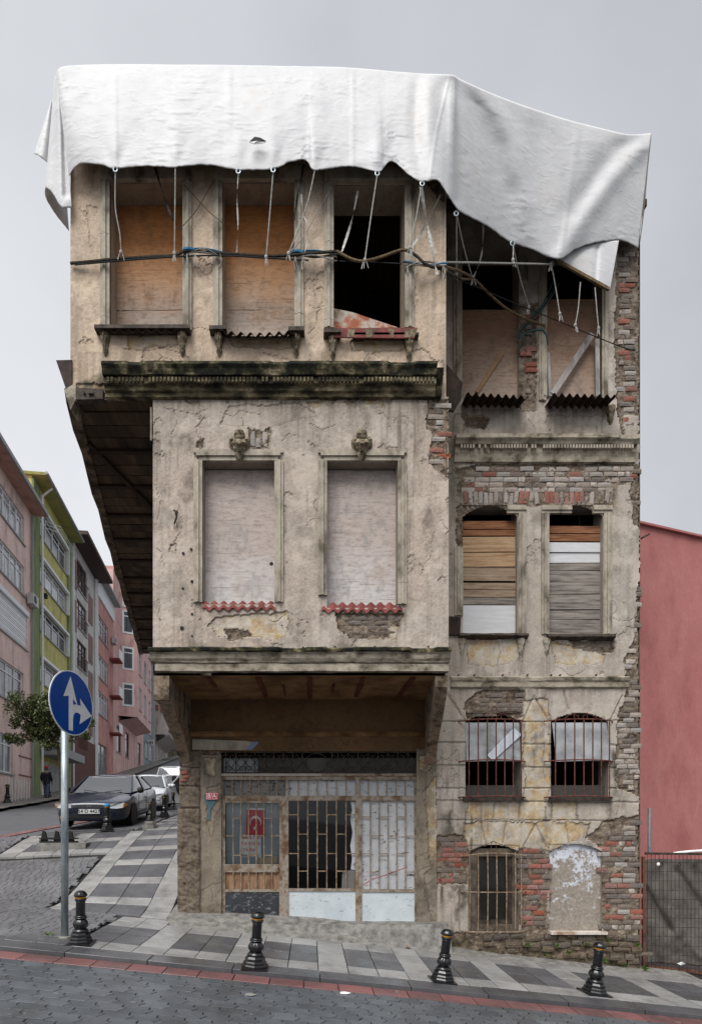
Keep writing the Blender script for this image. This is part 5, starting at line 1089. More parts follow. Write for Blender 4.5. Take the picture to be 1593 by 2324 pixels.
for x in (1040, 1076, 1140, 1196, 1250, 1270, 1352, 1420): MB().lathe([(.016, -.03), (.018, 0), (.01, .01)], 7, P(x, 1533, YW-.03), 'y').build('nail', M['rust_dark'], wall_wing)
# ------------------------------------------------------------------ tarpaulin over the roof
tp = tag(empty('roof_tarpaulin', P(560, 160, 8.3), True), 'large white tarpaulin draped over the roof of the derelict house', 'tarpaulin')
TC = [(128,168,8.12,158,400,8.16),(134,156,8.1,170,380,8.1),(150,150,8.12,190,369,8.05),(200,147,8.15,225,373,8.02),(260,146,8.15,262,381,7.98),(330,146,8.15,330,377,8.0),(400,147,8.15,398,379,7.97),(470,147,8.15,470,374,8.0),(540,148,8.15,541,385,7.97),(600,149,8.15,620,382,7.97),(640,150,8.15,660,366,8.0),(670,150,8.15,685,362,8.0),(695,151,8.15,700,368,8.0),(712,151,8.15,714,386,7.96),(760,152,8.15,760,379,8.0),(800,154,8.15,805,378,8.0),(850,158,8.15,856,390,7.96),(870,160,8.15,872,379,8.0),(890,162,8.15,886,366,8.02),(905,163,8.15,902,373,8.02),(930,165,8.15,926,396,8.0),(960,167,8.15,956,412,7.97),(990,168,8.15,988,407,8.0),(1015,169,8.15,1005,424,8.02),(1030,171,8.2,1022,452,8.1),(1045,180,8.35,1045,480,8.4),(1100,205,8.6,1100,509,8.75),(1160,229,8.85,1160,549,9.05),(1220,250,9.05,1212,567,9.25),(1290,272,9.25,1265,587,9.35),(1360,290,9.4,1310,562,9.5),(1415,303,9.55,1360,549,9.6),(1445,305,9.65,1405,544,9.7),(1477,302,9.75,1448,562,9.85)]
def tarp_sheet(name, cols, mat, parent, rows=70, sub=10, folds=(), back=0, amp=.022, belly=.05, seed=0, hemj=1):
    tops = cr_spline([(c[0], c[1], c[2]) for c in cols], sub); bots = cr_spline([(c[3], c[4], c[5]) for c in cols], sub); n = len(tops); vs = []
    px = np.zeros((rows+1, n)); py = px.copy(); YY = px.copy()
    for j in range(rows+1):
        t = j/rows
        for i in range(n):
            q = tops[i].lerp(bots[i], t); px[j, i], py[j, i], YY[j, i] = q.x, q.y, q.z-belly*math.sin(math.pi*t)**.8*(1 if t < .9 else 1)
    pin = np.clip(np.linspace(0, 1, rows+1)*8, 0, 1)[:, None]
    cr_ = fbm(px/30+seed, py/18+px/60, 5, .6); ridge = 1-abs(fbm(px/46+3+seed, py/28, 4, .55))*2.2
    wr = np.abs(fbm(px/70+seed+fbm(px/50, py/50, 2)*.6, py/22+.25*fbm(px/60+8, py/60, 2), 4, .5)); crease = np.exp(-(wr/.06)**2)*np.clip(.5+fbm(px/90+31, py/90, 2)*1.6, 0, 1)
    d = amp*.16*cr_+amp*.3*crease+amp*1.3*fbm(px/120+seed, py/160, 3)
    for fd_ in folds:
        pl, a, wd = fd_[:3]; fade = np.clip((py-fd_[3])/(pl[0][1]-fd_[3]), 0, 1)**1.3 if len(fd_) > 3 else 1
        d = d+a*fade*np.exp(-(segdist(px, py, pl)/wd)**2)
    YY = YY-d*pin
    py = py+np.clip((np.linspace(0, 1, rows+1)[:, None]-.9)*10, 0, 1)*(2.6*fbm(px/16+seed, px/40, 3)+1.2*fbm(px/5, px/9+seed, 2))*(hemj)
    for j in range(rows+1):
        for i in range(n): vs.append(tuple(P(px[j, i], py[j, i], YY[j, i])))
    fs = [(j*n+i, j*n+i+1, (j+1)*n+i+1, (j+1)*n+i) for j in range(rows) for i in range(n-1)]
    if back:
        o = len(vs)
        for k in range(1, 5):
            for i in range(n):
                v = vs[i]; f = k/4; vs.append((v[0]+.02*v[0]*f, v[1]+back*f, v[2]-.12*f*f-.05*f))
        for k in range(4):
            for i in range(n-1):
                a = i if k == 0 else o+(k-1)*n+i; b = o+k*n+i; fs.append((a, b, b+1, a+1))
    me = bpy.data.meshes.new(name); me.from_pydata(vs, [], fs); me.update(); ob = link(name, me, mat, parent, True)
    s = ob.modifiers.new('s', 'SOLIDIFY'); s.thickness = .006; return ob
FD = [([(1036, 178), (1075, 240), (1115, 330), (1150, 440), (1166, 560)], -.09, 26), ([(1040, 190), (1060, 300), (1085, 420), (1100, 520)], .07, 24), ([(1005, 170), (1010, 300), (1030, 450)], -.05, 18), ([(975, 168), (972, 300), (985, 410)], .035, 16), ([(945, 168), (940, 300), (955, 412)], -.025, 13), ([(1110, 210), (1170, 330), (1225, 570)], .05, 22),
      ([(1478, 303), (1400, 390), (1330, 480), (1270, 590)], .07, 22), ([(1440, 300), (1370, 380), (1300, 480)], -.05, 26), ([(1310, 282), (1292, 430), (1272, 575)], .018, 3), ([(1020, 172), (990, 300), (975, 405)], .012, 2.5)]
for gx_, gy_ in ((262, 380), (398, 378), (541, 385), (620, 382), (714, 386), (856, 390)):
    FD += [([(gx_, gy_), (gx_-6, gy_-150)], .03, 13, gy_-140), ([(gx_, gy_), (gx_-50, gy_-110)], -.016, 11, gy_-100), ([(gx_, gy_), (gx_+50, gy_-110)], -.016, 11, gy_-100)]
for gx_ in (260, 800, 520): FD.append(([(gx_, 150), (gx_+1, 378)], .014, 2.4))
tarp_sheet('sheet', TC, M['tarp'], tp, 80, 10, FD, 5.0)
SC = [(134,162,8.1,163,470,8.2),(128,168,8.16,140,468,8.18),(126,172,8.25,120,440,8.26),(124,180,8.4,104,425,8.4),(122,195,8.55,103,445,8.65),(124,210,8.8,118,475,8.95),(128,215,9.2,138,500,9.3),(134,220,9.7,156,524,9.7)]
tarp_sheet('side_drape', SC, M['tarp'], tp, 60, 10, [([(138, 190), (146, 300), (150, 440)], -.05, 7), ([(118, 240), (113, 330), (108, 430)], .05, 8)], 0, .02, .02, 5)
tarp_sheet('side_fold', [(118,225,8.75,78,349,8.7),(117,225,8.7,86,352,8.62),(117,230,8.7,98,360,8.62),(118,236,8.75,108,368,8.7)], M['tarp'], tp, 30, 8, (), 0, .01, .02, 8)
tarp_sheet('hanging_flap', [(1262,590,9.5,1268,594,9.52),(1300,566,9.55,1310,616,9.55),(1350,552,9.62,1350,640,9.58),(1380,547,9.66,1370,652,9.62),(1404,546,9.7,1384,657,9.66)], M['tarp'], tp, 30, 10, [([(1355, 560), (1350, 640)], -.03, 6)], 0, .012, .02, 9)
MB().bar(P(1266, 592, 9.48), P(1382, 656, 9.62), .035, .05).build('batten', M['rope_brown'], tp)
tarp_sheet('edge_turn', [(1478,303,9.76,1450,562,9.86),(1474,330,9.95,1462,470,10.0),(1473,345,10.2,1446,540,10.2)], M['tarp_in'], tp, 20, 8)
# torn hole with a lifted lip
MB().prism([P(567, 319, 7.88), P(578, 309, 7.88), P(590, 311, 7.88), P(603, 318, 7.88), P(595, 317, 7.88), P(582, 318, 7.88)], (0, 0, 0), (0, .02, 0)).build('torn_hole', M['black'], tp)
MB().prism([P(566, 321, 7.87), P(584, 318, 7.85), P(604, 320, 7.87), P(592, 324, 7.86), P(576, 325, 7.86)], (0, 0, 0), (0, .008, 0)).build('torn_lip', M['tarp'], tp)
for gx_, gy_ in ((262, 384), (541, 388), (620, 385), (856, 393), (958, 416), (1035, 484), (1163, 552), (1252, 598)):
    Yg = 7.96 if gx_ < 1000 else (8.3 if gx_ < 1100 else 9.1 if gx_ < 1200 else 9.4); MB().tube([P(gx_+4.5*math.cos(t), gy_+5*math.sin(t), Yg) for t in np.linspace(0, 6.28, 13)], .009, 5).build('eyelet_ring', M['galv'], tp)
# ------------------------------------------------------------------ ropes
def rope(pts, r, mat, label, cat='rope', name='rope', grp=None, knot=True, strap=0, n=6):
    sp_ = cr_spline([P(*p) for p in pts], n); mb = MB()
    if strap:
        for i, (a, b) in enumerate(zip(sp_[:-1], sp_[1:])):
            d = (b-a).normalized(); s = d.cross(Vector((math.sin(i*.35), math.cos(i*.35)*1.0, 0)))
            s = (s.normalized() if s.length > .01 else Vector((1, 0, 0)))*strap/2
            mb.add([a-s, a+s, b+s, b-s, a-s+Vector((0, .004, 0)), a+s+Vector((0, .004, 0)), b+s+Vector((0, .004, 0)), b-s+Vector((0, .004, 0))], [(0,1,2,3),(7,6,5,4),(0,4,5,1),(2,6,7,3),(1,5,6,2),(3,7,4,0)])
    else: mb.tube(sp_, r, 6)
    if knot:
        e = sp_[-1]; mb.lathe([(.0, .03), (.022, .02), (.026, 0), (.02, -.02), (.0, -.03)], 7, e)
        for k in range(4):
            a = random.uniform(-.03, .03); mb.tube([e, e+Vector((a, -.01, -.04)), e+Vector((a*1.8, -.015, -.1-.04*random.random()))], .005, 4)
    return tag(mb.build(name, mat), label, cat, grp)
YR = 8.1
rope([(160,597,8.26),(215,592,8.22),(262,587,8.2),(330,583,8.2),(395,579,8.2),(425,569,8.2),(500,574,8.2),(600,580,8.2),(665,578,8.18),(720,573,8.18),(765,570,8.16)], .02, M['rope_dark'], 'thick dark twisted rope stretched across the first two top-floor windows', knot=False)
rope([(170,600,8.25),(262,592,8.2),(395,582,8.19),(500,579,8.19),(610,585,8.19),(700,590,8.18)], .011, M['black'], 'thin black cable running just below the thick dark rope', 'cable', 'cable', knot=False)
rope([(765,570,8.16),(795,586,8.12),(822,592,8.1),(860,584,8.12),(905,568,8.16),(922,567,8.16)], .021, M['rope_brown'], 'thick brown rope sagging across the open dark top-floor window', knot=False)
rope([(770,592,8.16),(840,594,8.16),(912,598,8.16)], .008, M['black'], 'thin black wire crossing the open dark window below the sagging rope', 'wire', 'wire', knot=False)
rope([(922,567,8.16),(945,580,8.16),(968,600,8.16),(1005,612,8.3),(1045,632,8.8)], .02, M['rope_dark'], 'dark rope dropping to the right from the open window over the pier', knot=False)
rope([(1000,604,8.25),(1040,614,8.7),(1075,632,9.1),(1105,662,9.4),(1150,700,9.6),(1200,726,9.8),(1235,738,9.9)], .02, M['rope_brown'], 'brown rope curving down across the wing to its middle pier', knot=True)
rope([(955,594,8.15),(1050,595,8.6),(1150,597,9.0),(1250,599,9.38)], .012, M['rope_white'], 'taut white rope running level to the tarpaulin corner over the wing', knot=True)
rope([(925,600,8.2),(1020,625,8.8),(1150,680,9.5),(1300,742,9.85),(1405,785,9.93),(1440,795,9.95)], .008, M['black'], 'thin black wire slanting down across the whole wing', 'wire', 'wire', knot=False)
rope([(1045,632,8.8),(1072,632,9.1),(1040,614,8.9)], .014, M['rope_brown'], 'short knotted rope end where the ropes meet beside the pier')
for k, (pts, lab) in enumerate([
    ([(262,388,7.97),(262,470,8.05),(272,530,8.12),(275,572,8.18)], 'white rope hanging over the left side of the leftmost top window'),
    ([(398,382,7.97),(397,480,8.08),(396,575,8.18)], 'white rope hanging over the right side of the leftmost top window'),
    ([(620,388,7.97),(612,490,8.08),(604,583,8.18)], 'white rope hanging over the right half of the second top window'),
    ([(714,388,7.96),(695,470,8.06),(655,575,8.16)], 'white rope slanting over the pier between second and open window'),
    ([(856,396,7.96),(842,490,8.04),(828,590,8.1)], 'white rope hanging through the middle of the open dark window'),
    ([(956,420,7.97),(945,490,8.06),(930,562,8.14)], 'white rope down the right frame of the open dark window'),
    ([(1036,488,8.35),(1036,560,8.6),(1036,618,8.8)], 'thin white rope falling straight beside the pier edge on the wing'),
    ([(1037,488,8.35),(1052,560,8.7),(1072,630,9.08)], 'white rope slanting right to the rope knot by the wing'),
    ([(1164,556,9.1),(1180,630,9.4),(1200,696,9.7)], 'white rope dropping to the wing pier between its two top windows'),
    ([(1165,556,9.08),(1164,590,9.08)], 'short frayed white rope end hanging below the wing tarp eyelet'),
    ([(1252,604,9.4),(1262,660,9.5),(1270,712,9.55)], 'white rope with knotted end hanging from the tarpaulin corner'),
    ([(1317,640,9.55),(1312,700,9.6),(1305,738,9.62)], 'short grey rope hanging under the flap batten over the right wing window'),
    ([(1350,652,9.58),(1354,700,9.62),(1358,745,9.66)], 'knotted grey rope hanging at the right end of the flap batten')]):
    rope(pts, .009, M['rope_white'], lab, grp='ropes tying down the tarpaulin')
for pts, lab, wd, mt in [
    ([(541,390,7.97),(538,450,8.05),(540,510,8.1),(537,572,8.17)], 'white strap hanging over the left side of the second top window', .02, 'strap'),
    ([(812,432,8.26),(798,500,8.2),(776,570,8.15)], 'white strap slanting across the left part of the open dark window', .035, 'strap'),
    ([(684,440,8.2),(686,480,8.18),(698,510,8.16),(696,550,8.16),(690,580,8.15)], 'curling white strap on the pier left of the open window', .018, 'strap'),
    ([(955,422,8.0),(968,500,8.12),(980,560,8.14),(992,622,8.1)], 'wide white strap hanging across the right pier of the main block', .045, 'strap'),
    ([(1000,440,8.24),(965,510,8.2),(934,562,8.16)], 'white strap slanting down left across the right pier', .03, 'strap'),
    ([(1097,506,8.75),(1095,560,8.9),(1088,595,9.0),(1074,630,9.1)], 'white strap hanging inside the dark gap beside the wing', .025, 'strap'),
    ([(352,378,8.22),(372,445,8.2),(392,495,8.2),(413,520,8.2)], 'black strap slanting across the leftmost top window', .035, 'black'),
    ([(690,372,8.24),(676,440,8.22),(668,500,8.22)], 'black strap beside the right frame of the second top window', .03, 'black')]:
    rope(pts, .01, M[mt], lab, 'strap', 'strap', None, False, wd)
rope([(418,418,8.24),(470,475,8.22),(507,507,8.22)], .006, M['rope_brown'], 'thin cord slanting right across the pier between first two top windows', 'cord', 'cord', knot=False)
rope([(487,405,8.24),(450,470,8.22),(415,512,8.22)], .006, M['rope_brown'], 'thin cord slanting left across the pier between first two top windows', 'cord', 'cord', knot=False)
rope([(752,425,8.24),(715,490,8.22),(690,535,8.22),(660,570,8.2)], .007, M['rope_white'], 'thin cord slanting left across the pier before the open window', 'cord', 'cord', knot=False)
for k, (x0, x1, y, lab) in enumerate(((418, 505, 571, 'bundle of blue and dark cord wrapped round the pier between first two top windows'), (664, 762, 577, 'bundle of blue and white cord wrapped round the pier left of the open window'), (918, 1012, 598, 'tangle of white and green cord wrapped round the right pier of the main block'))):
    e = tag(empty('cord_bundle', P((x0+x1)/2, y, 8.2), True), lab, 'cord bundle')
    for j, mt in enumerate(('rope_blue', 'rope_dark', 'rope_white', 'rope_brown', 'rope_white')):
        mb = MB(); mb.tube(cr_spline([P(x0-2, y-6+j*4+random.uniform(-3, 3), 8.28), P(x0+4, y-5+j*3, 8.22), P((x0+x1)/2, y-4+random.uniform(-6, 10), 8.19-.01*j), P(x1-4, y+j*2.5+random.uniform(-3, 4), 8.22), P(x1+2, y+2+j*3, 8.28)], 6), .012 if j < 2 else .007, 5)
        if j == 0 and k < 2: mb.tube([P(x0, y-6, 8.2), P(x0+12, y-8, 8.17), P(x0+24, y-4, 8.18)], .024, 6)
        if j > 1:
            for q in range(3): x = random.choice((x0+6, x0+26, x1-6)); mb.tube([P(x, y+4, 8.18), P(x+random.uniform(-6, 6), y+18, 8.17), P(x+random.uniform(-9, 9), y+34, 8.18)], .004, 4)
        mb.build('cord', M[mt], e)
e = tag(empty('cable_bundle', P(1205, 745, 9.9), True), 'green cable bundle tied round the middle pier of the wing', 'cable bundle')
for j in range(5):
    o_ = random.uniform(-5, 5); MB().tube(cr_spline([P(1262+o_*3, 640+o_, 9.95), P(1235+o_, 690+o_, 9.9), P(1205+o_, 722+o_, 9.88), P(1180+o_, 752+o_, 9.87), P(1176+o_*.5, 775+o_, 9.88)], 6), .012, 5).build('cable', M['cable_green' if j % 2 else 'rope_dark'], e)
MB().tube(cr_spline([P(1178, 766, 9.86), P(1200, 752, 9.85), P(1228, 748, 9.84), P(1240, 760, 9.86), P(1243, 782, 9.9)], 6), .015, 5).build('cable', M['cable_green'], e)
# ------------------------------------------------------------------ bollards
def bollard(capmat=None):
    e = empty('bollard'); h = .715
    mb = MB(); mb.box(-.165, .165, -.165, .165, 0, .022); mb.build('base_plate', M['iron_black'], e)
    oct_ = lambda r0, r1, z0, z1: MB().lathe([(r0, z0), (r0, z0+(z1-z0)*.55), (r1, z1)], 8)
    for i, (a, b, c, d) in enumerate(((.165, .15, .022, .06), (.148, .132, .06, .1), (.128, .11, .1, .155))): 
        o = oct_(a, b, c, d).build('base_tier', M['iron_black'], e); 
    mb = MB().lathe([(.098, .155), (.106, .17), (.1, .185), (.09, .195), (.082, .205)], 20); mb.build('base_ring', M['iron_black'], e, True)
    mb = MB().lathe([(.07, .205, 0), (.086, .23, .03), (.096, .262, .07), (.088, .295, .07), (.072, .325, .04), (.062, .336, 0)], 40, lobes=10); mb.build('fluted_bulb', M['iron_black'], e, True)
    mb = MB().lathe([(.066, .336), (.084, .345), (.084, .352), (.07, .358), (.08, .366), (.074, .38), (.06, .386)], 20); mb.build('collar', M['iron_black'], e, True)
    mb = MB().lathe([(.058, .386), (.062, .4), (.06, .56), (.062, .575)], 20); mb.build('post', M['iron_black'], e, True)
    mb = MB().lathe([(.062, .575), (.074, .582), (.072, .59), (.076, .605), (.068, .612)], 20); mb.build('collar', M['iron_black'], e, True)
    mb = MB().lathe([(.066, .612), (.07, .618), (.068, .63)], 20); mb.build('yellow_band', M['gold'], e, True)
    mb = MB().lathe([(.066, .63, 0), (.086, .642, .02), (.088, .655, .03), (.074, .682, .04), (.058, .702, .04), (.034, .714, 0), (0.001, .716, 0)], 32, lobes=8); mb.build('cap', capmat or M['iron_black'], e, True)
    return e
protoB = bollard(); firstB = True
def put_bollard(px, py, label, s=1, tilt=0, rz=0, capmat=None, grp='cast iron bollards along the kerb', dz=0):
    global firstB
    if capmat: o = bollard(capmat)
    elif firstB: o = protoB; firstB = False
    else: o = copy_tree(protoB)
    p = onground(px, py); o.location = p+Vector((0, 0, dz)); o.scale = (s, s, s); o.rotation_euler = (0, tilt, rz)
    return tag(o, label, 'bollard', grp)
put_bollard(183, 2143, 'black iron bollard standing next to the sign pole', .97, .0, .1)
put_bollard(578, 2199, 'black iron bollard in front of the black door panel', 1.0, .06, .05)
put_bollard(1003, 2228, 'black iron bollard in front of the right shop pier', .97, .11, .05)
put_bollard(1348, 2257, 'black iron bollard in front of the whitewashed blocked window', 1.0, .12, .05)
put_bollard(243, 1887, 'blue capped bollard before the front of the dark blue car', 1.0, 0, .1, M['blue_cap'])
put_bollard(341, 1878, 'bollard set on a broken concrete block beside the dark car', .74, .0, .2, None, dz=.16)
p = onground(341, 1880); mb = MB()
for (r0, z0, r1, z1) in ((.2, -.05, .2, .07), (.15, .07, .14, .17)): mb.lathe([(r0, z0), (r0*1.02, (z0+z1)/2), (r1, z1)], 7, p)
tag(mb.build('concrete_block', M['concrete']), 'rough concrete footing block under a side street bollard', 'block')
put_bollard(373, 1856, 'second bollard from the stone corner on the side street', 1.0)
put_bollard(393, 1839, 'bollard nearest the stone corner on the side street', 1.0)
put_bollard(110, 1813, 'distant bollard beside the walking man', 1.35, grp='bollards along the far pavement'); put_bollard(17, 1826, 'distant bollard at the left edge by the pale railings', 1.3, grp='bollards along the far pavement')
# ------------------------------------------------------------------ road sign
pb = onground(147, 2131); sgn = tag(empty('road_sign', pb, True), 'round blue sign with white ahead and right arrows on steel pole', 'road sign')
zc = zz(1596, pb.y); MB().lathe([(.047, pb.z-.05), (.047, zc+.3)], 18, (pb.x, pb.y, 0)).build('pole', M['galv'], sgn, True)
mb = MB().lathe([(.085, pb.z-.01), (.08, pb.z+.02), (.05, pb.z+.03)], 14, (pb.x, pb.y, 0)); mb.build('footing', M['concrete'], sgn)
th = math.radians(73.8); dv = Vector((math.cos(th), math.sin(th), 0)); nv = Vector((math.sin(th), -math.cos(th), 0)); zc = zz(1597, pb.y)
cen = Vector((xx(155, pb.y), pb.y, zc)); RD = .43
def disc(r0, r1, off, nm, mt):
    n = 48; mb = MB(); c = cen+nv*off
    for i in range(n):
        t = 2*math.pi*i/n; q = dv*math.cos(t)+Vector((0, 0, math.sin(t))); mb.v += [tuple(c+q*r1), tuple(c+q*r1-nv*.012)]
    mb.f = [tuple(2*i for i in range(n)), tuple(2*i+1 for i in range(n-1, -1, -1))]+[(2*i, 2*i+1, 2*((i+1) % n)+1, 2*((i+1) % n)) for i in range(n)]; mb.build(nm, mt, sgn)
disc(0, RD, .06, 'rim', M['sign_white']); disc(0, RD*.965, .0625, 'disc', M['sign_blue'])
def arrow(nm, poly):
    mb = MB(); pts = [cen+nv*.0632+dv*(a*RD)+Vector((0, 0, b*RD)) for a, b in poly]; mb.prism(pts, (0, 0, 0), tuple(nv*.001)); bm = mb.build(nm, M['sign_white'], sgn)
arrow('ahead_arrow', [(-.16, -.86), (.03, -.86), (.03, .14), (.24, -.02), (-.08, .82), (-.4, .14), (-.16, .2)])
cu_ = [(.03+.0, -.5)]+[(.26-.24*math.cos(t)*.9, -.42+.2*math.sin(t)) for t in np.linspace(0, math.pi/2, 6)]+[(.42, -.24), (.38, -.56), (.92, -.16), (.36, .26), (.40, .0)]+[(.3-.3*math.sin(t), -.0-.04*t) for t in np.linspace(.2, 1.1, 5)]+[(.03, -.06)]
arrow('right_arrow', [(.031, -.5), (.06, -.36), (.14, -.27), (.25, -.25), (.4, -.29), (.34, -.6), (.93, -.24), (.36, .22), (.40, -.02), (.22, .0), (.1, -.02), (.031, -.06)])
for s in (-.12, .14): MB().bar((pb.x-.06, pb.y, zc+s*2), (pb.x+.06, pb.y, zc+s*2), .11, .03).build('clamp', M['galv'], sgn)
# ------------------------------------------------------------------ cars
M['car_glass'] = None
def carglass():
    k = Nodes('car_glass'); k.set(col=(22, 26, 29), rough=.05, spec=1.0); k.b.inputs['IOR'].default_value = 2.1; return k.m
M['car_glass'] = carglass(); M['chrome'] = solid('chrome', (190, 192, 195), .2, .5, .9); M['lamp_lens'] = solid('lamp_lens', (176, 182, 186), .15, .6); M['tyre'] = pmat('tyre', [(20, 20, 20), (32, 32, 32)], 8, .85, .2, 50); M['amber'] = solid('amber_lens', (190, 120, 50), .2)
M['plate'] = solid('number_plate', (206, 206, 204), .5); M['ink'] = solid('plate_ink', (24, 24, 26), .6); M['trim'] = solid('black_trim', (24, 24, 25), .6)
def carpaint(n, c): k = Nodes(n); f = k.noise(k.vec(), 2.5, 5, .6); q = lin(c); k.set(col=k.mix(f, tuple(v*.8 for v in q[:3])+(1,), tuple(min(1, v*1.2) for v in q[:3])+(1,)), rough=.28, spec=.5, coat=.7); return k.m
def car(label, paint, loc, dirx, hgt=1.0, wid=1.0, plate=None, emblem=False, door=False, van=False, grille=True):
    e = empty('parked_car'); tag(e, label, 'car', 'cars parked on the side street')
    S = [(0, .34, .60, .50), (.03, .27, .66, .66), (.12, .21, .70, .77), (.3, .19, .745, .83), (.7, .19, .82, .855), (1.15, .19, .9, .86), (2, .19, .93, .865), (3.2, .19, .95, .86), (3.75, .19, .98, .845), (4.15, .22, .97, .81), (4.34, .28, .93, .74), (4.42, .36, .84, .62)]
    mb = MB(); m = 17
    for x, zb_, zt_, hw in S:
        h = zt_-zb_; half = [(0, zb_), (hw*.88, zb_), (hw*.96, zb_+.08), (hw, zb_+.34*h), (hw*.995, zb_+.66*h), (hw*.955, zt_-.06), (hw*.86, zt_-.01), (hw*.45, zt_+.022), (0, zt_+.03)]
        ring = half+[(-a, b) for a, b in half[-2:0:-1]]; m = len(ring); mb.v += [(x, a*wid, b*hgt) for a, b in ring]
    mb.f = [(i*m+j, i*m+(j+1) % m, (i+1)*m+(j+1) % m, (i+1)*m+j) for i in range(len(S)-1) for j in range(m)]+[tuple(range(m)), tuple((len(S)-1)*m+j for j in range(m))]
    bd = mb.build('body', paint, e, True); bd.modifiers.new('b', 'SUBSURF').levels = 1; bd.modifiers['b'].render_levels = 2
    rz = 1.4*hgt if not van else 1.75*hgt; wb, wr = .76*wid, .575*wid
    xs_ = (1.12, 1.98, 2.95, 3.72) if not van else (.95, 1.6, 4.0, 4.2)
    zb0, zb1 = .9*hgt, .955*hgt
    # roof and pillars
    mb = MB(); n = 8
    for i in range(7):
        t = i/6; x = xs_[1]-.06+(xs_[2]-xs_[1]+.12)*t; z = rz-.05*(2*t-1)**2
        for j in range(n+1): u = j/n*2-1; mb.v.append((x, wr*u*1.02, z-.055*u*u*u*u-.02*u*u))
    mb.f = [(i*(n+1)+j, i*(n+1)+j+1, (i+1)*(n+1)+j+1, (i+1)*(n+1)+j) for i in range(6) for j in range(n)]
    o = mb.build('roof', paint, e, True); o.modifiers.new('s', 'SOLIDIFY').thickness = .03
    for s in (-1, 1):
        for (xa, za, ya), (xb, zb_, yb) in (((xs_[0]-.05, zb0, wb), (xs_[1]-.02, rz-.07, wr)), ((xs_[3]+.02, zb1+.01, wb-.04), (xs_[2]+.04, rz-.07, wr)), (((xs_[1]+xs_[2])/2+.02, zb0+.02, wb), ((xs_[1]+xs_[2])/2+.04, rz-.05, wr))):
            MB().bar((xa, ya*s, za), (xb, yb*s, zb_), .055, .05).build('pillar', paint, e)
    def gl(nm, a, b, c, d):
        mb = MB(); n = 6; a, b, c, d = map(Vector, (a, b, c, d))
        for i in range(n+1):
            for j in range(n+1):
                u, t = i/n, j/n; q = (a.lerp(b, u)).lerp(d.lerp(c, u), t); nn = (b-a).cross(d-a).normalized(); q += nn*.03*math.sin(math.pi*u)*math.sin(math.pi*t); mb.v.append(tuple(q))
        mb.f = [(j+(n+1)*i, j+1+(n+1)*i, j+1+(n+1)*(i+1), j+(n+1)*(i+1)) for i in range(n) for j in range(n)]; return mb.build(nm, M['car_glass'], e, True)
    gl('windscreen', (xs_[0], -wb+.05, zb0), (xs_[0], wb-.05, zb0), (xs_[1]-.02, wr-.03, rz-.06), (xs_[1]-.02, -wr+.03, rz-.06)); gl('rear_window', (xs_[3], -wb+.08, zb1), (xs_[3], wb-.08, zb1), (xs_[2]+.02, wr-.03, rz-.06), (xs_[2]+.02, -wr+.03, rz-.06))
    xm = (xs_[1]+xs_[2])/2+.03
    for s in (-1, 1):
        gl('side_window', (xs_[0]+.06, s*(wb-.01), zb0+.03), (xm-.03, s*(wb-.01), zb0+.04), (xm-.02, s*(wr+.0), rz-.07), (xs_[1]+.03, s*wr, rz-.07)); gl('side_window', (xm+.03, s*(wb-.01), zb0+.04), (xs_[3]-.08, s*(wb-.03), zb1+.02), (xs_[2]-.02, s*wr, rz-.07), (xm+.04, s*wr, rz-.07))
        mr_ = MB().lathe([(.0, -.09), (.07, -.08), (.09, 0), (.07, .07), (0, .08)], 10, (1.32, s*(wb+.16), zb0+.07), 'y'); mr_.build('wing_mirror', M['trim'] if not door else paint, e, True)
        for xw in (.82, 3.4):
            MB().lathe([(.355, -.012), (.35, .0), (.0, .004)], 22, (xw, s*.852*wid, .31), 'y').build('wheel_arch', M['trim'], e)
            wh = MB().lathe([(.2, -.09), (.28, -.1), (.305, -.07), (.305, .07), (.28, .1), (.2, .09)], 24, (xw, s*.765*wid, .3), 'y').build('wheel', M['tyre'], e, True)
            MB().lathe([(.205, -.085), (.2, .088), (.15, .07), (.05, .1), (.0, .1)] if s > 0 else [(.205, .085), (.2, -.088), (.15, -.07), (.05, -.1), (.0, -.1)], 16, (xw, s*.765*wid, .3), 'y').build('rim', M['galv'], wh)
        # head lamp on the front corner
        L_ = MB(); pts = [(-.01, .40, .64), (-.01, .40, .55), (.02, .60, .535), (.08, .735, .55), (.24, .83, .63), (.12, .76, .685), (.03, .58, .67)]
        L_.prism([(a-.012, s*b*wid, c*hgt) for a, b, c in pts], (-.018, s*.012, .008), (.06, -s*.03, 0)); lm = L_.build('headlamp', M['lamp_lens'], e)
        MB().prism([(.07, s*.745*wid, .56*hgt), (.21, s*.835*wid, .632*hgt), (.1, s*.77*wid, .678*hgt)], (-.02, s*.012, 0), (-.03, s*.022, 0)).build('indicator', M['amber'], lm)
        MB().bar((1.26, s*.872*wid, .3), (1.3, s*.872*wid, zb0-.03), .012, .008).build('door_seam', M['trim'], e); MB().bar((2.3, s*.874*wid, .3), (2.36, s*.87*wid, zb0), .012, .008).build('door_seam', M['trim'], e); MB().bar((2.1, s*.875*wid, .74), (2.28, s*.875*wid, .745), .03, .025).build('door_handle', M['trim'], e)
    MB().box(-.012, .05, -.33*wid, .33*wid, .575*hgt, .635*hgt).build('grille', M['trim'], e)
    for z in (.572, .594, .616, .638): MB().box(-.022, -.01, -.35*wid, .35*wid, z*hgt, (z+.006)*hgt).build('grille_slat', M['chrome'], e)
    MB().box(-.03, .05, -.62*wid, .62*wid, .46*hgt, .52*hgt).build('bumper', paint, e); MB().box(-.012, .02, -.5*wid, .5*wid, .3*hgt, .37*hgt).build('air_intake', M['trim'], e)
    for s in (-1, 1): MB().bar((1.08, s*.1, zb0+.02), (1.2, s*.1+.45*(-1 if s < 0 else 1)*.9, zb0+.075), .02, .015).build('wiper', M['trim'], e)
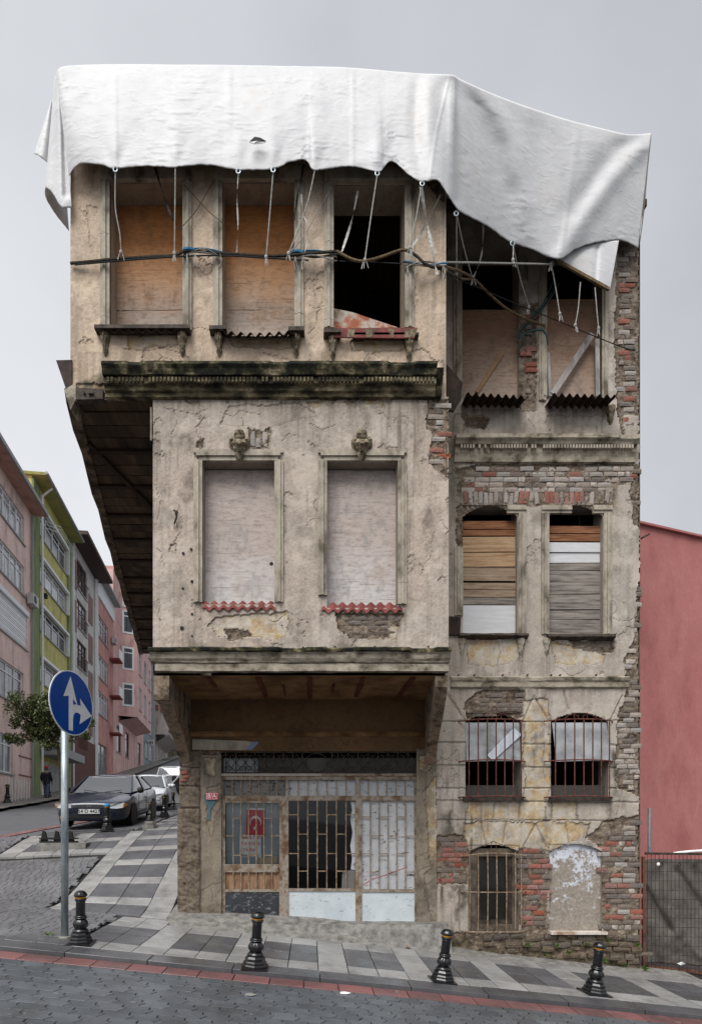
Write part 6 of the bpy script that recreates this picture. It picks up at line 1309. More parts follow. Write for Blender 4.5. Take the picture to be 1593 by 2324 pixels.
    if emblem:
        mb = MB(); mb.bar((-.032, -.035, .577*hgt), (-.032, -.028, .635*hgt), .014, .012, (1, 0, 0)); mb.bar((-.032, .035, .577*hgt), (-.032, .028, .635*hgt), .014, .012, (1, 0, 0)); mb.bar((-.032, -.03, .603*hgt), (-.032, .03, .603*hgt), .014, .012); mb.build('emblem', M['chrome'], e)
    if plate:
        pl_ = MB().box(-.05, -.031, -.26, .26, .415*hgt, .53*hgt).build('number_plate', M['plate'], e)
        T = Matrix(((0, 0, -1, -.0525), (-1, 0, 0, 0), (0, 1, 0, .472*hgt), (0, 0, 0, 1))); text(plate, .125, T, M['ink'], 'lettering', pl_, 'CENTER', 1.0, .002)
    if door:
        mb = MB().box(0, 1.05, -.03, .03, .25, .92); dd = mb.build('door', paint, e); dd.location = (1.3, -wb-.09, 0); dd.rotation_euler = (0, 0, -.95)
        fm = MB(); fm.bar((0.02, 0, .92), (.5, 0, 1.36), .04, .04); fm.bar((.5, 0, 1.36), (1.0, 0, 1.36), .04, .04); fm.bar((1.0, 0, 1.36), (1.04, 0, .9), .04, .04); fm.build('window_frame', paint, dd); MB().quad((.06, 0, .93), (1.0, 0, .93), (.98, 0, 1.34), (.5, 0, 1.34)).build('side_window', M['car_glass'], dd); MB().lathe([(.0, -.09), (.06, -.07), (.08, 0), (.06, .07), (0, .09)], 10, (.16, -.12, 1.0), 'x').build('wing_mirror', paint, dd, True)
    X, Y = loc; d = Vector((dirx[0], dirx[1], 0)).normalized(); q = Vector((X, Y, 0))+d*4
    z0, z1 = float(H(X, Y))-.06, float(H(q.x, q.y))-.06
    ex = Vector((d.x*4, d.y*4, z1-z0)).normalized(); ey = Vector((0, 0, 1)).cross(ex).normalized(); ez = ex.cross(ey)
    R = Matrix((ex, ey, ez)).transposed().to_4x4(); e.matrix_world = Matrix.Translation((X, Y, z0)) @ R; e.location = (X, Y, z0); e.rotation_euler = R.to_euler()
    return e
DS = (-.15, 1)
car('dark blue saloon car with dark side windows parked nearest the corner', carpaint('paint_navy', (20, 26, 48)), (-5.98, 15.65), (-.07, 1), 1.0, 1.08, '54 D 4427', True).scale = (1.07, 1.07, 1.07)
car('white saloon car with its door open behind the dark blue car', carpaint('paint_white', (206, 210, 214)), (-6.55, 22.6), (-.17, 1), 1.03, 1.0, None, False, True)
car('dark maroon car mostly hidden behind the dark blue car', carpaint('paint_maroon', (62, 28, 34)), (-8.5, 24.6), (-.17, 1), 1.05, 1)
car('silver van parked highest up the side street behind the white car', carpaint('paint_silver', (176, 178, 180)), (-7.9, 32.2), (-.19, 1), 1.0, 1.05, None, False, False, True)
car('white car with teal glass half hidden by the stone corner', carpaint('paint_white2', (214, 214, 214)), (-6.7, 27.9), (-.19, 1), 1.0, .95)
# ------------------------------------------------------------------ people
def skinmesh(chains, sub=1):
    vs, es, rs = [], [], []
    for ch in chains:
        for i, (p, r, con) in enumerate(ch):
            vs.append(p); rs.append(r)
            if con is not None: es.append((con if con >= 0 else len(vs)-2, len(vs)-1))
    me = bpy.data.meshes.new('s'); me.from_pydata(vs, es, []); o = bpy.data.objects.new('s', me); col.objects.link(o)
    sk = o.modifiers.new('k', 'SKIN'); sk.use_smooth_shade = True
    for i, v in enumerate(me.skin_vertices[0].data): v.radius = (rs[i], rs[i]*.82) if isinstance(rs[i], float) else rs[i]; v.use_root = i == 0
    o.modifiers.new('u', 'SUBSURF').levels = sub; m = evalmesh(o); bpy.data.objects.remove(o); return m
def person(label, loc, rz, jacket, yoke, legs, hair, cap=None, sc=1.0, walk=.14):
    e = tag(empty('person', loc), label, 'person'); e.rotation_euler = (0, 0, rz); e.scale = (sc,)*3
    skin = solid('skin', (176, 130, 108), .6)
    hip, ch, sh, nk, hd = (0, 0, .95), (0, .01, 1.2), (0, 0, 1.4), (0, .0, 1.5), (0, -.03, 1.6)
    T = [(hip, .14, None), ((0, 0, 1.08), .135, -1), ((0, .01, 1.26), (.175, .12), -1), ((0, .0, 1.42), (.13, .1), -1), ((0, -.01, 1.5), .055, -1), ((0, -.03, 1.56), (.07, .085), -1), ((0, -.035, 1.66), (.08, .1), -1), ((0, -.03, 1.735), (.05, .06), -1)]
    ch_ = [T]; k = len(T)
    arms, legc = [], []
    for s in (-1, 1):
        f = walk*s
        a = [((s*.19, 0, 1.39), .065, 3), ((s*.25, .02+f*.3, 1.15), .05, -1), ((s*.24, -.1+f*.5, .93), .04, -1), ((s*.23, -.15+f*.5, .86), (.035, .02), -1)]
        ch_.append(a); base = k+3; k += 4
        for q in range(5):
            dx = (-.03+.015*q) if q < 4 else s*-.03; fl = (.07, .08, .075, .06, .04)[q]
            ch_.append([((s*.23+dx, -.16+f*.5-(.01 if q == 4 else 0), .83 if q < 4 else .85), .009, base), ((s*.23+dx*1.2, -.165+f*.5-(.02 if q == 4 else 0), .83-fl*.6), .008, -1), ((s*.23+dx*1.2, -.18+f*.5, .83-fl), .006, -1)]); k += 3
        l = [((s*.09, 0, .9), .095, 0), ((s*.1, -f*.6, .5), .065, -1), ((s*.1, -f*.9+.03, .1), .045, -1), ((s*.1, -f*.9-.1, .04), (.04, .03), -1)]
        ch_.append(l); k += 4; legc.append(l); arms.append(a)
    link('body', skinmesh(ch_), skin, e, True)
    J = [[(hip, .235, None), ((0, 0, 1.08), .23, -1), ((0, .01, 1.26), (.26, .2), -1), ((0, 0, 1.43), (.18, .15), -1)]]; k = 4
    for a in arms: J.append([(a[0][0], .11, 3), (a[1][0], .09, -1), (a[2][0], .07, -1)])
    J[0].insert(0, ((0, 0, .74), .22, None)); J[0][1] = (hip, .235, -1)
    for a in J[1:]: a[0] = (a[0][0], a[0][1], 4)
    jk = link('jacket', skinmesh(J), jacket, e, True)
    if yoke: link('yoke', skinmesh([[((0, .02, 1.28), (.29, .225), None), ((0, .0, 1.4), (.27, .21), -1), ((0, 0, 1.48), (.15, .13), -1)]]), yoke, jk, True)
    Lg = [[((0, 0, .92), .15, None)]]; 
    for l in legc: Lg.append([(l[0][0], .11, 0), (l[1][0], .085, -1), (l[2][0], .07, -1)])
    link('trousers', skinmesh(Lg), legs, e, True)
    for s, l in zip((-1, 1), legc): q = Vector(l[2][0]); MB().prism([(q.x-.05, q.y+.07, .0), (q.x+.05, q.y+.07, 0), (q.x+.05, q.y-.2, 0), (q.x-.05, q.y-.2, 0)], (0, 0, -.01), (0, .02, .075)).build('shoe', M['black'], e)
    MB().lathe([(.04, 1.52), (.092, 1.56), (.1, 1.64), (.09, 1.71), (.05, 1.755), (0, 1.76)], 14, (0, -.012, 0)).build('hair', hair, e, True)
    if cap: MB().lathe([(.102, 1.66), (.106, 1.7), (.09, 1.75), (.05, 1.785), (0, 1.79)], 14, (0, -.018, 0)).prism([(-.08, -.08, 1.67), (.08, -.08, 1.67), (.06, -.2, 1.655), (-.06, -.2, 1.655)], (0, 0, 0), (0, 0, .012)).build('cap', cap, e, True)
    # face: nose, eyes, mouth, ears on the head's front (-y)
    MB().prism([(-.012, -.128, 1.6), (.012, -.128, 1.6), (0, -.125, 1.645)], (0, 0, 0), (0, -.022, -.006)).build('nose', skin, e); MB().box(-.025, .025, -.121, -.112, 1.572, 1.58).build('mouth', M['print_red'], e)
    for s in (-1, 1): MB().lathe([(0, -.008), (.011, 0), (0, .008)], 8, (s*.032, -.118, 1.648), 'y').build('eye', M['white'], e); MB().lathe([(0, -.012), (.026, 0), (0, .012)], 8, (s*.088, -.03, 1.63), 'x').build('ear', skin, e)
    return e
mp = onground(105, 1814)
person('man in red cap and dark jacket with grey yoke walking away uphill', mp, math.pi, solid('navy_jacket', (32, 34, 44), .85), solid('grey_yoke', (104, 102, 100), .85), solid('jeans', (84, 94, 112), .9), solid('grey_hair', (90, 84, 78), .9), solid('red_cap', (186, 40, 44), .8), 1.0, .1)
person('dark haired person bending at the open door of the white car', (-5.78, 24.4, float(H(-5.78, 24.4))-.42), 2.4, solid('dark_coat', (36, 36, 42), .85), None, solid('dark_trousers', (40, 40, 46), .9), solid('black_hair', (24, 20, 18), .8))
# ------------------------------------------------------------------ street tree
random.seed(12); tb = Vector((xx(140, 24.5), 24.5, 0)); tb.z = float(H(tb.x, tb.y)); tree = tag(empty('street_tree', tb, True), 'small leafy evergreen street tree behind the road sign', 'tree')
cc = P(100, 1642, 24.5); mb = MB()
mb.tube(cr_spline([tb, tb+Vector((-.02, .05, 1.2)), P(133, 1705, 24.5), P(125, 1680, 24.4), P(108, 1650, 24.4), P(98, 1615, 24.4)], 5), [.1-.003*i for i in range(26)], 8)
for q in range(13):
    a = P(random.uniform(100, 132), random.uniform(1650, 1700), 24.5); b = cc+Vector((random.uniform(-1.4, 1.3), random.uniform(-1, 1), random.uniform(-.8, 1.0))); mb.tube(cr_spline([a, a.lerp(b, .5)+Vector((0, 0, .15)), b], 4), [.04*(1-i/10) for i in range(9)], 5)
mb.build('trunk', pmat('bark', [(52, 44, 36), (86, 76, 64)], 8, .95, .6, 40), tree)
lv = [pmat('leaf_'+str(i), c, 2, .5, .0, 20, fine=0) for i, c in enumerate(([(48, 58, 32), (70, 82, 44)], [(84, 96, 54), (108, 116, 66)], [(122, 124, 84), (146, 144, 104)]))]
cl_ = [(random.uniform(-1.25, 1.35)*random.uniform(.5, 1), random.gauss(0, .5), random.uniform(-.75, .85), random.uniform(.3, .5)) for _ in range(34)]+[(-1.25, 0, .05, .3), (-1.5, 0, -.65, .25), (-1.1, 0, -.7, .3), (.9, 0, .5, .35), (1.4, .2, .1, .35), (-.4, 0, 1.0, .3), (.1, 0, 1.1, .25), (1.8, .3, .1, .25), (1.7, .2, -.5, .2), (.3, -.2, -.9, .3)]
lm = [MB(), MB(), MB()]
for cxl, cyl, czl, cr_l in cl_:
    for _ in range(190):
        d = Vector((random.gauss(0, 1), random.gauss(0, 1), random.gauss(0, 1))).normalized()*cr_l*random.random()**.5; p = cc+Vector((cxl, cyl, czl))+d
        n_ = Vector((random.gauss(0, 1), random.gauss(0, 1), random.gauss(.5, 1))).normalized(); a = n_.orthogonal().normalized(); a = Matrix.Rotation(random.uniform(0, 6.28), 3, n_) @ a; b = n_.cross(a); l, w_ = random.uniform(.06, .1), random.uniform(.024, .038)
        lm[random.choices((0, 1, 2), (5, 3, 1))[0]].add([p-a*l, p-b*w_, p+a*l+n_*.01, p+b*w_], [(0, 1, 2, 3)])
for i in range(3): lm[i].build('crown', lv[i], tree)['kind'] = 'stuff'
# ------------------------------------------------------------------ buildings across the side street
dU = Vector((-.1357, .9907, 0)); nU = Vector((.9907, .1357, 0))
class LB(MB):
    def __init__(s, Mx): super().__init__(); s.M = Mx
    def build(s, *a, **k): s.v = [tuple(s.M @ Vector(q)) for q in s.v]; return super().build(*a, **k)
def facade(mb, u0, u1, z0, z1, ops, v=0, dep=.22):
    us = sorted({u0, u1, *[o[0] for o in ops], *[o[1] for o in ops]}); zs_ = sorted({z0, z1, *[o[2] for o in ops], *[o[3] for o in ops]})
    us = [u for u in us if u0 <= u <= u1]; zs_ = [z for z in zs_ if z0 <= z <= z1]
    for a, b in zip(us[:-1], us[1:]):
        for c, d in zip(zs_[:-1], zs_[1:]):
            m, n = (a+b)/2, (c+d)/2
            if not any(o[0] < m < o[1] and o[2] < n < o[3] for o in ops): mb.quad((a, v, c), (b, v, c), (b, v, d), (a, v, d))
    for a, b, c, d in [o[:4] for o in ops]:
        w_ = v-dep; mb.quad((a, v, c), (b, v, c), (b, w_, c), (a, w_, c)); mb.quad((a, v, d), (b, v, d), (b, w_, d), (a, w_, d)); mb.quad((a, v, c), (a, v, d), (a, w_, d), (a, w_, c)); mb.quad((b, v, c), (b, v, d), (b, w_, d), (b, w_, c))
WF = {n: solid('frame_'+n, c, .6) for n, c in (('white', (230, 232, 233)), ('brown', (92, 62, 56)), ('grey', (150, 150, 150)))}
def bglass(n, c): k = Nodes(n); f = k.noise(k.vec((3, 3, .4)), 2.2, 4, .6); q = lin(c); k.set(col=k.mix(k.ramp(f, [(.42, (0, 0, 0)), (.55, (255, 255, 255))]), tuple(v*.35 for v in q[:3])+(1,), q), rough=.12, spec=.6); return k.m
BG = [bglass('curtained_glass', (150, 154, 158)), bglass('dark_window', (60, 66, 74)), bglass('pale_window', (188, 192, 196))]
def building(label, Y0, Y1, zt, zb_, mat, ops, depth=9, roof=None, name='apartment_building', frame='white', sills=True):
    Mx = Matrix(((dU.x, nU.x, 0, FX(Y0)), (dU.y, nU.y, 0, Y0), (0, 0, 1, 0), (0, 0, 0, 1))); W = (Y1-Y0)/.9907
    e = tag(empty(name, (FX(Y0), Y0, zb_), True), label, 'building', 'houses across the side street'); B = lambda: LB(Mx)
    mb = B(); facade(mb, 0, W, zb_-2, zt, ops); mb.quad((0, 0, zb_-2), (0, -depth, zb_-2), (0, -depth, zt), (0, 0, zt)); mb.quad((W, 0, zb_-2), (W, -depth, zb_-2), (W, -depth, zt), (W, 0, zt)); mb.quad((0, -depth, zb_-2), (W, -depth, zb_-2), (W, -depth, zt), (0, -depth, zt)); mb.quad((0, 0, zt-.05), (W, 0, zt-.05), (W, -depth, zt-.05), (0, -depth, zt-.05))
    mb.build('wall', mat, e)
    for o in ops: window(B, e, o, frame, sills)
    return e, B, W
def window(B, e, o, frame, sills=True, v=0):
    a, b, c, d = o[:4]; np_ = o[4] if len(o) > 4 else 2; fm = o[5] if len(o) > 5 else frame; g = BG[o[6]] if len(o) > 6 and random.random() < .6 else random.choice(BG); t = .07; w_ = v-.12
    mb = B()
    for q in ((a, a+t, c, d), (b-t, b, c, d), (a+t, b-t, c, c+t), (a+t, b-t, d-t, d)): mb.box(q[0], q[1], w_-.04, w_+.03, q[2], q[3])
    for i in range(1, np_): x = a+(b-a)*i/np_; mb.box(x-.04, x+.04, w_-.04, w_+.03, c+t, d-t)
    if d-c > 1.1: z = c+(d-c)*.74; mb.box(a+t, b-t, w_-.03, w_+.02, z-.03, z+.03)
    f = mb.build('window', WF[fm], e); mb = B(); mb.quad((a, w_-.02, c), (b, w_-.02, c), (b, w_-.02, d), (a, w_-.02, d)); mb.build('pane', g, f)
    if sills: mb = B(); mb.box(a-.1, b+.1, v-.1, v+.08, c-.09, c-.01); mb.build('sill', WF['grey'], f)
wallm = lambda n, c: pmat('render_'+n, [tuple(int(v*.8) for v in c), tuple(int(v*.95) for v in c), c, tuple(min(255, int(v*1.04)) for v in c)], 1.6, .9, .25, 20, (1, 1, .35))
uY = lambda Y, Y0: (Y-Y0)/.9907
Y0 = 20.0; q = lambda Y: uY(Y, Y0)
ops = [(q(a), q(b), c, d, n, 'white', g) for (a, b, c, d, n, g) in ((26.6, 31.0, 14.75, 16.2, 5, 2), (26.6, 31.0, 12.0, 13.55, 5, 2), (26.6, 31.4, 9.2, 11.0, 3, 2), (26.6, 30.9, 6.0, 7.8, 4, 0), (26.8, 29.4, 2.3, 4.2, 3, 0), (21, 25, 14.75, 16.2, 4, 0), (21, 25, 12, 13.5, 4, 0), (21, 25, 9, 10.5, 4, 0), (21, 25, 6, 7.8, 4, 0))]
e, B, W = building('pale pink apartment block at the left edge with white shuttered window', Y0, 32.2, 17.0, .7, wallm('pink', (238, 210, 199)), ops)
B().box(-.2, W+.1, -9, .75, 16.98, 17.16).build('eave', wallm('eave', (196, 150, 136)), e); B().box(-.2, W+.1, .7, .86, 17.0, 17.2).build('gutter', WF['grey'], e)
B().box(q(26.5), q(31.5), -.1, .12, 11.0, 11.25).build('shutter_box', WF['white'], e)
sl_ = B()
for z in np.arange(9.25, 11.0, .09): sl_.box(q(26.6), q(31.4), -.08, -.05+.02*((z*50) % 2), z, z+.075)
sl_.build('shutter', WF['white'], e)['kind'] = 'stuff'
for yy_ in (25.9, 32.0): B().tube([(q(yy_), .1, 16.9), (q(yy_), .1, 1.0)], .06, 7).build('drainpipe', WF['grey'], e)
for z in (3.3, 4.4, 2.3): B().box(q(30.2), q(32.1), -.02, .03, z, z+.07).build('render_joint', wallm('joint', (150, 100, 88)), e)
for k in range(9): B().box(q(27+k*.4), q(27+k*.4)+.05, .5, .55, .6, 2.0).build('railing_bar', WF['white'], e)
ac = lambda B, u, v, z, lab: tag(B().box(u-.42, u+.42, v, v+.32, z, z+.58).build('air_conditioner', solid('ac_case', (190, 190, 188), .6)), lab, 'air conditioner')
def air_con(B, u, z, lab):
    o = empty('air_conditioner', B().M @ Vector((u, .1, z)), True); tag(o, lab, 'air conditioner', 'air conditioner units on the far facades')
    B().box(u-.42, u+.42, .1, .42, z, z+.58).build('case', solid('ac_case', (196, 196, 194), .6), o); B().lathe([(.22, .42), (.22, .43), (.0, .432)], 16, (u-.12, 0, z+.29), 'y').build('fan_guard', M['trim'], o)
    for s in (-.3, .3): B().box(u+s-.02, u+s+.02, 0, .4, z-.04, z).build('bracket', WF['grey'], o)
air_con(B, q(31.6), 11.7, 'white air conditioner unit on the pale pink building wall')
# green and yellow block
Y0 = 32.2; q = lambda Y: uY(Y, Y0)
ops = [(q(33.5), q(38.9), c, d, 4, 'white', g) for c, d, g in ((16.5, 18.1, 1), (13.8, 15.15, 2), (11.0, 12.35, 2), (8.0, 9.35, 0), (5.0, 6.3, 0))]+[(q(33.8), q(38.6), 1.6, 3.3, 6, 'grey', 1)]
e, B, W = building('lime green and yellow apartment block with long white windows', Y0, 39.8, 19.2, 1.25, wallm('lime', (204, 198, 126)), ops)
for a, b in ((32.2, 33.3), (39.1, 39.8)): B().box(q(a), q(b), -.02, .1, 1, 19.1).build('green_pilaster', wallm('green'+str(a), (136, 150, 106)), e)
for z in (18.1, 15.15, 12.35, 9.35): B().box(q(33.4), q(39), -.05, .2, z, z+.16).build('window_head', WF['white'], e)
for z0, z1 in ((13.8, 15.15), (11.0, 12.35), (8.0, 9.35), (16.5, 18.1)): B().box(q(38.9), q(39.05), -.05, .18, z0, z1).build('window_cheek', WF['white'], e)
B().box(-.15, W+.2, -9, .8, 19.2, 19.36).build('eave', wallm('eave2', (160, 158, 96)), e); B().tube([(-.2, .84, 19.3), (W+.2, .84, 19.3)], .09, 7).build('gutter', WF['grey'], e)
B().tube([(q(33.35), .75, 19.2), (q(33.35), .2, 18.7), (q(33.35), .2, 1.4)], .07, 7).build('drainpipe', WF['white'], e)
B().box(q(33.4), q(38.9), 0, 1.2, 3.75, 4.25).build('canopy', WF['grey'], e)
for k in range(18): B().box(q(33.8+k*.27), q(33.8+k*.27)+.05, .08, .12, 1.5, 3.4).build('window_bar', WF['white'], e)
B().lathe([(.12, -.1), (.12, .12), (.08, .2)], 10, (q(34.2), .12, 13.2)).build('wall_lamp', M['trim'], e)
for k in range(3): B().tube([(q(34), .2, 17.6-k*.2), (q(34.4), .9, 17.5-k*.2), (q(38), .9, 17.5-k*.2)], .02, 4).build('clothes_line', WF['white'], e)
# white block with mauve panels
Y0 = 39.8; q = lambda Y: uY(Y, Y0)
ops = [(q(41.6), q(44.4), c, d, 3, 'brown', 1) for c, d in ((16.8, 18.9), (14.0, 16.0), (11.1, 13.1), (8.1, 10.1), (5.2, 7.2))]
e, B, W = building('white narrow apartment block with brown window rails and dark eave', Y0, 47.0, 19.6, 1.9, wallm('white', (216, 212, 208)), ops, frame='brown')
for z in (15.6, 10.2, 18.6, 7.2): B().box(q(40.6), q(41.4), -.01, .04, z-2.2, z).build('mauve_panel', wallm('mauve', (150, 122, 116)), e)
for z in (17, 13.9, 11.0, 8.2): B().box(q(44.9), q(46.2), -.01, .04, z-1.6, z+.6).build('mauve_panel', wallm('mauve2', (150, 122, 116)), e)
B().box(-.3, W+.9, -6, 1.25, 19.6, 19.85).build('eave', solid('dark_eave', (78, 62, 58), .8), e); B().box(.4, W-.2, -8, -.6, 19.85, 22).build('setback_storey', wallm('pinkgrey', (206, 190, 190)), e)
for z in (16.8, 14.0, 11.1, 8.1, 5.2):
    for k in range(10): B().box(q(41.6)+.28*k, q(41.6)+.28*k+.03, .1, .13, z, z+.9).build('rail_bar', WF['brown'], e)
    B().box(q(41.5), q(44.5), .09, .14, z+.9, z+.95).build('hand_rail', WF['brown'], e)
for yy_ in (40.2, 46.8): B().tube([(q(yy_), .12, 19.5), (q(yy_), .12, 2)], .08, 7).build('drainpipe', WF['white'], e)
B().box(q(40), q(46.8), -.05, .1, 1.5, 6).build('brown_cladding', wallm('cladding', (112, 80, 72)), e)
# salmon block
Y0 = 47.0; q = lambda Y: uY(Y, Y0)
ops = [(q(47.7), q(52), c, d, 4, 'white', g) for c, d, g in ((15.4, 17.2, 0), (12.0, 13.9, 0), (8.9, 10.8, 0))]+[(q(48), q(51.5), 3.2, 6.4, 2, 'grey', 0)]
e, B, W = building('dark salmon block with curved bay windows between white and pink houses', Y0, 54.4, 20, 2.9, wallm('salmon', (206, 152, 144)), ops)
B().box(-.1, W+.1, -8, .7, 20, 20.2).build('eave', WF['grey'], e); B().box(0, W, -.02, .12, 18.6, 20).build('white_band', WF['white'], e)
for z in (7.8, 11.2, 14.6): B().box(q(52.6), q(54.2), 0, .9, z, z+.15).build('balcony', wallm('balc', (150, 84, 76)), e); B().box(q(52.6), q(54.2), .86, .9, z+.15, z+1.0).build('balcony_rail', WF['white'], e)
air_con(B, q(53.6), 16.3, 'white air conditioner unit on the salmon house'); B().tube([(q(47.2), .15, 19.9), (q(47.2), .15, 3)], .09, 7).build('drainpipe', WF['white'], e)
# pink block with oriel
Y0 = 54.4; q = lambda Y: uY(Y, Y0)
ops = [(q(a), q(a+2.2), c, d, 1, 'brown', 1) for a in (56, 60.5, 68.6) for c, d in ((6.6, 9.2),)]+[(q(69), q(71.2), z, z+2, 2, 'white', 0) for z in (11, 14.5, 18)]
e, B, W = building('bright pink house with tall projecting oriel beyond the salmon block', Y0, 73, 23.6, 4.0, wallm('rose', (228, 188, 182)), ops)
o1, o2 = q(57.5), q(67.5); vO = 1.7; mb = B(); zo = (10.2, 22.4); fo = [(o1+1+3.4*k, o1+2.6+3.4*k, z, z+2.3, 2, 'white', 0) for k in range(3) for z in (11.2, 14.8, 18.4)]
facade(mb, o1, o2, zo[0], zo[1], fo, vO)
Mx2 = lambda: None
mb.quad((o1, vO, zo[0]), (o1-.8, 0, zo[0]), (o1-.8, 0, zo[1]), (o1, vO, zo[1])); mb.quad((o2, vO, zo[0]), (o2, 0, zo[0]), (o2, 0, zo[1]), (o2, vO, zo[1])); mb.quad((o1, vO, zo[0]), (o2, vO, zo[0]), (o2, 0, zo[0]-.5), (o1-.8, 0, zo[0]-.5)); mb.quad((o1, vO, zo[1]), (o2, vO, zo[1]), (o2, 0, zo[1]), (o1-.8, 0, zo[1])); orl = mb.build('oriel', wallm('rose2', (228, 188, 182)), e)
for o in fo: window(B, e, o, 'white', True, vO)
for z in (11.2, 14.8, 18.4, 21.0):
    mb = B()
    def pt(t, z_, o_=.0): return (o1-.8+.8*t-o_*.9, vO*t+o_*.43, z_)
    h_ = 2.3 if z < 20 else 1.2
    for a, b in ((.2, .3), (.72, .82)): mb.add([pt(a, z, .06), pt(b, z, .06), pt(b, z+h_, .06), pt(a, z+h_, .06), pt(a, z, -.02), pt(b, z, -.02), pt(b, z+h_, -.02), pt(a, z+h_, -.02)], [(0,1,2,3),(0,4,5,1),(1,5,6,2),(2,6,7,3),(3,7,4,0)])
    for a, b in ((z, z+.18), (z+h_-.18, z+h_), (z+h_*.72, z+h_*.72+.1)): mb.add([pt(.3, a, .055), pt(.72, a, .055), pt(.72, b, .055), pt(.3, b, .055), pt(.3, a, -.02), pt(.72, a, -.02), pt(.72, b, -.02), pt(.3, b, -.02)], [(0,1,2,3),(0,4,5,1),(1,5,6,2),(2,6,7,3),(3,7,4,0)])
    f = mb.build('window', WF['white'], e); mb = B(); mb.quad(pt(.3, z+.1, .03), pt(.72, z+.1, .03), pt(.72, z+h_-.1, .03), pt(.3, z+h_-.1, .03)); mb.build('pane', BG[1], f)
B().box(0, W, -8, .15, 23.6, 23.9).build('parapet', wallm('rose3', (206, 158, 152)), e)
# grey-blue house, brick-trimmed house, old stone house
Y0 = 73; q = lambda Y: uY(Y, Y0); ops = [(q(74.5), q(77), z, z+2.2, 2, 'white', 2) for z in (11.5, 15.5, 19.5, 8)]+[(q(78), q(81), z, z+2.2, 2, 'white', 2) for z in (11.5, 15.5, 19.5, 8)]
e, B, W = building('narrow grey blue house with white windows far up the street', Y0, 83, 26, 6.5, wallm('bluegrey', (150, 158, 166)), ops)
Y0 = 83; q = lambda Y: uY(Y, Y0); ops = [(q(84+3.4*k), q(85.8+3.4*k), z, z+2.4, 2, 'white', 0) for k in range(4) for z in (9, 26)]
e, B, W = building('pale ornate house with red brick trim and oriel far up the street', Y0, 100, 30, 8, wallm('cream', (196, 186, 176)), ops)
mb = B(); fo = [(q(85)+3.2*k, q(86.6)+3.2*k, z, z+2.4, 2, 'white', 0) for k in range(4) for z in (13.5, 18, 22.5)]; facade(mb, q(84.2), q(98), 12.4, 28, fo, 2.0); mb.quad((q(84.2), 2, 12.4), (q(84.2), 0, 12.4), (q(84.2), 0, 28), (q(84.2), 2, 28)); mb.quad((q(84.2), 2, 12.4), (q(98), 2, 12.4), (q(98), 0, 11.2), (q(84.2), 0, 11.2)); mb.build('oriel', wallm('cream2', (200, 190, 182)), e)
for o in fo: window(B, e, o, 'white', True, 2.0)
rb = solid('brick_trim', (148, 92, 84), .9)
for z in (12.8, 16.4, 17.2, 21, 21.8, 25.6, 26.4): B().box(q(84.1), q(98.1), 1.9, 2.15, z, z+.28).build('brick_band', rb, e)
for z in (16.9, 21.4, 26):
    for s in (.1, .75, 1.5): B().box(q(84.05), q(84.15), s, s+.35, z-1.3+.5*abs(s-.75), z-.2).build('brick_quoin', rb, e)
Y0 = 100; q = lambda Y: uY(Y, Y0); ops = [(q(102+4.5*k), q(104+4.5*k), z, z+3, 2, 'brown', 1) for k in range(5) for z in (11, 17, 23)]
e, B, W = building('old grey brown stone house at the top of the street', Y0, 128, 29, 10, pmat('old_stone', [(96, 86, 74), (132, 122, 108), (150, 140, 126)], 1.5, .95, .5, 10), ops, frame='brown')
for z in (10, 15.5, 21.5, 28.6): B().box(0, W, -.05, .5, z, z+.4).build('ledge', M['stained'], e)
for k in range(5):
    for j in range(9): B().box(q(104.4+4.5*k), q(105.6+4.5*k), 0, .14, 11+j*.5, 11.3+j*.5).build('quoin', M['stained'], e)
pS = P(343, 1687, 74); so_ = tag(empty('shop_sign', pS, True), 'small white square projecting sign with dark square emblem up the street', 'sign')
for r_, d_, m_ in ((.36, 0, M['white']), (.24, -.03, M['ink']), (.15, -.06, M['white']), (.09, -.09, M['ink'])): MB().box(pS.x-r_, pS.x+r_, pS.y+d_-.015, pS.y+d_+.015, pS.z-r_*.9+.05, pS.z+r_*.9+.05).build('panel', m_, so_)
MB().bar((pS.x-1.2, pS.y, pS.z), (pS.x-.3, pS.y, pS.z), .05, .05).build('arm', M['trim'], so_)
# ------------------------------------------------------------------ red building and fence on the right
mr_ = pmat('red_render', [(176, 110, 106), (188, 124, 119), (182, 116, 112), (170, 106, 102)], .9, .9, .35, 22, (1, 1, .45), fine=.18)
zr = zz(1195, 14); rb0 = Vector((xx(1380, 13.6), 13.6, 0)); rb1 = rb0+(Vector((xx(1700, 15.2), 15.2, 0))-rb0)*2.4
red = tag(empty('red_building', rb0, True), 'tall windowless red rendered building right of the derelict house', 'building')
def redz(p): return zr
mb = MB(); n = 110; m = 60
for j in range(m+1):
    for i in range(n+1):
        p = rb0.lerp(rb1, i/n); z = -3.5+(zr+3.5)*j/m; mb.v.append((p.x, p.y+.01*mnoise.noise((p.x*1.5, z*1.5, 1)), z))
mb.f = [(j*(n+1)+i, j*(n+1)+i+1, (j+1)*(n+1)+i+1, (j+1)*(n+1)+i) for j in range(m) for i in range(n)]
k0 = len(mb.v); b0, b1 = rb0+Vector((1.5, 9, 0)), rb1+Vector((1.5, 9, 0)); mb.v += [(rb0.x, rb0.y, -3.5), (rb1.x, rb1.y, -3.5), tuple(b1+Vector((0, 0, -3.5))), tuple(b0+Vector((0, 0, -3.5))), (rb0.x, rb0.y, zr), (rb1.x, rb1.y, zr), tuple(b1+Vector((0, 0, zr))), tuple(b0+Vector((0, 0, zr)))]
mb.f += [(k0+1, k0+2, k0+6, k0+5), (k0+2, k0+3, k0+7, k0+6), (k0+3, k0, k0+4, k0+7), (k0+4, k0+5, k0+6, k0+7)]
mb.build('wall', mr_, red)
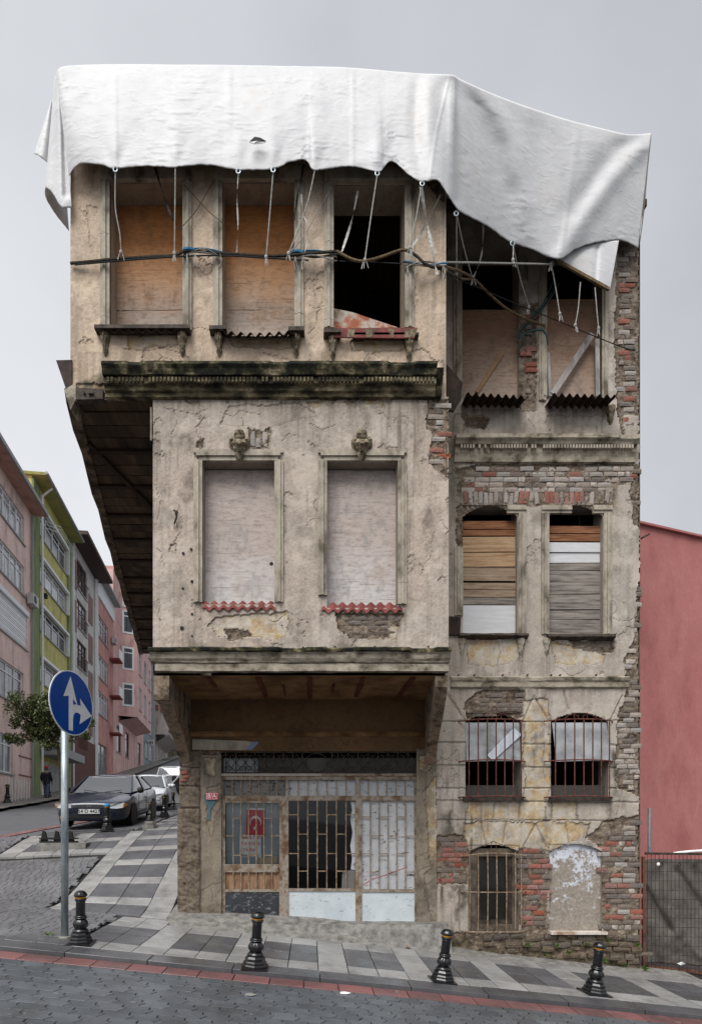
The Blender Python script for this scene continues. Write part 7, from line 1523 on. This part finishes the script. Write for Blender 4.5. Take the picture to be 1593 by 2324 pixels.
MB().bar((rb0.x, rb0.y-.02, zr+.03), (rb1.x, rb1.y-.02, zr+.03), .12, .05).build('coping', solid('coping', (176, 110, 106), .8), red)
MB().bar(P(1455, 1222, 10.3), P(1474, 1212, 10.3), .03, .03).build('iron_spike', M['rust_dark'], house)
pp = P(1473, 1940, 10.6); tag(MB().lathe([(.028, 0), (.026, .4), (.024, .85)], 8, pp).build('thin_post', M['galv']), 'thin grey post rising above the mesh gate against the red wall', 'post')
YG = 10.25; gate = tag(empty('mesh_gate', P(1462, 2200, YG), True), 'rusty steel mesh gate at the right edge beside the house', 'gate')
def gbar(a, b, w_, h_, nm, mt): MB().bar(P(*a, YG), P(*b, YG), w_, h_, (0, 1, 0)).build(nm, mt, gate)
gbar((1461, 2205), (1460, 1945), .05, .05, 'gate_post', pmat('gate_rust', [(84, 58, 48), (122, 78, 62), (92, 76, 66)], 5, .85, .4, 40)); gbar((1464, 2194), (1900, 2242), .05, .045, 'bottom_rail', M['rust']); gbar((1464, 1938), (1900, 1942), .04, .04, 'top_rail', M['rust_dark'])
for i in range(48): x = 1469+i*9.0; MB().tube([P(x, 2195+(x-1464)*.11, YG-.03), P(x, 1938, YG-.03)], .0045, 4).build('mesh_wire', M['rust_dark'], gate)
for j in range(12): y = 1958+j*21; MB().tube([P(1464, y, YG-.036), P(1900, y+(j*.9), YG-.036)], .004, 4).build('mesh_wire', M['rust_dark'], gate)
scr = tag(empty('privacy_sheet', P(1530, 2190, YG+.05), True), 'creased grey brown plastic sheet tied behind the mesh gate', 'plastic sheet')
FG = [([(1466, 2020), (1500, 2080), (1520, 2110)], -.08, 7), ([(1535, 1975), (1560, 2010), (1600, 2070)], -.07, 7), ([(1508, 1980), (1515, 2060), (1540, 2120)], .05, 9), ([(1560, 2140), (1600, 2180)], .05, 10), ([(1480, 2100), (1500, 2170)], .04, 10)]
tarp_sheet('sheet', [(1466, 1952, YG+.05, 1466, 2185, YG+.05), (1490, 1950, YG+.06, 1490, 2188, YG+.08), (1530, 1951, YG+.05, 1530, 2190, YG+.06), (1570, 1951, YG+.06, 1570, 2193, YG+.08), (1620, 1952, YG+.05, 1620, 2196, YG+.06), (1690, 1953, YG+.05, 1690, 2205, YG+.06), (1790, 1953, YG+.05, 1790, 2214, YG+.08), (1896, 1953, YG+.05, 1896, 2226, YG+.06)], pmat('grey_brown_sheet', [(80, 75, 70), (106, 101, 95), (124, 119, 112)], 2.5, .7, .3, 25), scr, 50, 10, FG, 0, .03, .0, 4)
for x in (1500, 1541, 1578): MB().tube([P(x+4*math.cos(t), 1963+4*math.sin(t), YG+.0) for t in np.linspace(0, 6.28, 11)], .008, 5).build('eyelet', M['rust_dark'], scr)
tag(MB().lathe([(.0, -.006), (.03, 0), (.0, .006)], 10, P(1494, 1962, YG-.06), 'y').build('white_tag', M['white']), 'small round white tag on the mesh gate top', 'tag')
tag(MB().tube(cr_spline([P(1528, 1938, YG+.3), P(1560, 1934, YG+.3), P(1610, 1931, YG+.3), P(1700, 1930, YG+.3)], 4), .024, 8).build('white_pipe', M['white']), 'white plastic pipe lying along the top of the mesh gate', 'pipe')
tag(MB().add([P(1536, 2188, YG-.08), P(1544, 2185, YG-.07), P(1556, 2189, YG-.08), P(1545, 2192, YG-.1), P(1549, 2184, YG-.12)], [(0, 1, 4), (1, 2, 4), (2, 3, 4), (3, 0, 4), (0, 3, 2, 1)]).build('litter', M['white']), 'crumpled white and red litter at the foot of the mesh gate', 'litter')
# ------------------------------------------------------------------ corner clutter
sb = onground(140, 1926); sl0 = tag(MB().box(-.55, .55, -.18, .22, -.1, .1).build('concrete_slab', M['concrete']), 'long concrete kerb slab under the black plastic crate parts', 'slab'); sl0.location = sb+Vector((.05, 0, .02)); sl0.rotation_euler = (0, 0, .06)
ck = tag(empty('broken_crate', sb+Vector((-.1, .05, .12)), True), 'broken black plastic crate lying on the concrete slab', 'crate'); c0 = sb+Vector((-.12, .05, .12))
mb = MB()
for x in (-.32, -.02, .3): MB().prism([c0+Vector((x-.07, 0, 0)), c0+Vector((x+.1, 0, 0)), c0+Vector((x+.04, 0, .26)), c0+Vector((x-.02, 0, .28))], (0, -.03, 0), (0, .03, 0)).build('upright', M['black'], ck)
for z in (.02, .1): MB().bar(c0+Vector((-.4, -.05, z)), c0+Vector((.45, -.05, z)), .03, .035).build('rail', M['black'], ck); MB().bar(c0+Vector((-.38, .1, z)), c0+Vector((.45, .1, z)), .03, .035).build('rail', M['black'], ck)
tag(MB().tube([sb+Vector((.02, .2, .0)), sb+Vector((-.12, .25, .75))], [.035, .03], 7).build('wooden_stake', pmat('stake', [(112, 82, 58), (150, 116, 86)], 6, .9, .4, 40)), 'worn wooden stake leaning beside the dark blue car front', 'stake')
def weed(px, py, Y, s, lab, k=14):
    mb = MB(); p = P(px, py, Y)
    for _ in range(k):
        a = random.uniform(0, 6.28); r_ = random.uniform(.3, 1)*s; t = p+Vector((math.cos(a)*r_*.8, -abs(math.sin(a))*r_*.6-.01, random.uniform(.1, 1)*s)); m_ = p.lerp(t, .5)+Vector((0, 0, .2*s)); sd = Vector((math.sin(a), .3, math.cos(a)*.3)).normalized()*s*.18
        mb.add([p, m_-sd, t, m_+sd], [(0, 1, 2, 3)])
    return tag(mb.build('weed', M['weed']), lab, 'weed', 'weeds at the foot of the wing')
for px, py, s, lab in ((1190, 2100, .07, 'small green weed right of the barred low window sill'), (1196, 2150, .1, 'leafy green weed below the barred low window corner'), (1262, 2152, .09, 'green weed left below the pale sill'), (1236, 2172, .07, 'low green weed left of the mossy rubble patch'), (1290, 2168, .09, 'green weed in the mossy rubble under the pale sill middle'), (1330, 2148, .08, 'green weed under the right end of the pale sill'), (1378, 2140, .07, 'green weed in the bricks right of the last bollard top'), (1372, 2186, .1, 'green weed low in the rubble right of the last bollard'), (1446, 2150, .09, 'green weed at the house corner beside the gate post'), (1462, 2204, .12, 'bushy green weed at the foot of the gate post'), (1420, 2196, .08, 'low green weed near the right foot of the wall')): weed(px, py, YW-.06, s, lab)
g0 = onground(112, 2125); mb = MB()
for _ in range(24): a = random.uniform(0, 6.28); t = g0+Vector((math.cos(a)*.07, math.sin(a)*.05, random.uniform(.02, .06))); mb.add([g0+Vector((math.cos(a)*.02, 0, 0)), t+Vector((.006, 0, 0)), t-Vector((.006, 0, 0))], [(0, 1, 2)])
tag(mb.build('grass_tuft', M['weed']), 'small grass tuft in the setts left of the sign pole', 'grass tuft')
for px, py, lab, mt in ((783, 2247, 'small white scrap of paper on the red gutter slabs', 'white'), (568, 2251, 'grey blot of dried cement on the road pavers', 'tape')):
    p = onground(px, py); tag(MB().prism([p+Vector((-.06, -.03, 0)), p+Vector((.02, -.05, 0)), p+Vector((.07, -.01, 0)), p+Vector((.0, .04, 0)), p+Vector((-.05, .03, 0))], (0, 0, -.042), (0, 0, -.038)).build('scrap', M[mt]), lab, 'scrap')
tag(MB().lathe([(.0, 0), (.03, .002), (.04, .006), (0, .01)], 7, onground(925, 2152)+Vector((0, 0, .02))).build('dead_leaf', M['wood_panel']), 'brown dead leaf by the broken threshold edge', 'leaf')
